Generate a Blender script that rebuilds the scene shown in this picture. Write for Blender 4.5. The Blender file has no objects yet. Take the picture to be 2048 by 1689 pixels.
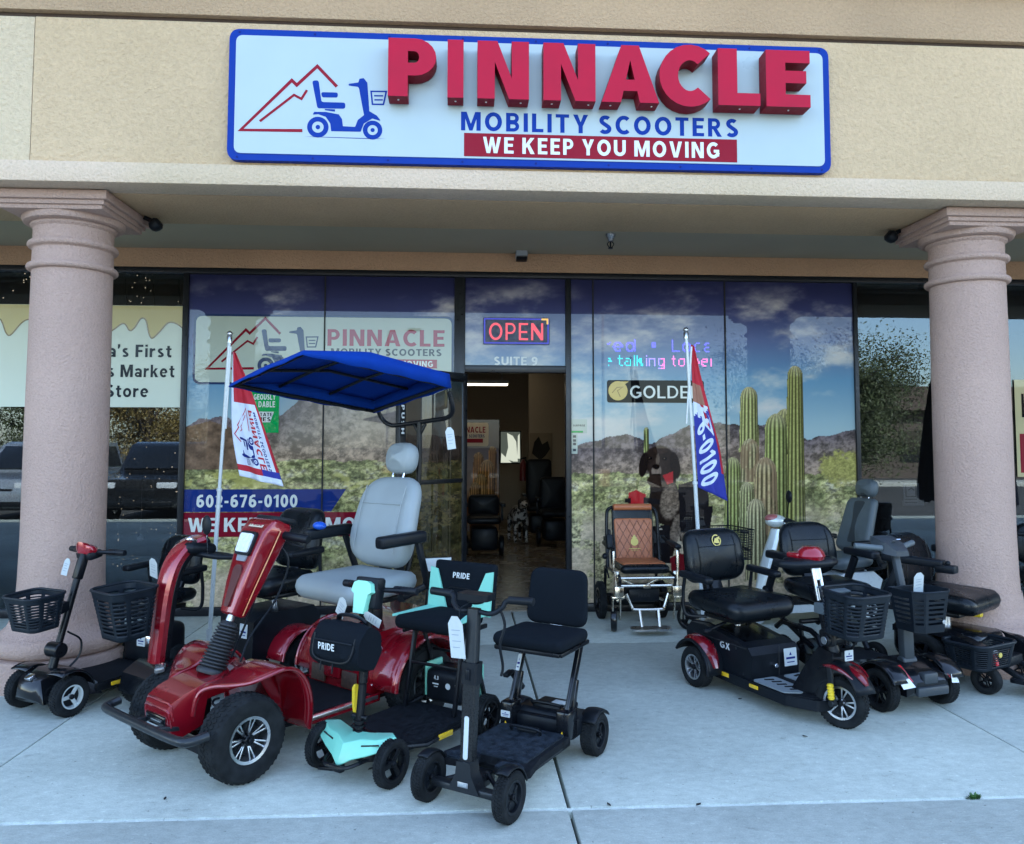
import bpy, bmesh, math, random
import numpy as np
from mathutils import Vector, Matrix

random.seed(4)
SC = bpy.context.scene
COL = SC.collection
R = math.radians

# ------------------------------------------------------------------ camera
cam_d = bpy.data.cameras.new("camera")
cam = bpy.data.objects.new("camera", cam_d)
COL.objects.link(cam)
SC.camera = cam
F_PX, CX, CY = 1598.57, 1024.0, 791.82
CAM = Vector((0.0, -7.19875, 1.47906))
AX = Vector((0.998146, -0.060858, 0.001285))      # right
AY = Vector((0.005052, 0.061793, -0.998076))      # image down
AZ = Vector((0.060662, 0.996232, 0.061986))       # forward
rot = Matrix((AX, -AY, -AZ)).transposed()
cam.matrix_world = Matrix.Translation(CAM) @ rot.to_4x4()
cam_d.sensor_width = 36.0
cam_d.lens = F_PX / 2048 * 36
cam_d.shift_y = (CY - 844.5) / 2048
cam_d.clip_start = 0.05
cam_d.clip_end = 2000

# ------------------------------------------------------------------ light
SUN_EL, SUN_AZ = 42, 12          # the sun stands behind the shop: the walk lies in its shade
w = bpy.data.worlds.new("World")
SC.world = w
w.use_nodes = True
nt = w.node_tree
sky = nt.nodes.new("ShaderNodeTexSky")
sky.sky_type = 'NISHITA'
sky.sun_disc = False
sky.sun_elevation = R(SUN_EL)
sky.sun_rotation = R(SUN_AZ)
sky.air_density = 1.0
sky.dust_density = 1.0
sky.ozone_density = 1.0
nt.links.new(sky.outputs[0], nt.nodes["Background"].inputs[0])
nt.nodes["Background"].inputs[1].default_value = 0.15
sl = bpy.data.lights.new("sun", 'SUN')
sl.energy = 4.5
sl.angle = R(0.5)
sl.color = (1.0, 0.94, 0.85)
so = bpy.data.objects.new("sun", sl)
COL.objects.link(so)
sd = Vector((math.sin(R(SUN_AZ)) * math.cos(R(SUN_EL)), math.cos(R(SUN_AZ)) * math.cos(R(SUN_EL)), math.sin(R(SUN_EL))))
so.rotation_euler = sd.to_track_quat('Z', 'Y').to_euler()
so.location = sd * 40
SC.view_settings.view_transform = 'Standard'
SC.view_settings.look = 'None'
SC.view_settings.gamma = 1
SC.view_settings.exposure = 2.7

# ------------------------------------------------------------------ survey of the facade (from the fitted lens)
def at_plane(x, y, Y=0.0):
    d = AX * ((x - CX) / F_PX) + AY * ((y - CY) / F_PX) + AZ
    t = (Y - CAM.y) / d.y
    return CAM + d * t

def wx(x, y, Y=0.0): return at_plane(x, y, Y).x
def wz(x, y, Y=0.0): return at_plane(x, y, Y).z

# ------------------------------------------------------------------ helpers
def S(r, g, b):
    def f(c):
        c /= 255.0
        return c / 12.92 if c <= 0.04045 else ((c + 0.055) / 1.055) ** 2.4
    return (f(r), f(g), f(b))

def mat(name, col, rough=0.5, metal=0.0, coat=0.0, var=0.0, vs=30.0, bump=0.0, bs=200.0, spec=0.5, emit=None, es=1.0, rvar=0.08, dust=0.0):
    m = bpy.data.materials.new(name)
    m.use_nodes = True
    n = m.node_tree.nodes; l = m.node_tree.links
    b = n["Principled BSDF"]
    b.inputs["Base Color"].default_value = (*col, 1)
    b.inputs["Metallic"].default_value = metal
    b.inputs["Roughness"].default_value = rough
    b.inputs["Specular IOR Level"].default_value = spec
    b.inputs["Coat Weight"].default_value = coat
    b.inputs["Coat Roughness"].default_value = 0.05
    tc = n.new("ShaderNodeTexCoord")
    nz = n.new("ShaderNodeTexNoise")
    nz.inputs["Scale"].default_value = vs
    nz.inputs["Detail"].default_value = 6
    l.new(tc.outputs["Object"], nz.inputs["Vector"])
    if var or dust:
        mx = n.new("ShaderNodeMix"); mx.data_type = 'RGBA'
        hi = tuple(min(1, c * (1 + var) + dust) for c in col); lo = tuple(c * (1 - var) for c in col)
        mx.inputs[6].default_value = (*lo, 1); mx.inputs[7].default_value = (*hi, 1)
        rp = n.new("ShaderNodeMapRange"); rp.inputs[1].default_value = 0.3; rp.inputs[2].default_value = 0.7
        l.new(nz.outputs["Fac"], rp.inputs[0]); l.new(rp.outputs[0], mx.inputs[0])
        l.new(mx.outputs[2], b.inputs["Base Color"])
    if rvar:
        r2 = n.new("ShaderNodeMapRange")
        r2.inputs[1].default_value = 0.3; r2.inputs[2].default_value = 0.7
        r2.inputs[3].default_value = max(0.02, rough - rvar); r2.inputs[4].default_value = min(1, rough + rvar)
        l.new(nz.outputs["Fac"], r2.inputs[0]); l.new(r2.outputs[0], b.inputs["Roughness"])
    if bump:
        n2 = n.new("ShaderNodeTexNoise"); n2.inputs["Scale"].default_value = bs; n2.inputs["Detail"].default_value = 4
        l.new(tc.outputs["Object"], n2.inputs["Vector"])
        bp = n.new("ShaderNodeBump"); bp.inputs["Strength"].default_value = bump; bp.inputs["Distance"].default_value = 0.01
        l.new(n2.outputs["Fac"], bp.inputs["Height"]); l.new(bp.outputs[0], b.inputs["Normal"])
    if emit:
        b.inputs["Emission Color"].default_value = (*emit, 1)
        b.inputs["Emission Strength"].default_value = es
    return m

def stucco(name, col, scale=55.0, strength=0.55, stain=0.12, stain_col=None):
    m = mat(name, col, 0.9, spec=0.25, rvar=0)
    n = m.node_tree.nodes; l = m.node_tree.links; b = n["Principled BSDF"]
    tc = n.new("ShaderNodeTexCoord")
    big = n.new("ShaderNodeTexNoise"); big.inputs["Scale"].default_value = .8; big.inputs["Detail"].default_value = 3
    l.new(tc.outputs["Object"], big.inputs["Vector"])
    fine = n.new("ShaderNodeTexNoise"); fine.inputs["Scale"].default_value = scale; fine.inputs["Detail"].default_value = 5
    fine.inputs["Roughness"].default_value = 0.6
    l.new(tc.outputs["Object"], fine.inputs["Vector"])
    r1 = n.new("ShaderNodeMapRange"); r1.inputs[1].default_value = 0.35; r1.inputs[2].default_value = 0.7
    l.new(big.outputs["Fac"], r1.inputs[0])
    m1 = n.new("ShaderNodeMix"); m1.data_type = 'RGBA'
    m1.inputs[6].default_value = (*col, 1)
    sc = stain_col or tuple(c * (1 - 2 * stain) for c in col)
    m1.inputs[7].default_value = (*sc, 1)
    l.new(r1.outputs[0], m1.inputs[0])
    r2 = n.new("ShaderNodeMapRange"); r2.inputs[1].default_value = 0.3; r2.inputs[2].default_value = 0.7
    r2.inputs[3].default_value = 0.9; r2.inputs[4].default_value = 1.07
    l.new(fine.outputs["Fac"], r2.inputs[0])
    vm = n.new("ShaderNodeVectorMath"); vm.operation = 'SCALE'
    l.new(m1.outputs[2], vm.inputs[0]); l.new(r2.outputs[0], vm.inputs["Scale"])
    l.new(vm.outputs[0], b.inputs["Base Color"])
    bp = n.new("ShaderNodeBump"); bp.inputs["Strength"].default_value = min(1, strength * 1.5); bp.inputs["Distance"].default_value = 0.02
    l.new(fine.outputs["Fac"], bp.inputs["Height"]); l.new(bp.outputs[0], b.inputs["Normal"])
    return m

def concrete(name, col):
    m = mat(name, col, 0.85, spec=0.3, rvar=0)
    n = m.node_tree.nodes; l = m.node_tree.links; b = n["Principled BSDF"]
    tc = n.new("ShaderNodeTexCoord")
    def noise(s, d=6, ro=0.6, sx=(1, 1, 1)):
        mp = n.new("ShaderNodeMapping"); mp.inputs["Scale"].default_value = sx
        l.new(tc.outputs["Object"], mp.inputs["Vector"])
        q = n.new("ShaderNodeTexNoise"); q.inputs["Scale"].default_value = s; q.inputs["Detail"].default_value = d; q.inputs["Roughness"].default_value = ro
        l.new(mp.outputs[0], q.inputs["Vector"]); return q.outputs["Fac"]
    def rng(f, a, c, lo, hi):
        q = n.new("ShaderNodeMapRange"); q.inputs[1].default_value = a; q.inputs[2].default_value = c
        q.inputs[3].default_value = lo; q.inputs[4].default_value = hi
        l.new(f, q.inputs[0]); return q.outputs[0]
    def mul(a, c):
        q = n.new("ShaderNodeMath"); q.operation = 'MULTIPLY'; l.new(a, q.inputs[0]); l.new(c, q.inputs[1]); return q.outputs[0]
    f = mul(rng(noise(1.1, 8, 0.66), 0.3, 0.72, 0.80, 1.10), rng(noise(24, 8, 0.74, (0.7, 1, 1)), 0.32, 0.68, 0.83, 1.13))
    f = mul(f, rng(noise(11, 5, 0.62, (0.6, 1, 1)), 0.63, 0.75, 1.0, 0.70))      # dark scuffs
    f = mul(f, rng(noise(160, 4, 0.65), 0.3, 0.7, 0.86, 1.13))
    f = mul(f, rng(noise(48, 3, 0.5), 0.68, 0.74, 1.0, 0.5))
    f = mul(f, rng(noise(37, 2, 0.4), 0.27, 0.31, 1.22, 1.0))                      # pits and specks
    vm = n.new("ShaderNodeVectorMath"); vm.operation = 'SCALE'
    vm.inputs[0].default_value = col
    l.new(f, vm.inputs["Scale"]); l.new(vm.outputs[0], b.inputs["Base Color"])
    bp = n.new("ShaderNodeBump"); bp.inputs["Strength"].default_value = 0.55; bp.inputs["Distance"].default_value = 0.007
    l.new(noise(95, 4, 0.6, (0.4, 1, 1)), bp.inputs["Height"]); l.new(bp.outputs[0], b.inputs["Normal"])
    return m

def glass(name, tint, refl=0.16, trans=0.6):
    """thin window pane: mirror reflection over a tinted see-through sheet"""
    m = bpy.data.materials.new(name); m.use_nodes = True
    n = m.node_tree.nodes; l = m.node_tree.links
    n.remove(n["Principled BSDF"])
    gl = n.new("ShaderNodeBsdfGlossy"); gl.inputs["Roughness"].default_value = 0.005; gl.inputs["Color"].default_value = (*tint, 1)
    tr = n.new("ShaderNodeBsdfTransparent"); tr.inputs["Color"].default_value = (trans, trans, trans * 1.02, 1)
    fr = n.new("ShaderNodeLayerWeight"); fr.inputs["Blend"].default_value = 0.2
    mr = n.new("ShaderNodeMapRange"); mr.inputs[3].default_value = refl; mr.inputs[4].default_value = 1.0
    l.new(fr.outputs["Fresnel"], mr.inputs[0])
    mx = n.new("ShaderNodeMixShader")
    l.new(mr.outputs[0], mx.inputs[0]); l.new(tr.outputs[0], mx.inputs[1]); l.new(gl.outputs[0], mx.inputs[2])
    l.new(mx.outputs[0], n["Material Output"].inputs[0])
    return m

def rrect(w_, h, r, n=6, wt=None):
    """rounded trapezoid outline, centred, CCW; w_ bottom width, wt top width"""
    wt = w_ if wt is None else wt
    return roundpoly([(-w_ / 2, -h / 2), (w_ / 2, -h / 2), (wt / 2, h / 2), (-wt / 2, h / 2)], r, n)

def roundpoly(pts, r, n=5):
    out = []
    N = len(pts)
    rs = r if isinstance(r, (list, tuple)) else [r] * N
    for i in range(N):
        p = Vector(pts[i]); a = Vector(pts[i - 1]) - p; b = Vector(pts[(i + 1) % N]) - p
        la, lb = a.length, b.length
        a.normalize(); b.normalize()
        ang = a.angle(b)
        d = min(rs[i] / math.tan(ang / 2), la * 0.49, lb * 0.49)
        p0, p1 = p + a * d, p + b * d
        for k in range(n + 1):
            t = k / n
            q = p0 * (1 - t) ** 2 + p * 2 * t * (1 - t) + p1 * t * t
            out.append((q.x, q.y))
    return out

def spline(pts, k=6):
    """Catmull-Rom through pts"""
    P = [Vector(p) for p in pts]
    P = [P[0] * 2 - P[1]] + P + [P[-1] * 2 - P[-2]]
    out = []
    for i in range(1, len(P) - 2):
        a, b, c, d = P[i - 1:i + 3]
        for j in range(k):
            t = j / k
            out.append(0.5 * ((2 * b) + (c - a) * t + (2 * a - 5 * b + 4 * c - d) * t * t + (3 * b - a - 3 * c + d) * t ** 3))
    out.append(P[-2])
    return out

def E3(rx=0, ry=0, rz=0):
    return Matrix.Rotation(R(rz), 4, 'Z') @ Matrix.Rotation(R(ry), 4, 'Y') @ Matrix.Rotation(R(rx), 4, 'X')

def TM(x, y, z): return Matrix.Translation((x, y, z))

class MB:
    def __init__(s, M=None):
        s.v = []; s.f = []; s.mi = []; s.k = 0; s.M = M or Matrix.Identity(4)
    def add(s, vs, fs, M=None):
        o = len(s.v); Q = s.M @ M if M is not None else s.M
        s.v += [tuple(Q @ Vector(p)) for p in vs]
        s.f += [tuple(i + o for i in f) for f in fs]
        s.mi += [s.k] * len(fs)
        return s
    def addbm(s, bm, M=None):
        bm.verts.index_update()
        s.add([v.co.copy() for v in bm.verts], [[v.index for v in f.verts] for f in bm.faces], M)
        bm.free(); return s
    def box(s, c, d, rot=None, bev=0.0, seg=2):
        M = TM(*c) @ (E3(*rot) if rot else Matrix.Identity(4))
        x, y, z = d[0] / 2, d[1] / 2, d[2] / 2
        if not bev:
            return s.add([(a * x, b * y, e * z) for a in (-1, 1) for b in (-1, 1) for e in (-1, 1)],
                  [(0, 1, 3, 2), (4, 6, 7, 5), (0, 4, 5, 1), (2, 3, 7, 6), (0, 2, 6, 4), (1, 5, 7, 3)], M)
        bm = bmesh.new(); bmesh.ops.create_cube(bm, size=1)
        bmesh.ops.scale(bm, vec=d, verts=bm.verts)
        bmesh.ops.bevel(bm, geom=bm.edges[:], offset=min(bev, 0.49 * min(d)), segments=seg, profile=0.5, affect='EDGES')
        return s.addbm(bm, M)
    def prism(s, poly, t, M=None, bev=0.0, seg=2):
        """2D polygon in local XY extruded to thickness t centred on z=0"""
        bm = bmesh.new()
        a = [bm.verts.new((p[0], p[1], -t / 2)) for p in poly]; b = [bm.verts.new((p[0], p[1], t / 2)) for p in poly]
        N = len(poly)
        bm.faces.new(a[::-1]); bm.faces.new(b)
        for i in range(N):
            bm.faces.new((a[i], a[(i + 1) % N], b[(i + 1) % N], b[i]))
        if bev:
            bmesh.ops.bevel(bm, geom=[e for e in bm.edges if len(e.link_faces) == 2 and e.calc_face_angle(0) > 0.5], offset=bev, segments=seg, profile=0.5, affect='EDGES', clamp_overlap=True)
        return s.addbm(bm, M)
    def sidep(s, poly, wid, y=0.0, bev=0.0, seg=2):
        """profile in XZ, extruded across Y"""
        return s.prism(poly, wid, TM(0, y, 0) @ Matrix.Rotation(R(90), 4, 'X'), bev, seg)
    def tube(s, pts, r, n=10, closed=False, caps=True, sq=None):
        P = [Vector(p) for p in pts]; N = len(P)
        rs = r if isinstance(r, (list, tuple)) else [r] * N
        vs = []; up = None
        for i in range(N):
            if closed: t = P[(i + 1) % N] - P[i - 1]
            else: t = P[min(i + 1, N - 1)] - P[max(i - 1, 0)]
            t.normalize()
            if up is None:
                up = Vector((0, 0, 1)) if abs(t.z) < 0.9 else Vector((1, 0, 0))
            up = (up - t * up.dot(t)).normalized()
            sd_ = t.cross(up)
            for k in range(n):
                a = 2 * math.pi * k / n
                q = (sd_ * math.cos(a) * (sq or 1) + up * math.sin(a)) * rs[i]
                vs.append(P[i] + q)
        fs = []
        for i in range(N if closed else N - 1):
            j = (i + 1) % N
            for k in range(n):
                k2 = (k + 1) % n
                fs.append((i * n + k, i * n + k2, j * n + k2, j * n + k))
        if caps and not closed:
            fs.append(tuple(range(n))[::-1]); fs.append(tuple((N - 1) * n + k for k in range(n)))
        return s.add(vs, fs)
    def bar(s, a, b, wd, th, bev=0.003, upv=(0, 0, 1)):
        """rectangular bar from a to b; wd across, th along up"""
        a, b = Vector(a), Vector(b); t = (b - a); L = t.length; t.normalize()
        up = Vector(upv)
        if abs(t.dot(up)) > 0.95: up = Vector((1, 0, 0))
        sd_ = up.cross(t).normalized(); up = t.cross(sd_)
        M = Matrix((t, sd_, up)).transposed().to_4x4(); M.translation = (a + b) / 2
        bm = bmesh.new(); bmesh.ops.create_cube(bm, size=1); bmesh.ops.scale(bm, vec=(L, wd, th), verts=bm.verts)
        if bev: bmesh.ops.bevel(bm, geom=bm.edges[:], offset=min(bev, 0.45 * min(wd, th)), segments=2, profile=0.5, affect='EDGES')
        return s.addbm(bm, M)
    def lathe(s, prof, n=32, M=None, closed=False):
        """prof: list of (radius, height) about local Z"""
        vs = []; N = len(prof)
        for (r, h) in prof:
            for k in range(n):
                a = 2 * math.pi * k / n
                vs.append((r * math.cos(a), r * math.sin(a), h))
        fs = []
        for i in range(N if closed else N - 1):
            j = (i + 1) % N
            for k in range(n):
                k2 = (k + 1) % n
                fs.append((i * n + k, i * n + k2, j * n + k2, j * n + k))
        if not closed:
            if prof[0][0] > 1e-6: fs.append(tuple(range(n))[::-1])
            if prof[-1][0] > 1e-6: fs.append(tuple((N - 1) * n + k for k in range(n)))
        return s.add(vs, fs, M)
    def cyl(s, a, b, r, n=16, r2=None):
        a, b = Vector(a), Vector(b); t = b - a
        M = t.to_track_quat('Z', 'Y').to_matrix().to_4x4(); M.translation = a
        r2 = r if r2 is None else r2
        L = t.length; c = min(0.15 * r, L * 0.2)
        return s.lathe([(r - c, 0), (r, c), (r2, L - c), (r2 - c, L)], n, M)
    def ball(s, c, r, n=16, sc=(1, 1, 1), M=None):
        pr = [(max(0.001 * r, r * math.cos(a)), r * math.sin(a)) for a in [(-90 + 180 * k / (n // 2)) * math.pi / 180 for k in range(n // 2 + 1)]]
        return s.lathe(pr, n, (M or Matrix.Identity(4)) @ TM(*c) @ Matrix.Diagonal((*sc, 1)))
    def loft(s, rings, caps=True, M=None):
        n = len(rings[0]); vs = [p for r in rings for p in r]; fs = []
        for i in range(len(rings) - 1):
            for k in range(n):
                k2 = (k + 1) % n
                fs.append((i * n + k, i * n + k2, (i + 1) * n + k2, (i + 1) * n + k))
        if caps:
            fs.append(tuple(range(n))[::-1]); fs.append(tuple((len(rings) - 1) * n + k for k in range(n)))
        return s.add(vs, fs, M)
    def pad(s, outline, t, M=None, er=None, puff=0.25, bend=None, back=None):
        """upholstered pad: outline in XY, rounded edge, domed face towards +Z"""
        er = er or t / 2
        P = [Vector(p) for p in outline]; N = len(P)
        nr = []
        for i in range(N):
            d = (P[(i + 1) % N] - P[i - 1]); nr.append(Vector((d.y, -d.x)).normalized())
        c = sum(P, Vector((0, 0))) / N
        rings = []
        def ring(ins, z): rings.append([(P[i].x - nr[i].x * ins, P[i].y - nr[i].y * ins, z) for i in range(N)])
        def sring(k, z):
            base = [Vector((P[i].x - nr[i].x * er, P[i].y - nr[i].y * er)) for i in range(N)]
            rings.append([(*(c + (q - c) * k), z) for q in base])
        sring(0.1, -t / 2); sring(0.6, -t / 2)
        for a in (-90, -60, -30, 0, 30, 60, 90):
            ring(er * (1 - math.cos(R(a))), (t / 2) * math.sin(R(a)))
        for k in (0.85, 0.65, 0.4, 0.15):
            sring(k, t / 2 + puff * t * (1 - k * k) * 0.9)
        if bend:
            rings = [[bend(Vector(p)) for p in rg] for rg in rings]
        return s.loft(rings, True, M)
    def build(s, name, mats, parent=None, loc=None, sharp=38, smooth=True):
        me = bpy.data.meshes.new(name)
        me.from_pydata(s.v, [], s.f)
        mats = mats if isinstance(mats, (list, tuple)) else [mats]
        for m in mats: me.materials.append(m)
        me.polygons.foreach_set("material_index", s.mi)
        if smooth:
            me.polygons.foreach_set("use_smooth", [True] * len(s.f))
            me.set_sharp_from_angle(angle=R(sharp))
        me.update()
        o = bpy.data.objects.new(name, me)
        COL.objects.link(o)
        if parent: o.parent = parent
        if loc: o.location = loc
        return o

def tag(o, label=None, cat=None, group=None, kind=None):
    if label: o["label"] = label
    if cat: o["category"] = cat
    if group: o["group"] = group
    if kind: o["kind"] = kind
    return o

def thing(name, label, cat, loc=(0, 0, 0), rz=0, group=None):
    o = bpy.data.objects.new(name, None)
    o.empty_display_size = 0.1
    COL.objects.link(o)
    o.location = loc; o.rotation_euler = (0, 0, R(rz))
    return tag(o, label, cat, group)

def copy_tree(o, parent=None):
    c = o.copy(); COL.objects.link(c)
    if parent: c.parent = parent
    for ch in list(o.children): copy_tree(ch, c)
    return c

# ------------------------------------------------------------------ lettering: a bold sans drawn as polygons and strokes
def _arc(cx, cy, rx, ry, a0, a1, n=14):
    return [(cx + rx * math.cos(R(a0 + (a1 - a0) * k / n)), cy + ry * math.sin(R(a0 + (a1 - a0) * k / n))) for k in range(n + 1)]

def _strip(pts, wd, closed=False):
    P = [Vector(p) for p in pts]; N = len(P); L = []; Rr = []
    for i in range(N):
        if closed: a, b = P[i] - P[i - 1], P[(i + 1) % N] - P[i]
        else:
            a = P[i] - P[max(i - 1, 0)]; b = P[min(i + 1, N - 1)] - P[i]
            if a.length < 1e-9: a = b
            if b.length < 1e-9: b = a
        a.normalize(); b.normalize()
        t = (a + b).normalized(); nn = Vector((-t.y, t.x)); k = wd / 2 / max(0.5, t.dot(a))
        L.append(P[i] + nn * k); Rr.append(P[i] - nn * k)
    q = []
    for i in range(N if closed else N - 1):
        j = (i + 1) % N
        q.append([tuple(Rr[i]), tuple(Rr[j]), tuple(L[j]), tuple(L[i])])
    return q

def _glyphs(w_=0.2):
    g = {}; h = w_ / 2; hw = w_ * 0.86
    rc = lambda x0, y0, x1, y1: [(x0, y0), (x1, y0), (x1, y1), (x0, y1)]
    g['I'] = (w_, [rc(0, 0, w_, 1)])
    g['L'] = (.56, [[(0, 0), (.56, 0), (.56, hw), (w_, hw), (w_, 1), (0, 1)]])
    g['E'] = (.58, [[(0, 0), (.58, 0), (.58, hw), (w_, hw), (w_, .42), (.53, .42), (.53, .42 + hw), (w_, .42 + hw), (w_, 1 - hw), (.58, 1 - hw), (.58, 1), (0, 1)]])
    g['F'] = (.56, [[(0, 0), (w_, 0), (w_, .4), (.5, .4), (.5, .4 + hw), (w_, .4 + hw), (w_, 1 - hw), (.56, 1 - hw), (.56, 1), (0, 1)]])
    g['T'] = (.66, [[(.33 - h, 0), (.33 + h, 0), (.33 + h, 1 - hw), (.66, 1 - hw), (.66, 1), (0, 1), (0, 1 - hw), (.33 - h, 1 - hw)]])
    g['H'] = (.74, [[(0, 0), (w_, 0), (w_, .42), (.74 - w_, .42), (.74 - w_, 0), (.74, 0), (.74, 1), (.74 - w_, 1), (.74 - w_, .42 + hw), (w_, .42 + hw), (w_, 1), (0, 1)]])
    W = .76; g['N'] = (W, [[(0, 0), (w_, 0), (w_, .64), (W - w_ * 1.15, 0), (W, 0), (W, 1), (W - w_, 1), (W - w_, .36), (w_ * 1.15, 1), (0, 1)]])
    W = .96; g['M'] = (W, [[(0, 0), (w_, 0), (w_, .62), (W / 2 - .08, 0), (W / 2 + .08, 0), (W - w_, .62), (W - w_, 0), (W, 0), (W, 1), (W - .27, 1), (W / 2, .36), (.27, 1), (0, 1)]])
    k = w_ * 1.08; W = .82; iy = .74; ix = lambda y: k + (W / 2 - k) * y / iy
    g['A'] = (W, [[(0, 0), (k, 0), (W / 2, iy), (W / 2, 1), (W / 2 - .125, 1)], [(W, 0), (W / 2 + .125, 1), (W / 2, 1), (W / 2, iy), (W - k, 0)],
                  [(ix(.2), .2), (W - ix(.2), .2), (W - ix(.2 + hw * .9), .2 + hw * .9), (ix(.2 + hw * .9), .2 + hw * .9)]])
    g['V'] = (.8, [[(0, 1), (k, 1), (.4, .26), (.8 - k, 1), (.8, 1), (.53, 0), (.27, 0)][::-1]])
    g['W'] = (1.1, [[(0, 1), (.2, 1), (.33, .34), (.46, 1), (.64, 1), (.77, .34), (.9, 1), (1.1, 1), (.88, 0), (.66, 0), (.55, .55), (.44, 0), (.22, 0)][::-1]])
    g['Y'] = (.74, [[(0, 1), (k, 1), (.37, .6), (.74 - k, 1), (.74, 1), (.37 + h, .38), (.37 + h, 0), (.37 - h, 0), (.37 - h, .38)][::-1]])
    g['K'] = (.76, [[(0, 0), (w_, 0), (w_, .34), (.29, .46), (.5, 0), (.76, 0), (.44, .6), (.74, 1), (.49, 1), (w_, .6), (w_, 1), (0, 1)]])
    g['X'] = (.74, [[(0, 0), (k, 0), (.37, .34), (.74 - k, 0), (.74, 0), (.49, .51), (.73, 1), (.73 - k, 1), (.37, .67), (.01 + k, 1), (.01, 1), (.25, .51)]])
    g['O'] = (.84, _strip(_arc(.42, .5, .42 - h, .51 - h, 0, 342, 19), w_, True))
    g['C'] = (.72, _strip(_arc(.42, .5, .42 - h, .51 - h, 48, 312, 20), w_))
    g['G'] = (.78, _strip(_arc(.42, .5, .42 - h, .51 - h, 48, 340, 20), w_) + [rc(.44, .36, .78, .36 + hw), rc(.78 - w_ * .95, .12, .78, .36)])
    g['U'] = (.74, _strip([(h, 1)] + _arc(.37, .36, .37 - h, .36 - h, 180, 360, 12) + [(.74 - h, 1)], w_))
    g['S'] = (.62, _strip(_arc(.32, .72, .3 - h, .28 - h, 35, 235, 10) + _arc(.3, .27, .32 - h, .28 - h, 55, -150, 12), w_))
    bowl = lambda x, y0, y1, r: _strip([(w_, y1 - hw / 2)] + _arc(x, (y0 + y1) / 2, r, (y1 - y0 - hw) / 2, 90, -90, 10) + [(w_, y0 + hw / 2)], hw)
    g['P'] = (.64, [rc(0, 0, w_, 1)] + bowl(.34, .36, 1, .3 - h))
    g['R'] = (.7, [rc(0, 0, w_, 1)] + bowl(.34, .4, 1, .29 - h) + [[(.24, .42), (.47, 0), (.7, 0), (.44, .45)]])
    g['B'] = (.66, [rc(0, 0, w_, 1)] + bowl(.36, .44, 1, .28 - h) + bowl(.36, 0, .56, .3 - h))
    g['D'] = (.76, [rc(0, 0, w_, 1)] + bowl(.3, 0, 1, .46 - h))
    g['-'] = (.36, [rc(.02, .34, .34, .52)])
    g['.'] = (.2, [rc(0, 0, .2, .2)])
    g["'"] = (.16, [[(0, .66), (.08, .66), (.17, .84), (.17, 1.02), (0, 1.02)]])
    g['0'] = (.62, _strip(_arc(.31, .5, .31 - h, .51 - h, 0, 342, 19), w_, True))
    g['6'] = (.62, _strip(_arc(.31, .32, .31 - h, .33 - h, 0, 342, 19), w_, True) + _strip([(h, .34), (h + .01, .56), (.16, .78), (.32, .91), (.52, .92)], w_ * .92))
    g['9'] = (.62, [[(.62 - a, 1 - b) for a, b in p] for p in g['6'][1]])
    g['7'] = (.58, [[(.1, 0), (.31, 0), (.58, .84), (.58, 1), (0, 1), (0, 1 - hw), (.37, 1 - hw)]])
    g['4'] = (.62, [rc(.34, 0, .54, 1), rc(0, .2, .34, .36), rc(.54, .2, .64, .36), [(0, .36), (.2, .36), (.34, .62), (.34, 1), (.3, 1)]])
    g['3'] = (.58, _strip(_arc(.27, .72, .28 - h, .28 - h, 150, -80, 9) + _arc(.27, .28, .31 - h, .28 - h, 80, -150, 10), w_))
    g['2'] = (.58, _strip(_arc(.28, .72, .3 - h, .28 - h, 160, -20, 9) + [(.4, .44), (.12, .16)], w_) + [rc(.0, 0, .58, hw)])
    g['1'] = (.42, [[(.2, 0), (.4, 0), (.4, 1), (.24, 1), (0, .82), (0, .66), (.2, .76)]])
    v = w_ * .86; vh = v / 2; xh = .72
    g['o'] = (.62, _strip(_arc(.31, xh / 2, .31 - vh, xh / 2 - vh + .01, 0, 342, 19), v, True))
    g['e'] = (.6, _strip(_arc(.3, xh / 2, .3 - vh, xh / 2 - vh + .01, 0, 318, 18), v) + [rc(.16, xh / 2 - .05, .5, xh / 2 + .05)])
    g['c'] = (.54, _strip(_arc(.3, xh / 2, .3 - vh, xh / 2 - vh + .01, 50, 310, 16), v))
    g['a'] = (.56, _strip([(.06, .56)] + _arc(.27, .46, .2, .26 - vh, 130, 0, 7) + [(.47, 0)], v) + _strip(_arc(.26, .21, .26 - vh, .21 - vh + .01, 0, 342, 14), v * .85, True))
    g['d'] = (.62, [rc(.62 - v, 0, .62, 1)] + _strip(_arc(.3, xh / 2, .3 - vh, xh / 2 - vh + .01, 0, 342, 16), v, True))
    g['p'] = (.62, [rc(0, -.26, v, xh)] + _strip(_arc(.32, xh / 2, .3 - vh, xh / 2 - vh + .01, 0, 342, 16), v, True))
    g['g'] = (.62, _strip(_arc(.3, xh / 2, .3 - vh, xh / 2 - vh + .01, 0, 342, 16), v, True) + _strip([(.62 - vh, xh), (.62 - vh, 0)] + _arc(.33, -.04, .29 - vh, .22 - vh, -10, -150, 6), v))
    g['i'] = (v, [rc(0, 0, v, xh), rc(0, .84, v, 1)])
    g['l'] = (v, [rc(0, 0, v, 1)])
    g['r'] = (.4, [rc(0, 0, v, xh)] + _strip([(vh, .4), (.17, .58), (.4, .64)], v))
    g['n'] = (.58, [rc(0, 0, v, xh)] + _strip([(vh, .4)] + _arc(.31, .42, .27 - vh, .3 - vh, 150, 0, 8) + [(.58 - vh, 0)], v))
    g['t'] = (.4, _strip([(.18, .92), (.18, .2), (.24, .09), (.4, .075)], v) + [rc(0, xh - .14, .4, xh)])
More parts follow.
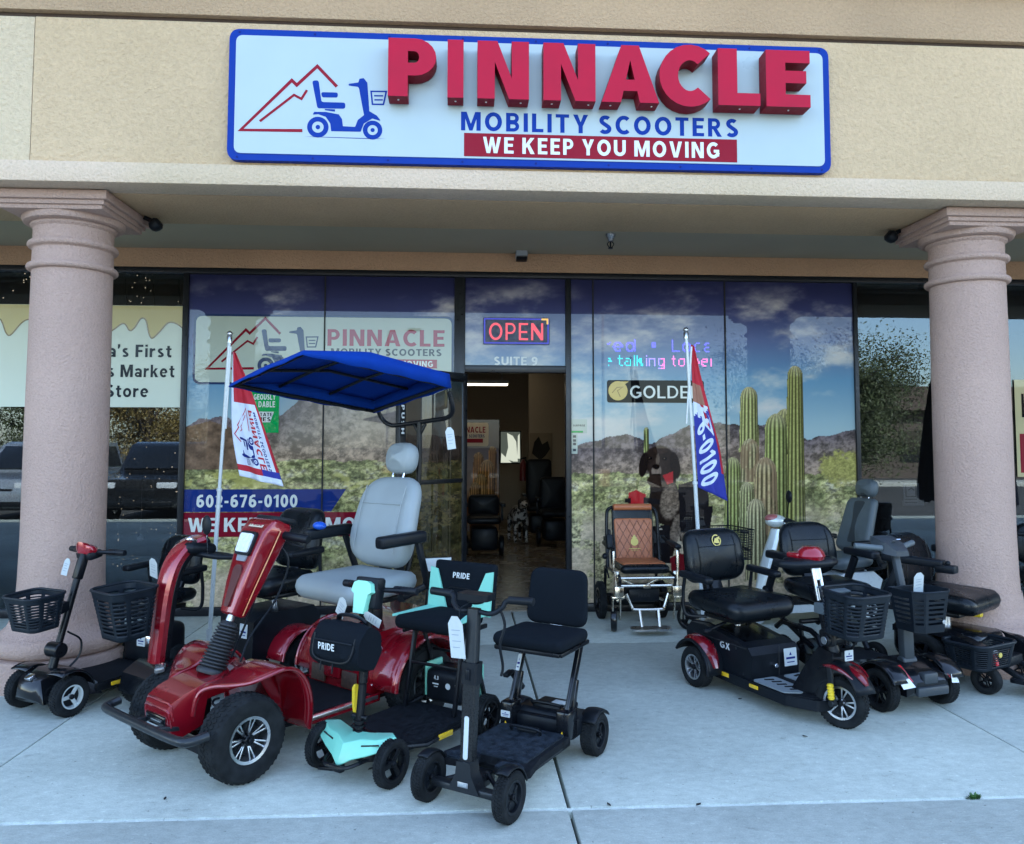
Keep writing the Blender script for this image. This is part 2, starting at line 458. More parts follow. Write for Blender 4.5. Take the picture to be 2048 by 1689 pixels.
    g['k'] = (.58, [[(0, 0), (v, 0), (v, .24), (.24, .33), (.38, 0), (.6, 0), (.36, .46), (.57, xh), (.36, xh), (v, .46), (v, 1), (0, 1)]])
    g['s'] = (.5, _strip(_arc(.26, .52, .22 - vh, .2 - vh + .01, 35, 235, 9) + _arc(.24, .2, .25 - vh, .21 - vh, 55, -150, 10), v * .95))
    return g

G_BOLD = _glyphs(0.21)
G_MED = _glyphs(0.155)

def text_polys(sx, x0, x1, y0, y1, gl=None, gap=0.14, fit=True):
    gl = gl or G_BOLD
    x = 0; out = []
    for ch in sx:
        if ch == ' ': x += 0.34; continue
        wd, ps = gl[ch]
        for p in ps: out.append([(x + a, b) for a, b in p])
        x += wd + gap
    x -= gap
    sx_, sy = (x1 - x0) / x, (y1 - y0)
    return [[(x0 + a * sx_, y0 + b * sy) for a, b in p] for p in out]

def put(mb, polys, f, lift=0.0):
    """flat printed shapes; f maps (u, v, lift) to a point; each shape a hair above the one before"""
    for i, p in enumerate(polys):
        mb.add([f(a, b, lift + (i % 7) * 0.00006) for a, b in p], [tuple(range(len(p)))])

def facade_map(Y):
    return lambda u, v, l: (u, Y - l, v)

# the shop's emblem: a mountain line and a scooter, in a unit frame (width 1)
def _em(pts): return [((a - 150) / 965.0, (795 - b + 0.02 * (a - 150)) / 965.0) for a, b in pts]
EM_RED = (_strip(_em([(785, 440), (655, 302), (523, 432), (490, 400), (165, 737), (565, 739)]), .022)
          + _strip(_em([(288, 678), (506, 499), (555, 525), (590, 465)]), .017))
def _disc(cx, cy, r, r2=None, n=28):
    c = _em([(cx, cy)])[0]; r /= 965.0
    if r2 is None: return [[(c[0] + r * math.cos(6.2832 * k / n), c[1] + r * math.sin(6.2832 * k / n)) for k in range(n)]]
    r2 /= 965.0
    return _strip([(c[0] + (r + r2) / 2 * math.cos(6.2832 * k / n), c[1] + (r + r2) / 2 * math.sin(6.2832 * k / n)) for k in range(n)], r - r2, True)
EM_BLUE = ([roundpoly(_em([(622, 400), (665, 398), (686, 545), (842, 548), (842, 590), (660, 588)][::-1]), .018),
            roundpoly(_em([(680, 478), (792, 480), (792, 514), (690, 514)][::-1]), .015),
            _em([(708, 592), (775, 594), (775, 610), (745, 606), (708, 600)][::-1]),
            roundpoly(_em([(628, 632), (640, 612), (715, 612), (800, 628), (822, 660), (828, 708), (908, 712), (925, 665), (965, 632), (930, 450), (922, 440), (862, 432), (862, 420), (925, 410), (932, 385), (960, 380), (985, 412), (1000, 605), (1050, 635), (1078, 672), (1020, 655), (965, 690), (945, 745), (752, 742), (745, 690), (715, 645), (665, 628)][::-1]), .004, 2),
            _em([(578, 778), (1115, 791), (1000, 793), (640, 782)][::-1])]
           + _disc(665, 715, 70, 38) + _disc(665, 715, 15) + _disc(1023, 733, 64, 34) + _disc(1023, 733, 14)
           + _strip(_em([(1010, 470), (1110, 470), (1092, 558), (1020, 558)]), .011, True) + _strip(_em([(1030, 500), (1090, 500)]), .01) + _strip(_em([(1032, 528), (1088, 528)]), .01))
def emblem(scale, x, y, polys): return [[(x + a * scale, y + b * scale) for a, b in p] for p in polys]
# ================================================================== materials of the place
M_tan = stucco("stucco_tan", (.60, .425, .255), 42, 0.7, 0.07, (.53, .375, .22))
M_tan_patch = stucco("stucco_pale_patch", (.62, .475, .31), 42, 0.7, 0.05)
M_trim = stucco("stucco_trim", (.66, .49, .35), 55, 0.6, 0.06, (.58, .44, .29))
M_upper = stucco("stucco_upper", (.50, .335, .20), 55, 0.6, 0.09)
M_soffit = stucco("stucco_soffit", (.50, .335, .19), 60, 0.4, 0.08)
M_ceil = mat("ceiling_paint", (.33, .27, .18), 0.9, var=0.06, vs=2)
M_band = stucco("stucco_band", (.62, .36, .20), 60, 0.5, 0.1)
M_pink = stucco("stucco_pink", (.50, .342, .275), 75, 0.55, 0.06, (.42, .285, .232))
M_conc = concrete("broom_concrete", (0.47, 0.50, 0.435))
M_joint = concrete("pale_joint_highlight", (0.66, 0.70, 0.62))  # light-coloured joint, with the highlight of its tooled edges put into the colour
M_dark = mat("joint_dark", (0.02, 0.02, 0.02), 0.95)
M_frame = mat("bronze_frame", (0.012, 0.013, 0.016), 0.35, 0.3, var=0.2)
M_asph = concrete("asphalt", (0.075, 0.073, 0.07))
M_white = mat("white_print", (0.62, 0.64, 0.62), 0.45, var=0.03, vs=4)
M_blue = mat("sign_blue", (0.002, 0.030, 0.24), 0.5, spec=.12)
M_navy = mat("sign_navy", (0.006, 0.016, 0.15), 0.5, spec=.12)
M_redp = mat("sign_red_print", (0.24, 0.006, 0.02), 0.5, spec=.12)
M_redl = mat("letter_red", (0.40, 0.010, 0.035), 0.5, spec=.12, var=0.05, vs=6)
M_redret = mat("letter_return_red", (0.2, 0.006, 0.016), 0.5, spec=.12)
M_black = mat("black_plastic", (0.006, 0.008, 0.011), 0.40, spec=.2, var=0.25, vs=12, bump=0.05, bs=500)
M_chrome = mat("chrome", (0.8, 0.8, 0.82), 0.12, 1.0, rvar=0.05)
M_alu = mat("brushed_metal", (0.55, 0.56, 0.58), 0.32, 1.0)

# ================================================================== ground and walk
def slab(name, x0, x1, y0, y1, z0, z1, m, bev=0.006):
    b = MB(); b.box(((x0 + x1) / 2, (y0 + y1) / 2, (z0 + z1) / 2), (x1 - x0, y1 - y0, z1 - z0), bev=bev); return b
g = MB(); g.box((0, 0, -0.35), (900, 900, 0.4))
tag(g.build("parking_lot", M_asph), kind="structure")
JX = [-13.5, -10.4, -7.4, -4.8, -2.12, 0.44, 2.72, 5.4, 8.1, 11.0, 14.0]
JY = [-9.3, -6.55, -3.86, -1.15, 0.03]
wk = MB()
for i in range(len(JX) - 1):
    for j in range(len(JY) - 1):
        gx = 0.006 if JX[i + 1] != 0.44 else 0.006
        ya, yb = JY[j] + (0.012 if JY[j] == -3.86 else 0.004), JY[j + 1] - (0.012 if JY[j + 1] == -3.86 else 0.004)
        if j == 2 : yb = JY[3] + 0.0005
        if j == 3 : ya = JY[3] - 0.0005 + 0.001
        ga = 0.007 if abs(JX[i] - 0.44) < .01 else 0.004
        gb = 0.007 if abs(JX[i + 1] - 0.44) < .01 else 0.004
        wk.box(((JX[i] + ga + JX[i + 1] - gb) / 2, (ya + yb) / 2, -0.07), (JX[i + 1] - gb - JX[i] - ga, yb - ya, 0.14), bev=0.005)
tag(wk.build("sidewalk", M_conc), kind="structure")
b = MB(); b.box((0.25, -4.65, -0.09), (27.4, 9.25, 0.10)); tag(b.build("sidewalk_bed", M_dark), kind="structure")
b = MB(); b.box((0.25, -3.86, -0.02), (27.4, 0.03, 0.03)); tag(b.build("sidewalk_joint", M_joint), kind="structure")
tag(slab("x", -120, 120, -26.5, -24.0, -.2, 0.0, None, .01).build("far_sidewalk", concrete("pale_concrete", (.42, .42, .38))), kind="structure")
# a few scraps of leaf and grit on the walk
rnd = random.Random(21)
for (px, py) in ((1397, 1612), (1218, 1612), (742, 1540), (1610, 1475), (330, 1600), (1480, 1400)):
    d = AX * ((px - CX) / F_PX) + AY * ((py - CY) / F_PX) + AZ; q = CAM + d * (-CAM.z / d.z)
    b = MB(TM(q.x, q.y, .004) @ E3(0, 0, rnd.uniform(0, 180))); L = rnd.uniform(.010, .018)
    b.loft([[(-L, 0, 0), (-L * .3, L * .45, .003), (L * .5, L * .4, .001), (L, 0, .004), (L * .4, -L * .4, .002), (-L * .4, -L * .35, .001)], [(-L, 0, .0015), (-L * .3, L * .45, .0045), (L * .5, L * .4, .0025), (L, 0, .0055), (L * .4, -L * .4, .0035), (-L * .4, -L * .35, .0025)]])
    tag(b.build("leaf_scrap", M_dark), "tiny dark dry leaf scrap lying on the pale concrete walk", "leaf", "leaf scraps on the walk")
# weed in the joint
b = MB(); rnd = random.Random(3)
wp = Vector((2.15, -3.862, -.006))
for k in range(120):
    a = rnd.uniform(0, 6.28); L = rnd.uniform(.006, .022); rr = rnd.uniform(0, .016)
    p = wp + Vector((math.cos(a) * rr * 1.4, math.sin(a) * rr * .6, rnd.uniform(0, .012)))
    d = Vector((math.cos(a), math.sin(a) * .5, rnd.uniform(.2, 1.2))).normalized(); s_ = Vector((-math.sin(a), math.cos(a), 0)) * L * .3
    b.add([p, p + d * L * .5 + s_, p + d * L, p + d * L * .5 - s_], [(0, 1, 2, 3)])
tag(b.build("weed", mat("weed_green", (0.05, 0.13, 0.03), 0.6, var=.4, vs=300), smooth=False), "small green weed growing out of the pavement joint", "plant")

# ================================================================== the shop building
YF = -2.3
bld = thing("shop_building", "long tan stucco shopfront building with deep fascia over a covered walk", "building")
XA, XB = -13.0, 14.0
def part(name, m, boxes, bev=0.0, parent=bld):
    b = MB()
    for (x0, x1, y0, y1, z0, z1) in boxes:
        b.box(((x0 + x1) / 2, (y0 + y1) / 2, (z0 + z1) / 2), (x1 - x0, y1 - y0, z1 - z0), bev=bev)
    return b.build(name, m, parent)
part("fascia", M_tan, [(-2.62, XB, YF, -1.32, 3.19, 4.09)])
part("fascia", M_tan_patch, [(XA, -2.626, YF + .004, -1.32, 3.19, 4.09)])
part("trim_band", M_trim, [(XA, XB, YF - .025, -2.1, 3.062, 3.188)], bev=.006)
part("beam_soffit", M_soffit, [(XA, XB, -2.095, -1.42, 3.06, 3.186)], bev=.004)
part("reveal", mat("reveal_dark", (0.05, 0.03, 0.02), 0.9), [(XA, XB, YF + .03, -1.4, 4.092, 4.128)])
part("parapet", M_upper, [(XA, XB, YF - .012, -1.4, 4.13, 4.47)], bev=.004)
part("cornice", mat("brown_cornice", S(92, 62, 54), .8), [(XA, XB, YF - .16, -1.3, 4.475, 4.66)], bev=.01)
part("upper_wall", M_upper, [(XA, XB, YF - .02, -1.3, 4.664, 5.9)])
part("roof", M_ceil, [(XA, XB, -1.29, 11, 5.7, 5.9)])
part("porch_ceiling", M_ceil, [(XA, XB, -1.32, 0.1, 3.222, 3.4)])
part("wall_band", M_band, [(XA, XB, -.03, .14, 3.052, 3.222)], bev=.004)
part("back_wall", M_upper, [(XA, XB, 10.8, 11, -.1, 5.7), (XA - .2, XA, -1.3, 11, -.1, 5.9), (XB, XB + .2, -1.3, 11, -.1, 5.9)])
# storefront frame
XM = dict(l=-2.453, m2=-1.242, m3=-0.045, dl=0.012, dr=0.925, m5=1.179, m6=2.406, m7=3.63)
fr = []
def post(x0, x1, z0=0.07, z1=3.0, y0=-.03, y1=.06): fr.append((x0, x1, y0, y1, z0, z1))
fr.append((XA, XB, -.032, .07, 3.0, 3.05))
for (x0, x1) in ((XA, XM['dl'] - .05), (XM['dr'] + .05, XB)): fr.append((x0, x1, -.035, .07, 0.0, .07))
post(XM['l'] - .03, XM['l'] + .02); post(-.085, .012, 0.0); post(.925, .975, 0.0)
post(3.62, 3.66); post(-4.25, -4.19); post(-6.2, -6.14); post(5.35, 5.41); post(7.2, 7.26)
fr.append((.012, .925, -.028, .06, 2.135, 2.2))
part("storefront_frame", M_frame, fr, bev=.004)
for x in (XM['m2'], XM['m5'], XM['m6']):
    b = MB(); b.box((x, -.012, 1.535), (.011, .012, 2.92)); b.build("glazing_joint", M_dark, bld)
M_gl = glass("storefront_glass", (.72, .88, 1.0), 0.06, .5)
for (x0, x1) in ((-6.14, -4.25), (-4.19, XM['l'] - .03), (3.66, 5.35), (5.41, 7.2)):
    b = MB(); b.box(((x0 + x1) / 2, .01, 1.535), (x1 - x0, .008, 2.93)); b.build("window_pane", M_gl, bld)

# ---- columns
def column(px_pts, label):
    xs = [wx(a, b_, -1.84) for a, b_ in px_pts]
    x = sum(xs) / len(xs)
    c = thing("column", label, "column", (x, -1.84, 0), 0, "pink columns carrying the fascia")
    b = MB()
    r = .243
    pr = [(r + .012, .50), (r + .006, .62), (r, .9), (r, 1.6), (r - .004, 2.3), (r - .006, 2.60)]
    b.lathe(pr, 64); b.build("shaft", M_pink, c)
    b = MB()
    def ring(z, rr, th):
        return [(rr * 1.0 + th * math.cos(R(a)), z + th * math.sin(R(a))) for a in range(-90, 91, 15)]
    pr = [(r - .006, 2.595)] + ring(2.62, r + .004, .022) + [(r - .004, 2.655), (r - .006, 2.735)] + ring(2.765, r + .002, .022) + [(r - .006, 2.80), (r - .006, 2.87), (r + .01, 2.885), (r + .012, 2.9)] + [(r + .03 + .03 * math.sin(R(a)), 2.93 - .03 * math.cos(R(a))) for a in (0, 45, 90)] + [(r + .06, 2.945)]
    b.lathe(pr, 64); b.build("capital", M_pink, c)
    b = MB()
    b.box((0, 0, 2.965), (.62, .62, .04), bev=.005); b.box((0, 0, 2.987), (.655, .655, .03), bev=.004); b.box((0, 0, 3.028), (.70, .70, .056), bev=.006)
    b.build("abacus", M_pink, c)
    b = MB()
    pr = [(.40, .0), (.40, .17), (.395, .185), (.37, .19)] + [(.335 + .055 * math.cos(R(a)), .25 + .06 * math.sin(R(a))) for a in range(-80, 75, 14)] + [(.335, .318), (.325, .325), (.30, .345), (.283, .38), (.272, .43), (.262, .505)]
    b.lathe(pr, 64); b.build("base", M_pink, c)
    return c
column([(149, 520), (128, 1000)], "pink stucco column on the left, beside the window with the market banner")
column([(1933, 560), (1952, 1100)], "pink stucco column on the right, behind the black power chair")

# ---- little fittings under the porch
def cam_dome(px, py, yy, label, sgn):
    p = at_plane(px, py, yy)
    c = thing("security_camera", label, "camera", p, 0)
    b = MB(); b.lathe([(.001, -.052), (.02, -.05), (.038, -.036), (.046, -.012), (.046, .012), (.03, .03), (.001, .034)], 20, E3(0, 50 * sgn, 0) @ TM(0, 0, 0)); b.build("camera_dome", M_black, c)
    b = MB(); b.bar((0, 0, 0.01), (-.085 * sgn, .0, .045), .03, .03, .006); b.build("bracket", M_black, c)
cam_dome(313, 449, -1.62, "small black dome security camera beside the left column capital", 1)
cam_dome(1781, 473, -1.62, "small black dome security camera beside the right column capital", -1)
p = at_plane(1046, 462, -1.18)
dl = thing("downlight", "round recessed downlight with white trim in the porch ceiling", "light", (p.x, p.y, 3.222))
b = MB(); b.lathe([(.066, .02), (.066, -.006), (.092, -.008), (.1, .0), (.1, .01)], 36); b.build("trim_ring", mat("trim_white", (.5, .5, .5), .5), dl)
b = MB(); b.lathe([(.001, -.001), (.065, -.0005), (.065, .01)], 28); b.build("lens", M_dark, dl)
p = at_plane(1044, 500, -.16)
sp = thing("motion_sensor", "grey box sensor fixed above the shop door", "sensor", (p.x, -.1, p.z))
b = MB(); b.box((0, 0, 0), (.105, .1, .12), (-12, 0, 0), .008); b.build("housing", mat("sensor_grey", (.3, .31, .31), .5), sp)
b = MB(); b.box((0, -.02, -.075), (.1, .08, .02), (-12, 0, 0), .006); b.build("sensor_lip", M_black, sp)
p = at_plane(1221, 485, -.75)
spk = thing("sprinkler_head", "black fire sprinkler head hanging from the porch ceiling", "sprinkler", (p.x, p.y, 3.222))
b = MB(); b.lathe([(.001, 0), (.042, 0), (.038, -.02), (.026, -.04), (.022, -.062), (.001, -.062)][::-1], 20); b.build("escutcheon", mat("zinc", (.2, .21, .22), .3, .8), spk)
b = MB()
for s_ in (-1, 1): b.tube(spline([(.008 * s_, 0, -.06), (.026 * s_, 0, -.085), (.008 * s_, 0, -.115)], 5), .004, 6)
b.cyl((0, 0, -.055), (0, 0, -.115), .006, 8); b.cyl((0, 0, -.113), (0, 0, -.122), .02, 12); b.build("deflector", M_black, spk)

# ================================================================== the big sign on the fascia
YS = YF - .05
sg = thing("shop_sign", "wide white shop sign with blue border and raised red letters on the fascia", "sign", (0, 0, 0))
sx0, sx1 = wx(456, 190, YS), wx(1660, 220, YS); sz0 = wz(1060, 333, YS); sz1 = wz(1060, 76, YS)
def rr_(x0, x1, z0, z1, r, n=8): return roundpoly([(x0, z0), (x1, z0), (x1, z1), (x0, z1)], r, n)
b = MB(); b.prism(rr_(sx0, sx1, sz0, sz1, .07), .045, TM(0, YF - .0235, 0) @ Matrix.Rotation(R(90), 4, 'X'), .003)
b.build("sign_border", M_blue, sg)
b = MB(); b.prism(rr_(sx0 + .042, sx1 - .042, sz0 + .042, sz1 - .042, .045), .006, TM(0, YF - .0485, 0) @ Matrix.Rotation(R(90), 4, 'X'))
b.build("sign_face", mat("sign_white", (.36, .425, .43), .35, var=.03, vs=3), sg)
for k in range(9):
    for z in (sz0 + .02, sz1 - .02):
        x = sx0 + .06 + (sx1 - sx0 - .12) * k / 8
        b = MB(); b.cyl((x, YF - .045, z), (x, YF - .0495, z), .007, 8); b.build("screw", M_navy, sg)
fs = facade_map(YF - .0525)
def sx(px, py): return wx(px, py, YF - .0525)
def sz(px, py): return wz(px, py, YF - .0525)
ex0, ex1 = sx(430 + 150 * .3076, 268), sx(430 + 1115 * .3076, 283); ez0 = sz(616, 281)
b = MB(); put(b, emblem(ex1 - ex0, ex0, ez0, EM_RED), fs); b.build("mountain_emblem", M_redp, sg, smooth=False)
b = MB(); put(b, emblem(ex1 - ex0, ex0, ez0, EM_BLUE), fs); b.build("scooter_emblem", M_blue, sg, smooth=False)
b = MB(); put(b, text_polys("MOBILITY SCOOTERS", sx(922, 247), sx(1476, 253), sz(1200, 268), sz(1200, 231), gap=.2), fs); b.build("name_lettering", M_blue, sg, smooth=False)
b = MB(); b.prism([(sx(928, 290), sz(1200, 319)), (sx(1474, 300), sz(1200, 319)), (sx(1474, 300), sz(1200, 273)), (sx(928, 290), sz(1200, 273))], .002, TM(0, YF - .0526, 0) @ Matrix.Rotation(R(90), 4, 'X')); b.build("slogan_bar", M_redp, sg)
b = MB(); put(b, text_polys("WE KEEP YOU MOVING", sx(966, 295), sx(1438, 300), sz(1200, 312), sz(1200, 280), gap=.2), facade_map(YF - .0545)); b.build("slogan_lettering", M_white, sg, smooth=False)
# raised channel letters
YL = YF - .175
def solid_letters(ch, x0, x1, z0, z1):
    bm = bmesh.new()
    ps = text_polys(ch, x0, x1, z0, z1, _glyphs(.255))
    for p in ps:
        vs = [bm.verts.new((a, 0, c)) for a, c in p]; bm.faces.new(vs)
    bmesh.ops.remove_doubles(bm, verts=bm.verts, dist=.0008)
    bmesh.ops.recalc_face_normals(bm, faces=bm.faces)
    r_ = bmesh.ops.extrude_face_region(bm, geom=bm.faces[:])
    bmesh.ops.translate(bm, vec=(0, .115, 0), verts=[e for e in r_['geom'] if isinstance(e, bmesh.types.BMVert)])
    bm.faces.ensure_lookup_table(); bm.normal_update()
    o = MB()
    bm.verts.index_update()
    vs = [(v.co.x, v.co.y + YL, v.co.z) for v in bm.verts]
    fr_ = []; sd_ = []
    for f in bm.faces:
        ids = [v.index for v in f.verts]
        (fr_ if all(abs(v.co.y) < 1e-5 for v in f.verts) else sd_).append(ids)
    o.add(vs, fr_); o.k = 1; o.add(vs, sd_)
    bm.free()
    return o
xs = [(776, 875), (895, 927), (955, 1058), (1087, 1191), (1203, 1318), (1319, 1423), (1436, 1520), (1532, 1620)]
zl0, zl1 = wz(1195, 203.5, YL), wz(1195, 89, YL)
for ch, (a, c) in zip("PINNACLE", xs):
    xa, xb = wx(a, 145, YL), wx(c, 145, YL)
    o_ = .012 if ch == 'C' else 0
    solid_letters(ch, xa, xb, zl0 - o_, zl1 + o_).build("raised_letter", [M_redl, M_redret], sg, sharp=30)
for px in (797, 911, 972, 1041, 1103, 1176, 1220, 1302, 1370, 1478, 1575):       # bright screws under the letters
    x = wx(px, 210, YL + .06); b = MB(); b.cyl((x, YL + .05, zl0 + .004), (x, YL + .05, zl0 - .004), .006, 8); b.build("screw", M_white, sg)

# ================================================================== printed window films
class Noise:
    def __init__(s, seed): s.t = np.random.default_rng(seed).random((256, 256))
    def one(s, x, y):
        xi = np.floor(x).astype(int); yi = np.floor(y).astype(int); fx = x - xi; fy = y - yi
        fx = fx * fx * (3 - 2 * fx); fy = fy * fy * (3 - 2 * fy)
        t = s.t; a = t[xi % 256, yi % 256]; b = t[(xi + 1) % 256, yi % 256]; c = t[xi % 256, (yi + 1) % 256]; d = t[(xi + 1) % 256, (yi + 1) % 256]
        return (a * (1 - fx) + b * fx) * (1 - fy) + (c * (1 - fx) + d * fx) * fy
    def fbm(s, x, y, o=5, g=.55):
        r = 0; am = 1; tot = 0
        for k in range(o):
            r = r + am * s.one(x * 2 ** k + 17.3 * k, y * 2 ** k + 9.1 * k); tot += am; am *= g
        return r / tot
NZ = Noise(7)
def sst(a, b, x):
    t = np.clip((x - a) / (b - a), 0, 1); return t * t * (3 - 2 * t)
def grad(v, stops):
    st = np.array([q[0] for q in stops], float); c = np.array([q[1] for q in stops], float)
    return np.stack([np.interp(v, st, c[:, k]) for k in range(3)], -1)
def mixc(col, c, m): return col * (1 - m[..., None]) + np.asarray(c, float) * m[..., None]
def inpoly(U, V, poly):
    ins = np.zeros(U.shape, bool); n = len(poly)
    for i in range(n):
        (x1, y1), (x2, y2) = poly[i - 1], poly[i]
        if y1 == y2: continue
        ins ^= ((y1 > V) != (y2 > V)) & (U < (x2 - x1) * (V - y1) / (y2 - y1) + x1)
    return ins
def ell(U, V, cx, cy, rx, ry, ang=0.0):
    c, s_ = math.cos(ang), math.sin(ang); dx, dy = U - cx, V - cy
    return ((dx * c + dy * s_) / rx) ** 2 + ((-dx * s_ + dy * c) / ry) ** 2

def desert(U, V, ridge, veg, gnd, seed):
    """sky, hills and scrub of the printed picture; U, V in picture units"""
    col = grad(V, [(555, (44, 50, 94)), (620, (60, 70, 126)), (680, (92, 114, 172)), (760, (100, 154, 204)), (860, (156, 194, 218))])  # printed sky; the top's darkness from the reflected soffit is put into the colour
    cl = NZ.fbm(U / 150 + seed, V / 70 + seed, 7, .58)
    m = sst(.50, .78, cl) * sst(575, 640, V + 60 * NZ.fbm(U / 90, V / 90 + 3)) * .85
    col = mixc(col, (208, 216, 226), m)
    rx = np.array([q[0] for q in ridge], float); ry = np.array([q[1] for q in ridge], float)
    rl = np.interp(U, rx, ry) + 14 * (NZ.fbm(U / 22 + seed, U * 0 + 5) - .5)
    hill = V > rl
    sh = sst(.30, .70, NZ.fbm(U / 15 + V / 30, V / 13 - U / 40 + seed, 7, .72))
    hc = grad(np.clip((V - rl) / 90, 0, 1), [(0, (82, 80, 92)), (.5, (112, 106, 106)), (1, (142, 132, 122))])
    hc = hc * (0.74 + 0.72 * sh)[..., None]
    col = np.where(hill[..., None], hc, col)
    # scrub
    ve = V > veg + 16 * (NZ.fbm(U / 30, V / 400 + 2) - .5)
    t1 = sst(.30, .70, NZ.fbm(U / 7.5, V / 5.5 + seed, 6, .74)); t2 = NZ.fbm(U / 34 + 9, V / 15, 5, .65)
    vc = grad(t2, [(.3, (112, 122, 90)), (.46, (144, 154, 112)), (.58, (182, 188, 144)), (.72, (166, 172, 158))]) * (0.64 + .62 * t1)[..., None]
    col = np.where(ve[..., None], vc, col)
    gr = sst(gnd - 45, gnd + 45, V + 60 * (NZ.fbm(U / 40, V / 24) - .5))
    gc = np.array((204, 198, 182)) * (0.66 + .6 * NZ.fbm(U / 6, V / 4, 5, .7))[..., None]
    bush = sst(.53, .6, NZ.fbm(U / 46 + 31, V / 36 + seed, 5, .6))
    gc = gc * (1 - bush[..., None]) + (np.array((186, 188, 156)) * (0.46 + .78 * sst(.28, .72, NZ.fbm(U / 6 + 3, V / 5, 6, .74)))[..., None]) * bush[..., None]
    return col * (1 - gr[..., None]) + gc * gr[..., None]

def saguaro(col, U, V, cx, top, bot, w0, w1, tint, seed, brown=0.0):
    t = np.clip((V - top) / (bot - top), 0, 1)
    hwid = (w0 + (w1 - w0) * t) * np.sqrt(np.clip(1 - (1 - np.clip((V - top) / (w0 * 1.5), 0, 1)) ** 2.2, 0, 1))
    s_ = (U - cx) / np.maximum(hwid, .01)
    m = (np.abs(s_) < 1) & (V > top) & (V < bot)
    a = np.arcsin(np.clip(s_, -1, 1))
    rib = 0.5 + 0.5 * np.cos(a * 15 + seed)
    c = np.array(tint)[None, None, :] * (0.42 + 0.75 * rib * (0.7 + .6 * NZ.fbm(U / 2, V / 2.5, 3)))[..., None]
    c = c * (1.05 - .35 * sst(.2, 1, s_))[..., None]
    fuzz = np.clip(1 - (V - top) / (w0 * 1.6), 0, 1) * .65
    c = c * (1 - fuzz[..., None]) + np.array((196, 196, 176)) * (0.7 + .5 * NZ.fbm(U / 3, V / 3, 3))[..., None] * fuzz[..., None]
    if brown:
        bm_ = sst(.45, .6, NZ.fbm(U / 16 + seed, V / 22, 4)) * brown
        c = mixc(c, (136, 118, 102), bm_ * .7)
    return np.where(m[..., None], c, col)

def film(name, x0, x1, z0, z1, paint, parent, m, step=.0068, y=-.006):
    nx = int((x1 - x0) / step) + 1; nz = int((z1 - z0) / step) + 1
    X, Z = np.meshgrid(np.linspace(x0, x1, nx), np.linspace(z0, z1, nz))
    dx, dy, dz = X - CAM.x, y - CAM.y, Z - CAM.z
    a = dx * AX.x + dy * AX.y + dz * AX.z; b_ = dx * AY.x + dy * AY.y + dz * AY.z; c = dx * AZ.x + dy * AZ.y + dz * AZ.z
    U = CX + F_PX * a / c; V = CY + F_PX * b_ / c       # picture units of the printed artwork
    col = np.clip(paint(U, V), 0, 255) / 255.0
    lin = np.where(col <= .04045, col / 12.92, ((col + .055) / 1.055) ** 2.4)
    me = bpy.data.meshes.new(name)
    vs = np.stack([X, np.full_like(X, y), Z], -1).reshape(-1, 3)
    idx = np.arange(nx * nz).reshape(nz, nx)
    q = np.stack([idx[:-1, :-1], idx[:-1, 1:], idx[1:, 1:], idx[1:, :-1]], -1).reshape(-1, 4)
    me.vertices.add(len(vs)); me.vertices.foreach_set("co", vs.ravel())
    me.loops.add(q.size); me.loops.foreach_set("vertex_index", q.ravel())
    me.polygons.add(len(q)); me.polygons.foreach_set("loop_start", np.arange(0, q.size, 4)); me.polygons.foreach_set("loop_total", np.full(len(q), 4))
    me.update(calc_edges=True)
    at = me.color_attributes.new("print", 'FLOAT_COLOR', 'POINT')
    at.data.foreach_set("color", np.concatenate([lin.reshape(-1, 3), np.ones((len(vs), 1))], 1).ravel().astype(np.float32))
    me.materials.append(m)
    o = bpy.data.objects.new(name, me); COL.objects.link(o)
    if parent: o.parent = parent
    return o

def film_mat(name, refl=.16, gain=1.0):
    m = bpy.data.materials.new(name); m.use_nodes = True
    n = m.node_tree.nodes; l = m.node_tree.links; b = n["Principled BSDF"]
    at = n.new("ShaderNodeAttribute"); at.attribute_name = "print"
    sc = n.new("ShaderNodeVectorMath"); sc.operation = 'MULTIPLY'; sc.inputs[1].default_value = (gain * 1.05, gain * .86, gain * .68)
    l.new(at.outputs["Color"], sc.inputs[0]); l.new(sc.outputs[0], b.inputs["Base Color"])
    b.inputs["Roughness"].default_value = .6; b.inputs["Specular IOR Level"].default_value = 0.0
    gl = n.new("ShaderNodeBsdfGlossy"); gl.inputs["Roughness"].default_value = .004; gl.inputs["Color"].default_value = (.92, .96, 1, 1)
    fr_ = n.new("ShaderNodeLayerWeight"); fr_.inputs["Blend"].default_value = .2
    mr = n.new("ShaderNodeMapRange"); mr.inputs[3].default_value = refl; mr.inputs[4].default_value = 1
    l.new(fr_.outputs["Fresnel"], mr.inputs[0])
    mx = n.new("ShaderNodeMixShader"); l.new(mr.outputs[0], mx.inputs[0]); l.new(b.outputs[0], mx.inputs[1]); l.new(gl.outputs[0], mx.inputs[2])
    l.new(mx.outputs[0], n["Material Output"].inputs[0])
    return m
M_film = film_mat("window_film", .012, .92)

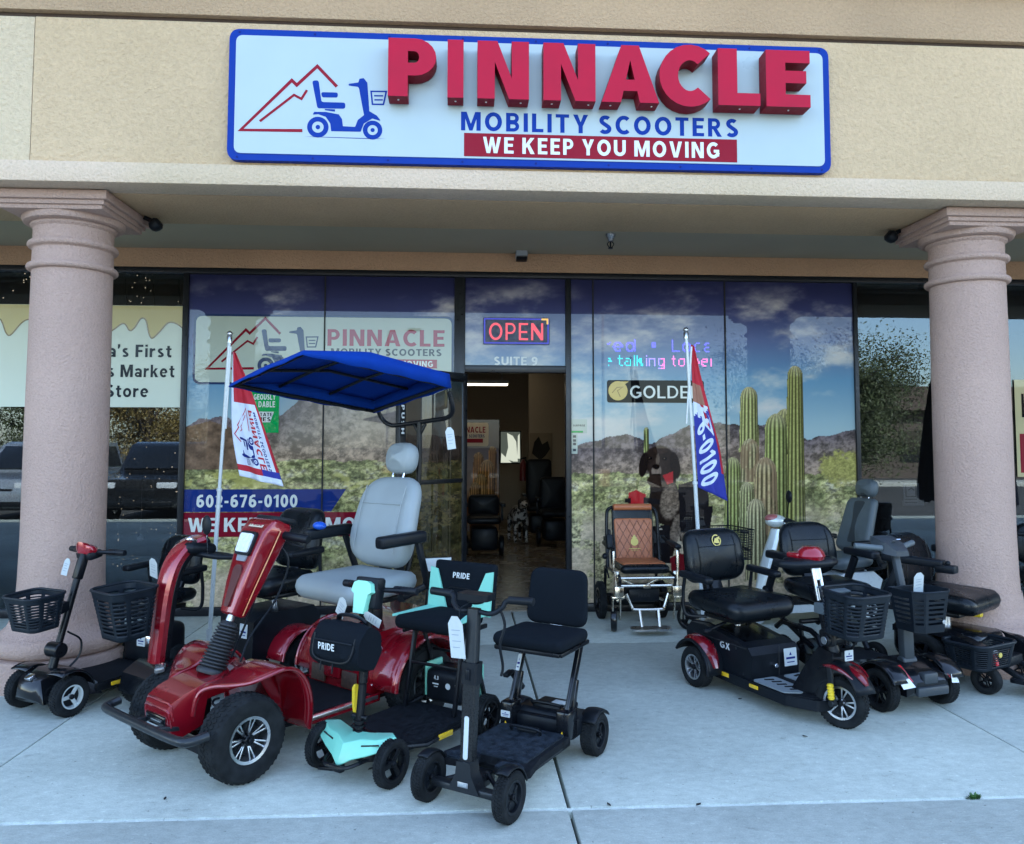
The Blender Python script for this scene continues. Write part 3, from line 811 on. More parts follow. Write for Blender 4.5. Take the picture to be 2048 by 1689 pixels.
def paint_right(U, V):
    c = desert(U, V, [(1100, 905), (1190, 880), (1250, 868), (1300, 886), (1340, 868), (1385, 852), (1440, 846), (1530, 852), (1620, 880), (1700, 862), (1760, 866)], 948, 1035, 1.7)
    m = sst(1.3, .5, ell(U, V, 1690, 938, 46, 34) + 3.0 * (NZ.fbm(U / 11, V / 9, 5, .65) - .5))
    c = c * (1 - m[..., None]) + np.array((176, 182, 116)) * (0.5 + .75 * NZ.fbm(U / 5, V / 4, 5, .7))[..., None] * m[..., None]
    g = (150, 166, 112)
    for a in ((1293, 855, 930, 5, 6, g, 1), (1570, 818, 1060, 20, 24, (150, 160, 104), 3), (1590, 732, 1110, 15, 23, (142, 152, 100), 2),
              (1498, 774, 905, 17, 20, (160, 172, 122), 4), (1552, 828, 1120, 22, 24, g, 5), (1500, 878, 965, 18, 21, (160, 160, 130), 6, .9),
              (1466, 915, 1120, 15, 20, g, 7), (1531, 915, 1110, 22, 26, (166, 160, 130), 8, .8), (1494, 965, 1130, 14, 20, (156, 166, 128), 9), (1512, 998, 1160, 18, 22, (176, 180, 150), 10)):
        c = saguaro(c, U, V, *a[:7][:5], a[5], a[6], a[7] if len(a) > 7 else 0)
    # the dog on its little red scooter
    dk = np.array((38, 32, 31)) * (0.7 + .6 * NZ.fbm(U / 5, V / 7, 4))[..., None]
    def P(pts): return [(1140 + a * .367, 540 + b * .367) for a, b in pts]
    for pl in ([(600, 1170), (700, 1140), (750, 1200), (745, 1420), (600, 1480), (570, 1300)], [(440, 1160), (560, 1120), (600, 1230), (600, 1420), (560, 1560), (530, 1560), (545, 1400), (480, 1380), (430, 1280)],
               [(430, 1020), (560, 1040), (580, 1160), (500, 1190), (435, 1150)]):
        c = np.where(inpoly(U, V, P(pl))[..., None], dk, c)
    spk = np.array((120, 112, 106)) * (0.35 + 1.2 * NZ.fbm(U / 4, V / 4, 4, .7))[..., None]
    for e in ((1340, 1005, 20, 36, .1), (1352, 1060, 11, 34, .25), (1372, 1070, 12, 20, 0)):
        m = sst(1.25, .7, ell(U, V, *e) + .5 * (NZ.fbm(U / 6, V / 6) - .5)); c = c * (1 - m[..., None]) + spk * m[..., None]
    fur = (0.78 + .45 * NZ.fbm(U / 4, V / 6, 4))[..., None]
    for (e, cc) in (((1319, 922, 32, 30), (42, 35, 33)), ((1315, 940, 17, 21), (48, 40, 38)), ((1313, 943, 10, 14), (128, 120, 116)), ((1315, 924, 3.5, 17, .06), (96, 88, 84)), ((1287, 930, 9, 25, .16), (31, 26, 25)), ((1350, 931, 10, 27, -.16), (31, 26, 25)),
                    ((1318, 962, 24, 14), (50, 40, 36)), ((1300, 917, 4.5, 3), (14, 12, 11)), ((1330, 918, 4.5, 3), (14, 12, 11)), ((1299, 916, 1.2, .9), (120, 110, 100)), ((1329, 917, 1.2, .9), (120, 110, 100)), ((1312, 934, 7.5, 5), (20, 17, 17)), ((1312, 950, 9, 1.6), (30, 24, 22)), ((1321, 901, 14, 7), (54, 44, 41))):
        m = sst(1.12, .86, ell(U, V, *e)); c = c * (1 - m[..., None]) + np.array(cc, float) * fur * m[..., None]
    for pl in ([(505, 1120), (560, 1100), (560, 1160), (530, 1170)], [(320, 1215), (360, 1200), (415, 1225), (405, 1285), (320, 1290)]): c = np.where(inpoly(U, V, P(pl))[..., None], np.array((176, 44, 54)), c)
    for pl in ([(300, 1248), (330, 1245), (330, 1272), (300, 1270)], [(400, 1240), (490, 1252), (490, 1278), (400, 1272)], [(590, 1170), (748, 1150), (760, 1300), (745, 1440), (600, 1430)], [(700, 1290), (778, 1290), (778, 1310), (760, 1430), (735, 1440), (752, 1315), (700, 1312)],
               [(400, 1400), (545, 1390), (545, 1600), (410, 1600)]):
        c = np.where(inpoly(U, V, P(pl))[..., None], np.array((30, 30, 36)) * (0.8 + .4 * NZ.fbm(U / 9, V / 9))[..., None], c)
    for pl in ([(545, 1570), (600, 1545), (665, 1560), (665, 1640), (560, 1690)],): c = np.where(inpoly(U, V, P(pl))[..., None], np.array((118, 30, 44)), c)
    for pl in ([(470, 1420), (482, 1380), (505, 1418)],): c = np.where(inpoly(U, V, P(pl))[..., None], np.where(((V * .8 + U * .25) % 6 < 3)[..., None], np.array((190, 190, 190)), np.array((30, 30, 36))), c)
    return c

def paint_left(U, V):
    c = desert(U, V, [(340, 868), (400, 838), (440, 832), (500, 850), (560, 832), (610, 792), (648, 778), (690, 800), (740, 792), (800, 812), (860, 850), (930, 872)], 922, 1130, 6.2)
    hz = sst(760, 800, V) * sst(930, 860, V) * sst(520, 600, U)  # pale reflected haze painted into the print over the mountains
    c = mixc(c, (178, 186, 192), hz * .45)
    m = (V > np.interp(U, [350, 420, 480, 560], [862, 842, 862, 940])) & (V < 940) & (U < 560)
    c = np.where(m[..., None], np.array((112, 98, 88)) * (0.5 + .95 * NZ.fbm(U / 16, V / 14, 6, .65))[..., None], c)
    yb = sst(.52, .62, NZ.fbm(U / 40 + 4, V / 22, 4)) * sst(938, 950, V) * sst(985, 970, V)
    c = mixc(c, (186, 192, 120), yb * .7)
    return c

def paint_sky(U, V):
    return desert(U, V, [(900, 1200), (1200, 1200)], 1500, 1800, 3.1)

lf = thing("window_mural", "printed desert and mountain mural film on the windows left of the door", "window mural", (0, 0, 0))
film("printed_film", XM['l'] + .02, XM['m2'] - .006, .075, 2.995, paint_left, lf, M_film)
film("printed_film", XM['m2'] + .006, -.085, .075, 2.995, paint_left, lf, M_film)
rf = thing("window_mural", "printed desert mural film with saguaro cacti and a sitting dog right of the door", "window mural", (0, 0, 0))
film("printed_film", .975, XM['m5'] - .006, .075, 2.995, paint_right, rf, M_film)
film("printed_film", XM['m5'] + .006, XM['m6'] - .006, .075, 2.995, paint_right, rf, M_film)
film("printed_film", XM['m6'] + .006, XM['m7'] - .01, .075, 2.995, paint_right, rf, M_film)
tf = thing("transom_film", "blue sky print film on the glass above the shop door", "window film", (0, 0, 0))
film("printed_film", .014, .923, 2.2, 2.995, paint_sky, tf, M_film)
# backing glass so that the films are not loose sheets
b = MB()
for (x0, x1, z0, z1) in ((XM['l'] + .02, -.085, .07, 3.0), (.975, XM['m7'] - .01, .07, 3.0), (.012, .925, 2.2, 3.0)): b.box(((x0 + x1) / 2, .006, (z0 + z1) / 2), (x1 - x0, .012, z1 - z0))
b.build("backing_glass", M_dark, bld)

# glossy versions of the print inks (they lie under the same reflective film)
def ink(name, col, refl=.028):
    m = bpy.data.materials.new(name); m.use_nodes = True
    n = m.node_tree.nodes; l = m.node_tree.links; b = n["Principled BSDF"]
    b.inputs["Base Color"].default_value = (*col, 1); b.inputs["Roughness"].default_value = .6; b.inputs["Specular IOR Level"].default_value = 0
    gl = n.new("ShaderNodeBsdfGlossy"); gl.inputs["Roughness"].default_value = .004; gl.inputs["Color"].default_value = (.92, .96, 1, 1)
    mx = n.new("ShaderNodeMixShader"); mx.inputs[0].default_value = refl
    l.new(b.outputs[0], mx.inputs[1]); l.new(gl.outputs[0], mx.inputs[2]); l.new(mx.outputs[0], n["Material Output"].inputs[0])
    return m
I_white = ink("ink_white", (.62, .64, .60)); I_blue = ink("ink_blue", S(28, 48, 110)); I_red = ink("ink_red", S(120, 22, 40)); I_redp = ink("ink_faded_red", S(150, 60, 74)); I_navyp = ink("ink_navy", S(40, 56, 90))
I_plate = ink("ink_plate", (.40, .44, .37))
I_banner = ink("ink_banner", (.60, .64, .54), .006); I_btext = ink("ink_banner_text", S(48, 54, 60), .006); I_bcream = ink("ink_banner_cream", (.52, .44, .22), .006); I_black = ink("ink_black", (.006, .006, .007), .010); I_gold = ink("ink_gold", S(190, 160, 74)); I_green = ink("ink_green", S(0, 146, 74)); I_grey = ink("ink_grey", S(60, 66, 72)); I_cream = ink("ink_cream", (.42, .36, .20))

# ---- left mural lettering
def X0(px, py): return wx(px, py, -.008)
def Z0(px, py): return wz(px, py, -.008)
def layer(k): return facade_map(-.0075 - .0012 * k)
def flat(name, m, polys, k, parent):
    b = MB(); put(b, polys, layer(k)); return b.build(name, m, parent, smooth=False)
lw = [(393, 632), (902, 638), (904, 764), (388, 768)]
x0, x1 = X0(391, 700), X0(903, 700); z0, z1 = Z0(640, 766), Z0(640, 635)
flat("logo_plate_border", I_navyp, [rr_(x0 - .02, x1 + .02, z0 - .02, z1 + .02, .075)], 0, lf)
flat("logo_plate", I_plate, [rr_(x0, x1, z0, z1, .06)], 1, lf)
e0 = X0(410, 745); e1 = X0(636, 740)
flat("mountain_emblem", I_red, emblem(e1 - e0, e0, Z0(520, 752), EM_RED), 2, lf)
flat("scooter_emblem", I_navyp, emblem(e1 - e0, e0, Z0(520, 752), EM_BLUE), 2, lf)
flat("name_lettering", I_redp, text_polys("PINNACLE", X0(655, 675), X0(889, 675), Z0(770, 693), Z0(770, 660)), 2, lf)
flat("name_lettering", I_grey, text_polys("MOBILITY SCOOTERS", X0(662, 705), X0(883, 705), Z0(770, 712), Z0(770, 698)), 2, lf)
flat("slogan_bar", I_redp, [[(X0(664, 728), Z0(770, 737)), (X0(874, 728), Z0(770, 737)), (X0(874, 728), Z0(770, 719)), (X0(664, 728), Z0(770, 719))]], 2, lf)
flat("slogan_lettering", I_white, text_polys("WE KEEP YOU MOVING", X0(680, 728), X0(866, 728), Z0(770, 734), Z0(770, 722)), 3, lf)
flat("phone_bar", I_blue, [[(X0(361, 1000), Z0(520, 1024)), (X0(662, 1022), Z0(520, 1024)), (X0(692, 980), Z0(520, 979)), (X0(361, 1000), Z0(520, 979))]], 1, lf)
flat("phone_lettering", I_white, text_polys("602-676-0100", X0(393, 1003), X0(595, 1003), Z0(494, 1015), Z0(494, 990)), 2, lf)
flat("motto_bar", I_red, [[(X0(360, 1050), Z0(520, 1074)), (X0(846, 1062), Z0(520, 1074)), (X0(868, 1022), Z0(520, 1025)), (X0(360, 1050), Z0(520, 1025))]], 1, lf)
flat("motto_lettering", I_white, text_polys("WE KEEP YOU MOVING", X0(376, 1050), X0(806, 1050), Z0(494, 1064), Z0(494, 1036)), 2, lf)
st = thing("green_sticker", "green advertising sticker with white lettering, behind the left flag", "sticker", (0, 0, 0))
gx = lambda px: X0(px, 820)
gz = lambda py: Z0(530, py)
flat("sticker_face", I_green, [[(gx(478), gz(866)), (gx(558), gz(866)), (gx(558), gz(776)), (gx(478), gz(776))]], 2, st)
flat("sticker_lettering", I_white, text_polys("GEOUSLY", gx(507), gx(551), gz(800), gz(789)) + text_polys("DABLE", gx(517), gx(550), gz(815), gz(803)) + [[(gx(509), gz(845)), (gx(516), gz(824)), (gx(548), gz(824)), (gx(541), gz(845))]], 3, st)
flat("sticker_emblem", I_black, text_polys("TATE", gx(520), gx(545), gz(833), gz(826)) + text_polys("IES", gx(522), gx(542), gz(843), gz(835)), 4, st)

# ---- right mural decals
gd = thing("window_decal", "black window decal with gold disc and white capital letters behind the right flagpole", "decal", (0, 0, 0))
flat("decal_face", I_black, [rr_(X0(1214, 780), X0(1408, 780), Z0(1300, 806), Z0(1300, 761), .025)], 1, gd)
cx, cz = X0(1236, 782), Z0(1236, 782); rg = .088
flat("gold_disc", I_gold, [[(cx + rg * math.cos(6.283 * k / 36), cz + rg * math.sin(6.283 * k / 36)) for k in range(36)], [(cx + .02, cz + .085), (cx + .1, cz + .085), (cx + .05, cz + .05)]], 2, gd)
flat("disc_mark", ink("ink_gold_deep", S(138, 108, 40)), _strip([(cx - .055, cz - .02), (cx - .01, cz + .03), (cx + .045, cz + .035), (cx - .005, cz), (cx + .02, cz - .055)], .008), 3, gd)
flat("decal_lettering", I_white, text_polys("GOLDEN", X0(1260, 783), X0(1403, 783), Z0(1320, 797), Z0(1320, 772), G_MED), 2, gd)
for (px0, px1, py0, py1, lab, tx) in ((1143, 1174, 839, 867, "white and green notice sticker on the narrow pane right of the door", 1), (1143, 1155, 868, 908, "tall white sticker with card marks under the notice on the narrow pane", 0)):
    s1 = thing("notice_sticker", lab, "sticker", (0, 0, 0))
    flat("sticker_face", I_plate, [[(X0(px0, py1), Z0(px0, py1)), (X0(px1, py1), Z0(px1, py1)), (X0(px1, py0), Z0(px1, py0)), (X0(px0, py0), Z0(px0, py0))]], 1, s1)
    if tx:
        flat("sticker_lettering", I_grey, text_polys("SURPRISE", X0(1146, 851), X0(1170, 851), Z0(1158, 853.5), Z0(1158, 849.5)), 2, s1)
        flat("sticker_stripe", I_green, [[(X0(px0, 866), Z0(px0, 866)), (X0(1166, 866), Z0(px1, 866)), (X0(1166, 862), Z0(px1, 862)), (X0(px0, 862), Z0(px0, 862))]], 2, s1)
    else:
        flat("card_marks", I_grey, [[(X0(1146, q), Z0(1149, q + 5)), (X0(1152, q), Z0(1149, q + 5)), (X0(1152, q), Z0(1149, q)), (X0(1146, q), Z0(1149, q))] for q in (871, 879, 886, 898)], 2, s1)
def lampmat(name, c, e): return mat(name, (.02, .02, .02), .5, emit=c, es=e, rvar=0)
led = thing("led_message_sign", "scrolling led message display shining through the right window film", "led sign", (0, 0, 0))
def dots(polys_gl, x0, x1, z0, z1):
    """cut lettering into led dots"""
    out = []; st_ = .0125
    n = int((x1 - x0) / st_); k = int((z1 - z0) / st_)
    U, V = np.meshgrid(x0 + (np.arange(n) + .5) * st_, z0 + (np.arange(k + 6) - 5.5) * st_)
    m = np.zeros(U.shape, bool)
    for p in polys_gl: m |= inpoly(U, V, p)
    return [[(u - .0045, v - .0045), (u + .0045, v - .0045), (u + .0045, v + .0045), (u - .0045, v + .0045)] for u, v in zip(U[m], V[m])]
GT = _glyphs(.13)
zA, zB = Z0(1310, 704), Z0(1310, 678)
tA = text_polys("red", X0(1208, 690), X0(1271, 690), zA, zB, GT) + text_polys("Loca", X0(1343, 690), X0(1424, 690), zA, zB, GT) + [rr_(X0(1303, 690), X0(1311, 690), Z0(1308, 695), Z0(1308, 686), .005)]
b = MB(); put(b, dots(tA, X0(1214, 690), X0(1421, 690), zA, zB), layer(1)); b.build("message_row", lampmat("led_blue", (.12, .12, 1), .42), led, smooth=False)
zA, zB = Z0(1310, 733), Z0(1310, 709)
x0, xm, x1 = X0(1216, 720), X0(1318, 720), X0(1424, 720)
tB = text_polys("e talking to per", X0(1208, 720), X0(1430, 720), zA, zB, GT)
dB = dots(tB, x0, x1, zA, zB)
for m_, lo, hi in ((lampmat("led_cyan", (.03, .75, .8), .34), -9, X0(1285, 720)), (lampmat("led_violet", (.35, .25, 1), .40), X0(1285, 720), X0(1320, 720)), (lampmat("led_pink", (1, .2, .6), .36), X0(1320, 720), 9)):
    b = MB(); put(b, [p for p in dB if lo <= p[0][0] < hi], layer(1)); b.build("message_row", m_, led, smooth=False)

# ---- OPEN sign and suite number in the transom
op = thing("open_sign", "lit led sign with pink open lettering and blue frame above the door", "led sign", (0, 0, 0))
x0, x1, z0, z1 = X0(966, 660), X0(1099, 660), Z0(1032, 690), Z0(1032, 636)
b = MB(); b.prism(rr_(x0, x1, z0, z1, .012), .012, TM(0, -.014, 0) @ Matrix.Rotation(R(90), 4, 'X'), .002); b.build("sign_panel", mat("panel_dark_blue", S(30, 36, 70), .4), op)
fO = facade_map(-.0215)
b = MB(); put(b, _strip([(x0 + .014, z0 + .014), (x1 - .014, z0 + .014), (x1 - .014, z1 - .014), (x0 + .014, z1 - .014)], .012, True), fO); b.build("light_border", lampmat("led_border_blue", (.06, .07, .9), .11), op, smooth=False)
b = MB(); b.k = 0; put(b, _strip([(x1 - .075, z1 - .015), (x1 - .02, z1 - .015), (x1 - .02, z1 - .06)], .016), facade_map(-.0222)); b.build("lit_corner", lampmat("led_amber", (1, .6, .15), .16), op, smooth=False)
b = MB(); put(b, text_polys("OPEN", X0(978, 662), X0(1086, 662), Z0(1032, 681), Z0(1032, 647), _glyphs(.13), .2), fO); b.build("open_lettering", lampmat("led_red_pink", (1, .11, .17), .17), op, smooth=False)
sn = thing("suite_number", "white suite lettering on the glass above the door, under the lit sign", "lettering", (0, 0, 0))
flat("suite_lettering", M_white, text_polys("SUITE 9", X0(988, 722), X0(1075, 722), Z0(1032, 731), Z0(1032, 714)), 1, sn)

# ---- the door leaf, swung out
tip = Vector((-.507, -.66)); hin = Vector((.02, -.03)); dv = tip - hin
dr = thing("glass_door", "dark framed glass shop door swung open with a push label", "door", (hin.x, hin.y, 0), math.degrees(math.atan2(dv.y, dv.x)))
DW = .86
b = MB()
for (x0, x1, z0, z1) in ((0.0, .06, .01, 2.12), (DW - .075, DW, .01, 2.12), (.06, DW - .075, 2.04, 2.12), (.06, DW - .075, .01, .16)): b.box(((x0 + x1) / 2, 0, (z0 + z1) / 2), (x1 - x0, .045, z1 - z0), bev=.004)
b.build("door_frame", M_frame, dr)
b = MB(); b.box((.43, 0, 1.17), (DW - .13, .052, .035), bev=.004); b.build("push_bar", M_frame, dr)
def paint_door(U, V):
    c = paint_left(U, V) * .62
    return mixc(c, (96, 62, 44), sst(860, 900, V) * .35)
pf = film("door_pane", .06, DW - .075, .16, 2.04, lambda U, V: paint_left(U * .6 + 500, V) * np.array((.46, .42, .38)), dr, film_mat("door_film", .012, .84), y=.012)
b = MB(); b.box((.42, .0, 1.1), (DW - .13, .01, 1.88)); b.build("door_glass", M_dark, dr)
b = MB()
PQ = text_polys("PUSH", 0, 1, 0, 1)
fd = lambda u, v, l: (DW - .04 - .018 + v * .036, -.0242 - l, 1.86 - u * .0 - 0)
lab = [[(DW - .037 + (b_ - .5) * .034, 1.805 - a * .235) for a, b_ in p] for p in text_polys("PUSH", 0, 1, 0, 1, gap=.3)]
# the street side of the swung leaf is its local +Y face
b2 = MB(); b2.box((DW - .037, .0235, 1.685), (.05, .002, .27)); b2.build("push_label", M_black, dr)
fd = lambda u, v, l: (2 * (DW - .037) - u, .0255 + l, v)
put(b, lab, fd); b.build("push_lettering", M_white, dr, smooth=False)
b = MB(); b.box((.2, .03, 2.08), (.3, .05, .05), bev=.006); b.bar((.1, .06, 2.09), (-.1, -.18, 2.16), .03, .012); b.build("door_closer", M_black, dr)

# ================================================================== inside the shop
tag(slab("x", -2.42, 3.63, .03, 8.9, -.05, .008, None, 0).build("shop_floor", mat("shop_floor_vinyl", (.2, .17, .13), .25, var=.15, vs=3)), kind="structure")
part("interior_wall", mat("shop_wall_paint", (.42, .36, .28), .8, var=.04), [(-2.5, -2.46, .08, 8.9, 0, 3.04), (3.64, 3.69, .08, 8.9, 0, 3.04), (-2.46, 3.64, 8.9, 9.0, 0, 3.04), (1.16, 3.64, 6.9, 7.0, 0, 3.04)])
part("interior_ceiling", mat("shop_ceiling", (.5, .46, .42), .9), [(-8, 9, .15, 9.0, 3.06, 3.1)])
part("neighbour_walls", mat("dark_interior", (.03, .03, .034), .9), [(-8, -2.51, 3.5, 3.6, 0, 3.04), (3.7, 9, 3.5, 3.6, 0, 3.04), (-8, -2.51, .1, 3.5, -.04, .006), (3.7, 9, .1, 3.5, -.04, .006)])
M_tube = lampmat("lamp_tube", (1, .85, .6), 1.0)
for (x, y, l) in ((.25, 4.2, "lit ceiling lamp strip seen through the open shop door"), (2.4, 3.2, "unseen lamp strip added to brighten the right part of the shop, hidden by the window print"), (-1.2, 2.6, "unseen lamp strip added to brighten the left part of the shop, hidden by the window print"), (.6, 6.3, "lit ceiling lamp strip at the rear of the shop above the dog")):  # the two behind the window print are added to brighten the interior
    lm = thing("ceiling_lamp", l, "lamp", (x, y, 2.35 if y != 6.3 else 2.9), 0, "ceiling lamp strips inside the shop")
    b = MB(); b.box((0, 0, .03), (.8, .16, .05), bev=.01); b.build("lamp_housing", M_white, lm)
    b = MB(); b.box((0, 0, -.006), (.76, .12, .02), bev=.005); b.build("lamp_diffuser", M_tube, lm)
    q_ = .66 if y != 6.3 else .1; b = MB(); b.box((-.3, 0, .05 + q_ / 2), (.01, .01, q_)); b.box((.3, 0, .05 + q_ / 2), (.01, .01, q_)); b.build("lamp_rods", M_alu, lm)
# banner stand
bx0, bx1, bz0, bz1, by = wx(905, 950, 4.5), wx(998, 950, 4.5), wz(990, 1062, 4.5), wz(990, 840, 4.5), 4.5
bs = thing("banner_stand", "tall printed banner stand with saguaro picture inside the shop", "banner", (0, 0, 0))
def paint_banner(U, V):
    c = grad(V, [(840, (60, 70, 110)), (960, (150, 150, 160)), (1000, (150, 120, 90)), (1060, (120, 100, 80))])
    for a in ((957, 905, 1040, 10, 12, (176, 140, 90), 1), (985, 893, 1030, 8, 10, (176, 140, 90), 2), (974, 920, 1040, 14, 16, (186, 150, 100), 3), (962, 948, 1050, 12, 16, (190, 160, 110), 4), (950, 965, 1050, 10, 14, (180, 150, 110), 4)): c = saguaro(c, U, V, *a[:5], a[5], a[6])
    return c
film("banner_print", bx0, bx1, bz0, bz1, paint_banner, bs, film_mat("banner_print", 0.0, 1.0), .012, by)
b = MB(); b.box(((bx0 + bx1) / 2, by + .02, (bz0 + bz1) / 2), (bx1 - bx0 + .02, .03, bz1 - bz0), bev=.004); b.box(((bx0 + bx1) / 2, by + .02, .05), (bx1 - bx0 + .06, .2, .1), bev=.01); b.bar(((bx0 + bx1) / 2, by + .05, .1), ((bx0 + bx1) / 2, by + .05, bz0 + .1), .03, .02); b.build("banner_frame", M_black, bs)
fb = lambda Y: facade_map(Y)
bX = lambda px: wx(px, 870, by); bZ = lambda py: wz(970, py, by)
b = MB(); put(b, [rr_(bX(905), bX(977), bZ(893), bZ(846), .04)], fb(by - .006)); b.build("logo_plate", mat("plate_cream", (.62, .56, .46), .5), bs, smooth=False)
b = MB(); put(b, text_polys("PINNACLE", bX(912), bX(971), bZ(866), bZ(854)) + [[(bX(912), bZ(886)), (bX(966), bZ(886)), (bX(966), bZ(878)), (bX(912), bZ(878))]], fb(by - .008)); b.build("logo_lettering", M_redp, bs, smooth=False)
b = MB(); put(b, text_polys("MOBILITY SCOOTERS", bX(908), bX(969), bZ(875.5), bZ(869.5)), fb(by - .008)); b.build("logo_lettering", M_navy, bs, smooth=False)
# tv, extinguisher, wall map, dark mobility chairs and a dog
tv = thing("wall_screen", "bright screen on the wall inside the shop", "screen", (wx(1021, 895, 6.85), 6.85, wz(1021, 895, 6.85)))
b = MB(); b.box((0, .03, 0), (.38, .04, .58), bev=.006); b.build("screen_case", M_black, tv)
b = MB(); put(b, [[(-.17, -.27), (.17, -.27), (.17, .27), (-.17, .27)]], lambda u, v, l: (u, .008 - l, v)); b.build("screen_picture", lampmat("screen_dark", (.1, .12, .1), .12), tv, smooth=False)
b = MB(); put(b, [[(-.09, -.2), (.05, -.25), (.13, -.25), (.1, .1), (.04, .2), (-.06, .25), (-.04, .0)], [(-.17, -.27), (.02, -.27), (-.1, -.16), (-.16, -.1)], [(.12, -.2), (.17, -.2), (.16, .24), (.13, .2)]], lambda u, v, l: (u, .006 - l, v)); b.build("screen_highlight", lampmat("screen_light", (.8, .85, .7), .13), tv, smooth=False)
fe = thing("fire_extinguisher", "dark fire extinguisher on the wall inside the shop below the screen", "extinguisher", (wx(1046, 940, 6.8), 6.8, wz(1046, 940, 6.8)))
b = MB(); b.lathe([(.001, -.2), (.06, -.19), (.06, .1), (.03, .15), (.02, .18), (.001, .18)], 16); b.build("cylinder_body", mat("ext_red", (.12, .01, .012), .4), fe)
b = MB(); b.bar((-.05, 0, .19), (.06, 0, .21), .03, .03); b.tube(spline([(.04, 0, .18), (.09, 0, .08), (.08, 0, -.1)], 5), .012, 8); b.build("valve_hose", M_black, fe)
pm = thing("wall_map", "dark map poster on the shop's inner wall", "poster", (wx(1082, 896, 6.88), 6.88, wz(1082, 896, 6.88)))
b = MB(); b.box((0, 0, 0), (.4, .015, .52), bev=.003); b.build("poster_sheet", mat("poster_tan", (.25, .2, .14), .6), pm)
b = MB(); put(b, [[(-.16, -.1), (-.02, -.22), (.08, -.14), (.16, -.02), (.12, .12), (.02, .06), (-.04, .2), (-.12, .1)]], lambda u, v, l: (u, -.0095 - l, v)); b.build("map_shape", M_dark, pm, smooth=False)
for (px, Y, lab, hh) in ((1080, 5.6, "dark power chair in the shop near the wall map", 1.25), (1110, 4.6, "second dark chair in the shop, against the door's right edge", 1.0), (968, 3.6, "dark chair inside the shop in front of the banner stand", .8)):
    q = at_plane(px, 1000, Y)
    ch = thing("display_chair", lab, "chair", (q.x, Y, .008), 0, "display chairs inside the shop")
    b = MB(); b.pad(rrect(.42, hh - .5, .08), .09, TM(0, .2, .5 + (hh - .5) / 2) @ E3(90, 0, 0)); b.build("backrest", M_black, ch)
    b = MB(); b.pad(rrect(.46, .46, .08), .1, TM(0, 0, .48)); b.build("seat", M_black, ch)
    b = MB(); b.box((0, 0, .24), (.36, .5, .3), bev=.05); b.build("base", M_black, ch)
    for s_ in (-1, 1):
        b = MB(); b.box((.25 * s_, -.02, .68), (.07, .34, .05), bev=.015); b.bar((.25 * s_, .12, .45), (.25 * s_, .12, .66), .03, .03); b.build("armrest", M_black, ch)
        b = MB(); b.lathe([(.001, -.03), (.12, -.03), (.13, -.02), (.13, .02), (.12, .03), (.001, .03)], 20, TM(.24 * s_, .1, .13) @ E3(0, 90, 0)); b.build("wheel", M_black, ch)
# ================================================================== mobility vehicles: shared materials and parts
M_paint = mat("metallic_red_paint", (0.25, 0.003, 0.011), .24, .3, 1.0, var=.08, vs=3)
M_paint2 = mat("candy_red_paint", (0.32, 0.005, 0.016), .26, .25, 1.0, var=.06, vs=3)
M_rubber = mat("tyre_rubber", (0.011, 0.0125, 0.0135), .82, spec=.12, var=.35, vs=18, bump=.1, bs=120, dust=.006)
M_rubgrey = mat("grey_rubber", (0.34, 0.36, 0.36), .7)
M_leather = mat("black_vinyl", (0.004, 0.006, 0.008), .30, spec=.26, var=.2, vs=8, bump=.09, bs=260, rvar=.1)
M_fabric = mat("navy_black_fabric", (0.0055, 0.008, 0.0115), .85, spec=.1, var=.3, vs=200, bump=.25, bs=900)
M_greyv = mat("grey_vinyl_upholstery", (0.27, 0.30, 0.30), .48, var=.06, vs=6, bump=.06, bs=240)
M_dgrey = mat("dark_grey_upholstery", (0.030, 0.038, 0.045), .5, var=.1, vs=10, bump=.08, bs=300)
M_lgrey = mat("slate_grey_upholstery", (0.085, 0.105, 0.115), .48, var=.1, vs=10, bump=.08, bs=300)
M_matte = mat("black_deck_mat", (0.007, 0.0085, 0.011), .75, spec=.1, var=.3, vs=40, bump=.3, bs=300, dust=.006)
M_gloss = mat("gloss_black", (0.005, 0.006, 0.008), .2, spec=.35, coat=.2, rvar=.06)
M_steel = mat("black_powder_coat", (0.005, 0.006, 0.008), .32, spec=.25, var=.2, vs=20)
M_gunmetal = mat("gunmetal_tube", (0.03, 0.034, 0.038), .35, .6)
M_teal = mat("teal_plastic", (0.22, 0.62, 0.46), .38, coat=.3, var=.03, vs=8)
M_tealf = mat("teal_fabric", (0.22, 0.60, 0.46), .7, bump=.1, bs=600)
M_yellow = mat("yellow_plastic", (0.75, 0.52, 0.02), .4)
M_reflect = mat("amber_reflector", (0.8, 0.48, 0.02), .2, coat=1)
M_tagw = mat("paper_tag", (0.52, 0.55, 0.54), .7, var=.03, vs=60)
M_lens = mat("clear_lens", (0.75, 0.78, 0.78), .12, coat=1, bump=.6, bs=60)
M_redlens = mat("red_lens", (0.45, 0.01, 0.015), .12, coat=1)
M_silver = mat("silver_paint", (0.62, 0.66, 0.64), .34, .25, .6)
M_whitep = mat("white_paint", (0.56, 0.6, 0.6), .3, coat=.5)
M_basket = mat("basket_plastic", (0.007, 0.011, 0.016), .45, spec=.22, var=.15, vs=20, bump=.06, bs=400)
M_canopy = mat("canopy_blue_cloth", (0.002, 0.032, 0.23), .8, spec=.1, var=.1, vs=6, bump=.15, bs=500)
M_brown = mat("tan_leather", (0.42, 0.13, 0.05), .45, bump=.1, bs=200)
M_goldm = mat("champagne_gold_metal", (0.74, 0.66, 0.54), .25, 1.0)
M_goldp = mat("gold_print", (0.6, 0.46, 0.1), .4)
M_mesh = mat("brown_grille", (0.05, 0.028, 0.018), .6, var=.6, vs=60)

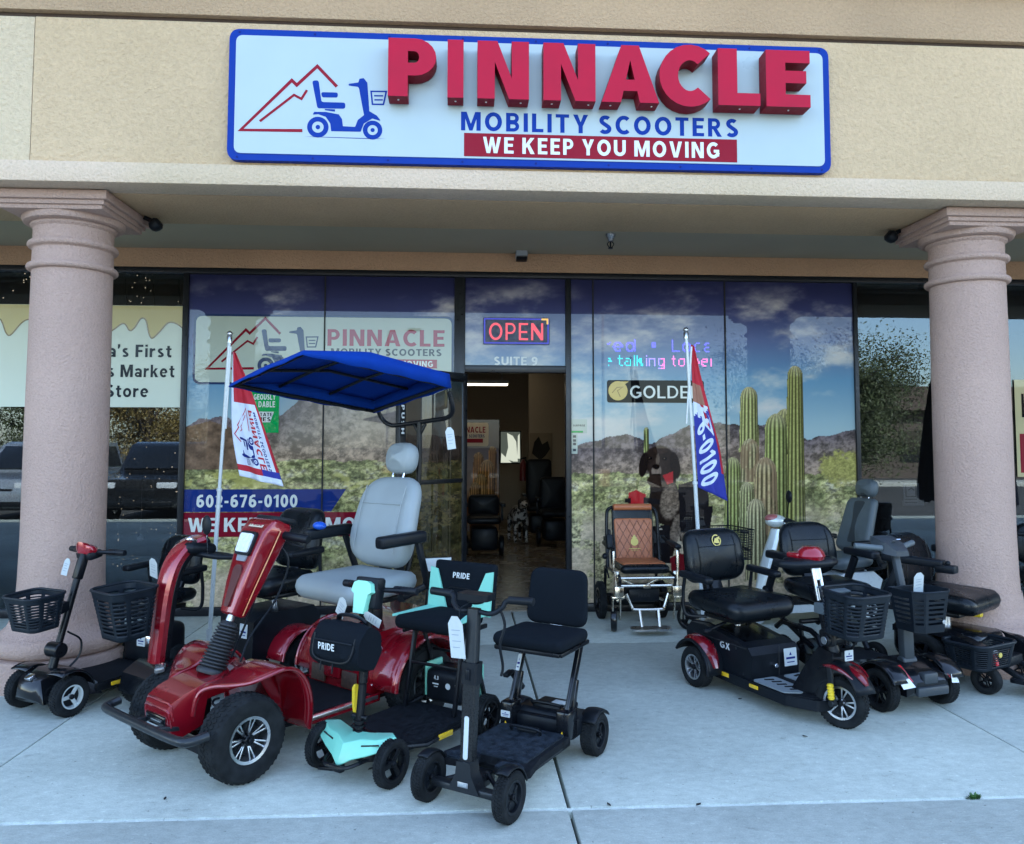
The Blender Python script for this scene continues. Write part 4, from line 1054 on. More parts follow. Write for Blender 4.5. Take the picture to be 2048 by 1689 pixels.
def wheel(root, x, y, Rr, wd, rr, style, rim_m, steer=0.0, tread=2, tyre_m=None, hub_m=None, side=1, label=None):
    """wheel at ground height: hub with a tyre and a rim as its own pieces; the wheel's shaft is the local Z of the builders"""
    M = TM(x, y, Rr) @ E3(0, 0, steer) @ E3(90, 0, 0)          # local z of lathe -> -Y
    hub = MB(M); hub.cyl((0, 0, -wd * .42), (0, 0, wd * .42), Rr * .13, 16)
    hub.cyl((0, 0, -wd * .5), (0, 0, wd * .5), Rr * .07, 12)
    ho = hub.build("wheel", hub_m or M_steel, root)
    if label: ho["label"] = label
    t = MB(M); h = wd / 2
    pr = [(rr, -h * .78), (rr + (Rr - rr) * .25, -h * .95), (rr + (Rr - rr) * .55, -h), (Rr - (Rr - rr) * .2, -h * .94), (Rr - (Rr - rr) * .06, -h * .74)]
    pr += [(Rr - .001, -h * .45), (Rr, 0)]
    pr = pr + [(a, -b_) for a, b_ in pr[::-1][1:]]
    t.lathe(pr, 56, closed=True)
    if tread:
        n = 44
        rows = {1: (0.0,), 2: (-.4, .4), 3: (-.5, 0, .5), 5: (-.66, -.34, 0, .34, .66)}[tread]
        for k in range(n):
            for r_i, q in enumerate(rows):
                a = 360.0 * (k + (.5 if r_i % 2 else 0)) / n
                sk = (28 if r_i % 2 else -28) if tread == 5 else (14 if q > 0 else -14)
                rad = Rr + .001 - (0.007 if abs(q) > .6 else 0)
                lw = 2 * math.pi * Rr / n
                t.add(*_lug(lw * .62, h * (1.55 / len(rows)) * .86, .0065 if tread == 5 else .005), E3(0, 0, a) @ TM(rad, 0, q * h) @ E3(sk, 0, 0))
    to = t.build("tyre", tyre_m or M_rubber, ho, sharp=30)
    rm = MB(M)
    rm.lathe([(rr * .9, -h * .8), (rr * 1.03, -h * .84), (rr * 1.03, -h * .7), (rr * .93, -h * .5), (rr * .93, h * .5), (rr * 1.03, h * .7), (rr * 1.03, h * .84), (rr * .9, h * .8), (rr * .84, h * .3), (rr * .84, -h * .3)], 44, closed=True)
    ns = {'spoke5': 5, 'spoke3': 3, 'spoke10': 9, 'disc': 0, 'split7': 7, 'y5': 5}[style]
    for k in range(ns):
        a = 2 * math.pi * k / ns
        for sg_ in ((-1, 1) if style in ('split7', 'y5') else (0,)):
            da = sg_ * (.13 if style == 'split7' else .2)
            p0 = (rr * .16 * math.cos(a), rr * .16 * math.sin(a)); p1 = (rr * .9 * math.cos(a + da), rr * .9 * math.sin(a + da))
            wq = {'spoke5': .2, 'spoke3': .34, 'spoke10': .1, 'split7': .075, 'y5': .1}[style] * rr
            for z in (-1, 1): rm.bar((*p0, z * h * .38), (*p1, z * h * .58), wq, h * .22, .002)
    if style == 'disc':
        rm.lathe([(.001, -h * .3), (rr * .5, -h * .5), (rr * .88, -h * .35), (rr * .88, h * .35), (rr * .5, h * .5), (.001, h * .3)], 32)
        for k in range(4):
            a = 45 + 90 * k
            for z in (-1, 1): rm.box((rr * .55 * math.cos(R(a)), rr * .55 * math.sin(R(a)), z * h * .45), (rr * .5, rr * .22, .012), (0, 0, a), .004)
    else: rm.lathe([(.001, -h * .62), (rr * .2, -h * .6), (rr * .24, -h * .3), (rr * .24, h * .3), (rr * .2, h * .6), (.001, h * .62)], 20)
    rm.build("rim", rim_m, ho)
    if style in ('split7', 'spoke5', 'y5', 'spoke10', 'spoke3') and rim_m not in (M_steel, M_black):
        bk = MB(M); bk.lathe([(.001, -.003), (rr * .9, -.003), (rr * .9, .003), (.001, .003)], 24); bk.build("brake_disc", M_steel, ho)
    return ho

def _lug(a, b, c):
    x, y, z = c, a / 2, b / 2
    return [(-x, -y, -z), (-x, y, -z), (-x, -y, z), (-x, y, z), (x * .3, -y * .8, -z * .9), (x * .3, y * .8, -z * .9), (x * .3, -y * .8, z * .9), (x * .3, y * .8, z * .9)], [(4, 5, 7, 6), (0, 4, 6, 2), (1, 3, 7, 5), (0, 1, 5, 4), (2, 6, 7, 3)]

def stand(x, y, z, tilt=0.0, yaw=0.0):
    """frame for an upright pad: pad's X across (left), pad's Y up, pad's face (+Z) forward; tilt leans the top backwards"""
    m = Matrix(((0, 0, 1, 0), (1, 0, 0, 0), (0, 1, 0, 0), (0, 0, 0, 1)))
    return TM(x, y, z) @ E3(0, 0, yaw) @ E3(0, -tilt, 0) @ m

def lay(x, y, z, tilt=0.0, yaw=0.0):
    """frame for a lying pad: pad's Y forward, X to the right, face up"""
    return TM(x, y, z) @ E3(0, 0, yaw - 90) @ E3(tilt, 0, 0)

def captain_seat(root, x, z, yaw=0.0, sw=.46, sl=.43, st=.10, bw=.45, bt=.40, bh=.42, bth=.09, tilt=12, m=None, m2=None, head=None, arms='pad', arm_h=.2, arm_w=.54, post=True, base_z=.45, arm_l=.27, back_x=None, wings=.35, gap=.06, arm_sides=(-1, 1), logo=False, r=.11):
    m = m or M_leather
    F = TM(x, 0, z) @ E3(0, 0, yaw)
    def sub(name, mb, mm): return mb.build(name, mm, root)
    b = MB(F); b.pad(rrect(sw * .92, sl, .09, 6, sw), st, lay(0, 0, 0), st * .5, .28, lambda p: Vector((p.x, p.y, p.z + .10 * (p.x / sw) ** 2 - .02 * (p.y / sl + .5) ** 2))); sub("seat", b, m)
    bx = -sl / 2 + .0 if back_x is None else back_x
    bz = gap + bh / 2
    b = MB(F); b.pad(rrect(bw, bh, r, 8, bt), bth, stand(bx, 0, bz, tilt), bth * .48, .22, lambda p: Vector((p.x, p.y, p.z + wings * p.x * p.x - .10 * (p.y / bh) ** 2))); sub("backrest", b, m)
    if m2:
        b = MB(F); b.pad(rrect(bw * .42, bh * .92, .05, 5), bth * .5, stand(bx + .026, 0, bz, tilt), bth * .2, .25, lambda p: Vector((p.x, p.y, p.z + .012 - .10 * (p.y / bh) ** 2))); sub("back_insert", b, m2)
    else:
        b = MB(F)
        st_ = stand(bx, 0, bz, tilt)
        zz = lambda u, v: bth * .5 + bth * .19 + wings * u * u - .10 * (v / bh) ** 2 - .006 * abs(u / bw) * 2
        pts = [st_ @ Vector((u, bh * .16, zz(u, bh * .16))) for u in [(-.5 + k / 12) * bw * .62 for k in range(13)]]
        b.tube(pts, .0028, 6)
        for s_ in (-1, 1): b.tube([st_ @ Vector((s_ * bw * .31, v, zz(bw * .31, v) - .002)) for v in [(-.36 + .72 * k / 10) * bh for k in range(11)]], .0026, 6)
        sub("seam", b, m)
    b = MB(F); b.bar((-sl * .3, 0, -st * .5), (bx - .03 - math.sin(R(tilt)) * bh * .3, 0, bz - bh * .05), .09, .03, .01); b.box((-.02, 0, -st * .5 - .02), (sl * .6, sw * .55, .03), bev=.01); sub("seat_frame", b, M_steel)
    if head:
        hw_, hh, hz, hth = head
        top = stand(bx, 0, bz, tilt) @ Vector((0, bh / 2 + hz, -.01))
        b = MB(F); b.pad(rrect(hw_, hh, hh * .47, 8), hth, stand(top.x, 0, top.z, tilt * .6), hth * .48, .15, lambda p: Vector((p.x, p.y, p.z + .4 * p.x * p.x))); ho = sub("headrest", b, m)
        b = MB(F)
        for s_ in (-1, 1):
            q = stand(bx, 0, bz, tilt) @ Vector((s_ * hw_ * .2, bh / 2 - .05, 0)); b.cyl(q, (top.x, s_ * hw_ * .2, top.z), .006, 8)
        b.build("headrest_rods", M_chrome, ho)
        if m2:
            b = MB(F); b.pad(rrect(hw_ * .45, hh * .9, .04, 5), hth * .5, stand(top.x + .022, 0, top.z, tilt * .6), hth * .2, .15); b.build("headrest_insert", m2, ho)
    if arms:
        for s_ in arm_sides:
            b = MB(F); ay = s_ * arm_w / 2
            a0 = Vector((bx + .03, ay, arm_h))
            if arms == 'pad':
                b.box((a0.x + arm_l / 2, ay, arm_h), (arm_l, .062, .042), (0, 3, 0), .016, 3)
                b.tube(spline([(a0.x + .03, ay, arm_h - .02), (a0.x + .015, ay, .04), (a0.x + .03, ay * .97, -.07), (a0.x + .1, ay * .6, -st * .5 - .025)], 5), .011, 8)
            else:   # slab arm on a slanted post
                b.box((a0.x + arm_l / 2, ay, arm_h), (arm_l, .068, .05), (0, 1, 0), .014, 3)
                b.bar((a0.x + arm_l * .3, ay, arm_h - .03), (a0.x - .02, ay, -.03), .03, .05, .008)
                b.cyl((a0.x - .02, ay - .025, -.02), (a0.x - .02, ay + .025, -.02), .03, 14)
                b.bar((a0.x - .02, ay, -.04), (a0.x + .02, ay * .5, -st * .5 - .02), .04, .03, .008)
            sub("armrest", b, M_black)
    if post:
        b = MB(F); b.cyl((-.02, 0, base_z - z), (-.02, 0, -st * .5), .022, 18); sub("seat_post", b, M_chrome if post == 'chrome' else M_steel)
        b = MB(F); b.bar((.05, -sw * .3, -st * .5 - .03), (.09, -sw * .62, -st * .5 - .05), .02, .012); b.ball((.095, -sw * .64, -st * .5 - .052), .02, 10, (1, 1.4, .7)); sub("swivel_lever", b, M_black)
    return F

def basket(root, M, wb, lb, wt, lt, h, slots=None, name="basket", m=None, rim=.008):
    """open moulded basket: local x forward, y across, z up from its floor; rows of slots cut through the walls"""
    n = 96; lv = 24
    vs = []
    for j in range(lv + 1):
        t = j / lv
        L = lb + (lt - lb) * t; W = wb + (wt - wb) * t
        for (a, c) in rrect_cache(n, L, W, min(L, W) * .24): vs.append((a, c, h * t))
    fs = []
    for j in range(lv):
        for k in range(n):
            ph = k / n * 8 % 1.0
            cut = (3 <= j <= lv - 5) and (j % 2 == 1) and .14 < ph < .86
            if not cut: fs.append((j * n + k, j * n + (k + 1) % n, (j + 1) * n + (k + 1) % n, (j + 1) * n + k))
    b = MB(M); b.add(vs, fs); b.add(vs[:n], [tuple(range(n))[::-1]])
    o = b.build(name, m or M_basket, root, sharp=60)
    so_ = o.modifiers.new("wall", 'SOLIDIFY'); so_.thickness = .004; so_.offset = 0
    b = MB(M); b.tube([(a, c, h) for a, c in rrect_cache(n, lt, wt, min(lt, wt) * .24)], rim, 8, closed=True)
    b.build("basket_rim", m or M_basket, o)
    return o

def rrect_cache(n, L, W, r, _c={}):
    key = (n, round(L, 4), round(W, 4))
    if key not in _c:
        out = []
        seg = [('l', (L / 2, -W / 2 + r), (L / 2, W / 2 - r)), ('a', (L / 2 - r, W / 2 - r), 0), ('l', (L / 2 - r, W / 2), (-L / 2 + r, W / 2)), ('a', (-L / 2 + r, W / 2 - r), 90),
               ('l', (-L / 2, W / 2 - r), (-L / 2, -W / 2 + r)), ('a', (-L / 2 + r, -W / 2 + r), 180), ('l', (-L / 2 + r, -W / 2), (L / 2 - r, -W / 2)), ('a', (L / 2 - r, -W / 2 + r), 270)]
        per = n // 8
        for s_ in seg:
            for k in range(per):
                t = k / per
                if s_[0] == 'l': out.append((s_[1][0] + (s_[2][0] - s_[1][0]) * t, s_[1][1] + (s_[2][1] - s_[1][1]) * t))
                else: out.append((s_[1][0] + r * math.cos(R(s_[2] + 90 * t)), s_[1][1] + r * math.sin(R(s_[2] + 90 * t))))
        _c[key] = out
    return _c[key]

def fender(root, path, y0, y1, m, th=.008, lip=.009, name="fender", crown=.012):
    """mudguard: a curved strip over a path in x,z between two y values with a rolled outer edge"""
    P = [Vector((p[0], 0, p[1])) for p in path]
    vs = []; N = len(P)
    y1s = y1 if isinstance(y1, (list, tuple)) else [y1] * N
    for i in range(N):
        t = (P[min(i + 1, N - 1)] - P[max(i - 1, 0)]).normalized(); nn = Vector((-t.z, 0, t.x))
        if nn.z < 0: nn = -nn
        for k in range(7):
            y = y0 + (y1s[i] - y0) * k / 6
            q = P[i] + nn * crown * (1 - (2 * k / 6 - 1) ** 2); vs.append((q.x, y, q.z))
    fs = [(i * 7 + k, i * 7 + k + 1, (i + 1) * 7 + k + 1, (i + 1) * 7 + k) for i in range(N - 1) for k in range(6)]
    b = MB(); b.add(vs, fs)
    o = b.build(name, m, root, sharp=60)
    md = o.modifiers.new("wall", 'SOLIDIFY'); md.thickness = th; md.offset = -1
    if lip:
        b = MB()
        b.tube([(p.x, y, p.z) for p, y in zip(P, y1s)], lip, 8)
        b.build("fender_edge", m, o)
    return o

def arcp(cx, cz, r, a0, a1, n=14): return [(cx + r * math.cos(R(a0 + (a1 - a0) * k / n)), cz + r * math.sin(R(a0 + (a1 - a0) * k / n))) for k in range(n + 1)]

def hang_tag(root, M, w_=.05, h_=.1, name="price_tag", rotz=0):
    b = MB(M); pl = [(-w_ / 2, -h_ / 2), (w_ / 2, -h_ / 2), (w_ / 2, h_ * .32), (w_ * .2, h_ / 2), (-w_ * .2, h_ / 2), (-w_ / 2, h_ * .32)]
    b.prism(pl, .0016, Matrix(((0, 0, 1, 0), (1, 0, 0, 0), (0, 1, 0, 0), (0, 0, 0, 1))))
    o = b.build(name, M_tagw, root)
    b = MB(M); put(b, [[(-w_ * .3, q * h_), (w_ * .3 * (1 if i % 2 else .6), q * h_), (w_ * .3 * (1 if i % 2 else .6), q * h_ + .003), (-w_ * .3, q * h_ + .003)] for i, q in enumerate((-.25, -.1, .05, .16))], lambda u, v, l: (.0013 + l, u, v))
    b.build("tag_writing", mat("tag_ink", (.25, .3, .35), .7), o, smooth=False)
    return o

def label_plate(root, M, w_, h_, name="sticker", dark=True):
    b = MB(M); b.prism(roundpoly([(-w_ / 2, -h_ / 2), (w_ / 2, -h_ / 2), (w_ / 2, h_ / 2), (-w_ / 2, h_ / 2)], .004, 3), .002, Matrix(((0, 0, 1, 0), (1, 0, 0, 0), (0, 1, 0, 0), (0, 0, 0, 1))))
    o = b.build(name, M_tagw, root)
    b = MB(M); put(b, [[(-w_ * .36, -h_ * .12), (w_ * .36, -h_ * .12), (w_ * .36, h_ * .0), (-w_ * .36, h_ * .0)], [(-w_ * .1, h_ * .1), (w_ * .1, h_ * .1), (0, h_ * .3)], [(-w_ * .3, -h_ * .32), (w_ * .3, -h_ * .32), (w_ * .3, -h_ * .26), (-w_ * .3, -h_ * .26)]], lambda u, v, l: (.0014 + l, u, v))
    b.build("sticker_print", M_navy, o, smooth=False)
    return o

def grips(root, M, span, r=.016, grip=.12, rise=0.0, back=0.0, name="handlebar"):
    b = MB(M)
    pts = spline([(-back, -span / 2, rise), (-back * .6, -span * .3, rise * .7), (0, -.04, 0), (0, .04, 0), (-back * .6, span * .3, rise * .7), (-back, span / 2, rise)], 5)
    b.tube(pts, r * .7, 8); o = b.build(name, M_steel, root)
    for s_ in (-1, 1):
        b = MB(M); b.cyl((-back * .8, s_ * (span / 2 - grip), rise * .9), (-back * 1.05, s_ * (span / 2 + .005), rise), r, 14)
        for k in range(5): b.lathe([(r * 1.02, -.004), (r * 1.1, 0), (r * 1.02, .004)], 14, TM(-back * .8 - back * .25 * (k + 1) / 7, s_ * (span / 2 - grip + grip * (k + 1) / 7), rise) @ E3(90, 0, 0))
        b.build("grip", M_black, o)
    return o
# ================================================================== big red four-wheel scooter with the blue canopy
D = thing("mobility_scooter", "big red four wheel scooter with grey seat, headrest and blue canopy roof", "mobility scooter", (-1.20, -3.29, 0), -133)
for s_ in (-1, 1):
    wheel(D, 0, s_ * .315, .187, .15, .098, 'split7', M_alu, 0, 5)
    wheel(D, -1.06, s_ * .335, .2, .16, .1, 'split7', M_alu, 0, 5)
b = MB()                                                            # nose
b.loft([[(x, y, z) for (y, z) in ring] for x, ring in (
    (.235, [(-.10, .225), (.10, .225), (.104, .29), (.098, .322), (-.098, .322), (-.104, .29)]),
    (.222, [(-.110, .21), (.110, .21), (.114, .30), (.108, .343), (-.108, .343), (-.114, .30)]),
    (.17, [(-.116, .19), (.116, .19), (.120, .33), (.114, .372), (-.114, .372), (-.120, .33)]),
    (.08, [(-.12, .22), (.12, .22), (.125, .36), (.12, .40), (-.12, .40), (-.125, .36)]),
    (.06, [(-.12, .33), (.12, .33), (.125, .37), (.12, .405), (-.12, .405), (-.125, .37)]),
    (-.2, [(-.13, .36), (.13, .36), (.135, .39), (.125, .43), (-.125, .43), (-.135, .39)]),
    (-.27, [(-.14, .24), (.14, .24), (.14, .33), (.13, .39), (-.13, .39), (-.14, .33)]),
    (-.35, [(-.16, .13), (.16, .13), (.16, .18), (.15, .20), (-.15, .20), (-.16, .18)]))])
b.build("nose_cowl", M_paint, D, sharp=30)
b = MB()
for k, (x, zz) in enumerate(((.236, .315), (.226, .342))): b.tube([(x - .012, -.112, zz - .075), (x - .004, -.106, zz - .012), (x, -.09, zz), (x, .09, zz), (x - .004, .106, zz - .012), (x - .012, .112, zz - .075)], .006, 8)
b.build("nose_ridges", M_paint, D)
b = MB(); b.box((.236, 0, .252), (.016, .17, .062), bev=.008); o = b.build("nose_grille", M_gloss, D)
b = MB(); b.box((.246, 0, .263), (.008, .13, .006)); b.box((.246, 0, .24), (.008, .10, .006)); b.build("grille_bar", M_chrome, o)
FP = [(.13, .122, .27), (.12, .126, .335), (.10, .142, .378), (.065, .19, .398), (.02, .26, .405), (-.03, .325, .418), (-.09, .372, .445), (-.16, .395, .463), (-.22, .40, .445), (-.268, .40, .395), (-.30, .395, .32), (-.318, .38, .24), (-.325, .36, .15)]
FS = spline(FP, 3)
for s_ in (-1, 1): fender(D, [(p.x, p.z) for p in FS], .115 * s_, [p.y * s_ for p in FS], M_paint, .010, .010, crown=.004)
b = MB(); b.box((.055, -.33, .385), (.05, .09, .03), (0, 10, -30), .01); b.build("side_lamp", mat("smoked_lens", (.1, .1, .1), .1, coat=1), D)
b = MB()                                                            # bumper
b.tube(spline([(.22, -.385, .262), (.275, -.38, .252), (.30, -.33, .25), (.305, 0, .25), (.30, .30, .25), (.27, .36, .252), (.2, .375, .26)], 5), .02, 10)
for s_ in (-1, 1): b.bar((.29, .1 * s_, .25), (.05, .1 * s_, .2), .03, .02)
b.build("bumper", M_gunmetal, D)
b = MB(); b.box((-.5, 0, .13), (1.2, .26, .08), bev=.01)
for x in (0, -1.06): b.cyl((x, -.3, .17), (x, .3, .17), .028, 12)
for s_ in (-1, 1):
    b.bar((.02, .1 * s_, .17), (-.02, .24 * s_, .2), .04, .03); b.tube(spline([(.06 + .012 * math.sin(k * 1.6), .19 * s_ + .02 * math.cos(k * 1.6), .18 + k * .011) for k in range(16)], 2), .006, 6)
b.build("chassis", M_steel, D)
b = MB(); b.box((-.57, 0, .155), (.50, .56, .03), bev=.008); b.build("deck", M_paint, D)
b = MB(); b.box((-.565, 0, .173), (.46, .53, .012), bev=.004); b.build("deck_mat", M_matte, D)
for s_ in (-1, 1):
    b = MB(); b.bar((-.34, .285 * s_, .155), (-.82, .285 * s_, .165), .02, .045, .008); o = b.build("deck_trim", M_paint, D)
    b = MB(); b.bar((-.35, .297 * s_, .162), (-.8, .297 * s_, .17), .006, .018, .002); b.build("trim_strip", M_alu, o)
b = MB()                                                            # rubber boot
p0, p1 = Vector((-.02, 0, .40)), Vector((-.12, 0, .635)); ax = (p1 - p0).normalized(); Ln = (p1 - p0).length
pr = [(.001, 0), (.066, 0), (.07, .012), (.066, .024)]
n_ = 13
for k in range(n_):
    t = .03 + (Ln - .05) * k / n_; rr = .066 - .018 * k / n_; dt = (Ln - .05) / n_
    pr += [(rr - .012, t), (rr, t + dt * .35), (rr, t + dt * .65), (rr - .012, t + dt * .95)]
pr += [(.036, Ln - .01), (.001, Ln)]
Mb = ax.to_track_quat('Z', 'Y').to_matrix().to_4x4(); Mb.translation = p0
b.lathe(pr, 28, Mb); b.build("steering_boot", mat("boot_rubber", (.016, .017, .019), .5), D, sharp=70)
b = MB(); b.cyl((-.1, 0, .60), (-.15, 0, .71), .019, 14); b.build("steering_post", M_alu, D)
# tiller shell: sections along a leaning axis
T0, T1 = Vector((-.13, 0, .655)), Vector((-.315, 0, 1.105)); tz = (T1 - T0).normalized(); tx = Vector((tz.z, 0, -tz.x))
TMx = Matrix((tx, Vector((0, 1, 0)), tz)).transposed().to_4x4(); TMx.translation = T0
TL = (T1 - T0).length
def trect(z, w_, f_, bk, r=.02): return [(x, y, z) for x, y in roundpoly([(bk, -w_ / 2 * .9), (f_, -w_ / 2), (f_, w_ / 2), (bk, w_ / 2 * .9)], r, 4)]
b = MB(TMx); b.loft([trect(-.0, .115, .03, -.03), trect(.01, .125, .042, -.042), trect(TL * .3, .165, .055, -.06), trect(TL * .62, .20, .062, -.075), trect(TL * .84, .225, .06, -.085), trect(TL * .97, .225, .035, -.09), trect(TL, .20, .015, -.085)])
b.build("tiller_cover", M_paint, D, sharp=40)
b = MB(TMx)
for s_ in (-1, 1): b.tube([(-.012, s_ * .066, .01), (-.01, s_ * .086, TL * .3), (-.015, s_ * .1035, TL * .62), (-.02, s_ * .115, TL * .9)], .0035, 6)
b.build("tiller_seam", mat("seam_gold", (.45, .2, .1), .3, .6), D)
b = MB(TMx); b.prism(roundpoly([(-.062, -.06), (.062, -.06), (.068, .06), (-.068, .06)], .02, 5), .025, TM(.062, 0, TL * .70) @ Matrix(((0, 0, 1, 0), (1, 0, 0, 0), (0, 1, 0, 0), (0, 0, 0, 1))), .006); o = b.build("headlight", M_black, D)
b = MB(TMx); b.prism(roundpoly([(-.05, -.047), (.05, -.047), (.054, .047), (-.054, .047)], .014, 5), .012, TM(.077, 0, TL * .70) @ Matrix(((0, 0, 1, 0), (1, 0, 0, 0), (0, 1, 0, 0), (0, 0, 0, 1))), .005); b.build("headlight_lens", M_lens, o)
b = MB(TMx); b.prism(roundpoly([(-.035, -.02), (.035, -.02), (.046, .02), (-.046, .02)], .006, 3), .01, TM(.062, 0, TL * .56) @ Matrix(((0, 0, 1, 0), (1, 0, 0, 0), (0, 1, 0, 0), (0, 0, 0, 1))), .003); b.build("headlight_base", mat("grey_plate", (.22, .23, .25), .4), D)
b = MB(TMx); b.prism(roundpoly([(-.018, -.115), (.018, -.115), (.04, .09), (-.04, .09)], [.016, .016, .036, .036], 7), .014, TM(.054, 0, TL * .30) @ E3(0, 3, 0) @ Matrix(((0, 0, 1, 0), (1, 0, 0, 0), (0, 1, 0, 0), (0, 0, 0, 1))), .006); b.build("tiller_recess", mat("dark_red_recess", (.07, .003, .005), .35, coat=.6), D)
b = MB(TMx); b.prism(rrect(.15, .055, .012, 4), .012, TM(.038, 0, TL * .915) @ E3(0, -24, 0) @ Matrix(((0, 0, 1, 0), (1, 0, 0, 0), (0, 1, 0, 0), (0, 0, 0, 1))), .003); o = b.build("name_plate", M_gloss, D)
b = MB(TMx); Mq = TM(.0455, 0, TL * .915) @ E3(0, -24, 0); put(b, [[(-.06, -.017), (.06, -.017), (.06, .017), (-.06, .017)]], lambda u, v, l: tuple(Mq @ Vector((l, u, v)))); b.k = 1
put(b, text_polys("PRIDE", -.05, .05, -.01, .01), lambda u, v, l: tuple(Mq @ Vector((.001 + l, u, v)))); b.build("plate_lettering", [mat("plate_gold", (.6, .55, .4), .4), M_redp], o, smooth=False)
b = MB(TMx); b.box((-.05, 0, TL + .012), (.11, .2, .03), (0, 8, 0), .01); b.build("console", M_black, D)
Mg = TMx @ TM(-.06, 0, TL * .88)
for s_ in (-1, 1):
    b = MB(Mg); b.cyl((0, .09 * s_, 0), (-.03, .26 * s_, 0), .021, 14); o = b.build("handlebar_grip", M_black, D)
    b = MB(Mg); b.bar((-.02, .1 * s_, -.03), (-.06, .2 * s_, -.035), .02, .008); b.build("speed_lever", M_black, o)
# rear body
prof = [(-.76, .15), (-.745, .40), (-.77, .455), (-.84, .475), (-1.1, .50), (-1.36, .52), (-1.45, .47), (-1.45, .33), (-1.36, .22), (-1.2, .16)]
b = MB(); b.sidep(prof, .46, 0, .022, 3); b.build("rear_body", M_paint, D, sharp=35)
b = MB(); b.box((-.742, 0, .33), (.03, .13, .2), (0, -4, 0), .012, 3); b.build("front_rib", M_paint, D)
for s_ in (-1, 1):
    b = MB(); b.box((-.744, .13 * s_, .235), (.012, .115, .085), (0, -4, 0), .003); b.build("grille_panel", M_mesh, D)
    pp = [(-.79, .16), (-.775, .36)] + [(-.84, .42), (-.93, .455), (-1.1, .475), (-1.3, .47), (-1.42, .42), (-1.43, .34)] + arcp(-1.06, .2, .265, 20, 155, 12)[:0] + arcp(-1.06, .2, .255, 20 + 140 - 0, 20, 1)[:0]
    arch = arcp(-1.06, .2, .245, 165, 8, 16)
    pp = [(-1.43, .30)] + arch + [(-.81, .18), (-.785, .16), (-.775, .36), (-.84, .42), (-.93, .452), (-1.1, .47), (-1.3, .47), (-1.42, .41)]
    b = MB(); b.sidep(pp, .03, .235 * s_, .01); b.build("side_panel", M_paint, D)
    fender(D, [(a, c) for a, c in arcp(-1.06, .2, .25, 172, 2, 18)], .22 * s_, .425 * s_, M_paint, .01, .012, "rear_fender")
b = MB(); b.box((-1.0, 0, .53), (.1, .1, .08), bev=.01); b.cyl((-.98, 0, .5), (-.98, 0, .66), .035, 16); b.build("seat_column", M_steel, D)
for s_ in (-1, 1):
    for (x, z) in ((-.86, .40), (-1.12, .445), (-1.36, .44), (-.80, .22)):
        b = MB(); b.cyl((x, .248 * s_, z), (x, .256 * s_, z), .008, 10); b.build("bolt", M_chrome, D)
    b = MB(); b.tube([(-1.445, .18 * s_, .30), (-1.45, .18 * s_, .42)], .03, 10, sq=1.3); b.build("tail_lamp", M_redlens, D)
b = MB(); b.tube(spline([(-.31, .05, 1.02), (-.38, .09, .9), (-.33, .07, .72), (-.2, .05, .55), (-.14, .06, .44)], 6), .006, 6); b.tube(spline([(-.30, -.05, 1.0), (-.36, -.1, .86), (-.28, -.07, .66), (-.16, -.05, .44)], 6), .006, 6); b.build("brake_cable", M_black, D)
captain_seat(D, -.90, .70, 0, .54, .52, .12, .54, .44, .53, .11, 15, M_greyv, None, (.225, .19, .11, .13), None, post=False, gap=.075, back_x=-.225, wings=.5, r=.18)
for s_ in (-1, 1):
    F_ = TM(-.91, 0, .70)
    b = MB(F_); b.box((-.03, .315 * s_, .27), (.33, .07, .065), (0, 2, 0), .018, 3); b.bar((-.15, .315 * s_, .25), (-.25, .30 * s_, -.02), .028, .035, .006); b.bar((-.25, .30 * s_, .0), (-.15, .2 * s_, -.07), .03, .035, .006); b.build("armrest", M_black, D)
b = MB(TM(-.91, 0, .70)); b.ball((.07, -.27, .315), .034, 14, (1, 1.4, .7)); b.build("blue_control_knob", mat("blue_knob", (.01, .09, .5), .3), D)
b = MB()
b.tube(spline([(-1.24, 0, .6), (-1.32, 0, .9), (-1.36, 0, 1.2), (-1.37, 0, 1.62)], 5), .017, 10)
b.tube(spline([(-1.30, -.315, 1.72), (-1.335, -.31, 1.65), (-1.36, -.25, 1.605), (-1.37, -.12, 1.61), (-1.37, .12, 1.63), (-1.36, .25, 1.645), (-1.335, .31, 1.69), (-1.30, .315, 1.79)], 6), .014, 10)
b.bar((-1.37, -.05, 1.61), (-1.37, 0, 1.54), .012, .02); b.bar((-1.37, .05, 1.61), (-1.37, 0, 1.54), .012, .02)
b.build("canopy_pole", M_steel, D)
# canopy: arched cloth with drooping edges over a tube frame
CL, CW, CZ = 1.0, .66, 1.80
vs = []; nu, nv = 22, 14
def cano(u, v):
    """u along 0..1 from the rear, v across -1..1"""
    x = -1.285 + CL * u
    zb = 1.745 + .105 * u + .065 * v
    th = .08 + .01 * min(u / .6, 1) - .07 * max(0, (u - .6) / .4)
    z = zb + th + .012 * (1 - v * v) * (1 - .5 * u) + .003 * math.sin(u * 21 + v * 4) * (1 - v * v)
    return Vector((x, v * CW / 2 * (1 - .04 * u ** 4), z))
def cano_low(p):
    u = (p.x + 1.285) / CL; v = p.y / (CW / 2)
    return Vector((p.x, p.y, 1.745 + .105 * u + .065 * v))
for i in range(nu + 1):
    for j in range(nv + 1): vs.append(cano(i / nu, -1 + 2 * j / nv))
fs = [(i * (nv + 1) + j, i * (nv + 1) + j + 1, (i + 1) * (nv + 1) + j + 1, (i + 1) * (nv + 1) + j) for i in range(nu) for j in range(nv)]
b = MB(); b.add(vs, fs)
edge = [cano(i / nu, -1) for i in range(nu + 1)] + [cano(1, -1 + 2 * j / nv) for j in range(1, nv + 1)] + [cano(1 - i / nu, 1) for i in range(1, nu + 1)] + [cano(0, 1 - 2 * j / nv) for j in range(1, nv)]
cc = Vector((-1.285 + CL / 2, 0, CZ))
N_ = len(edge)
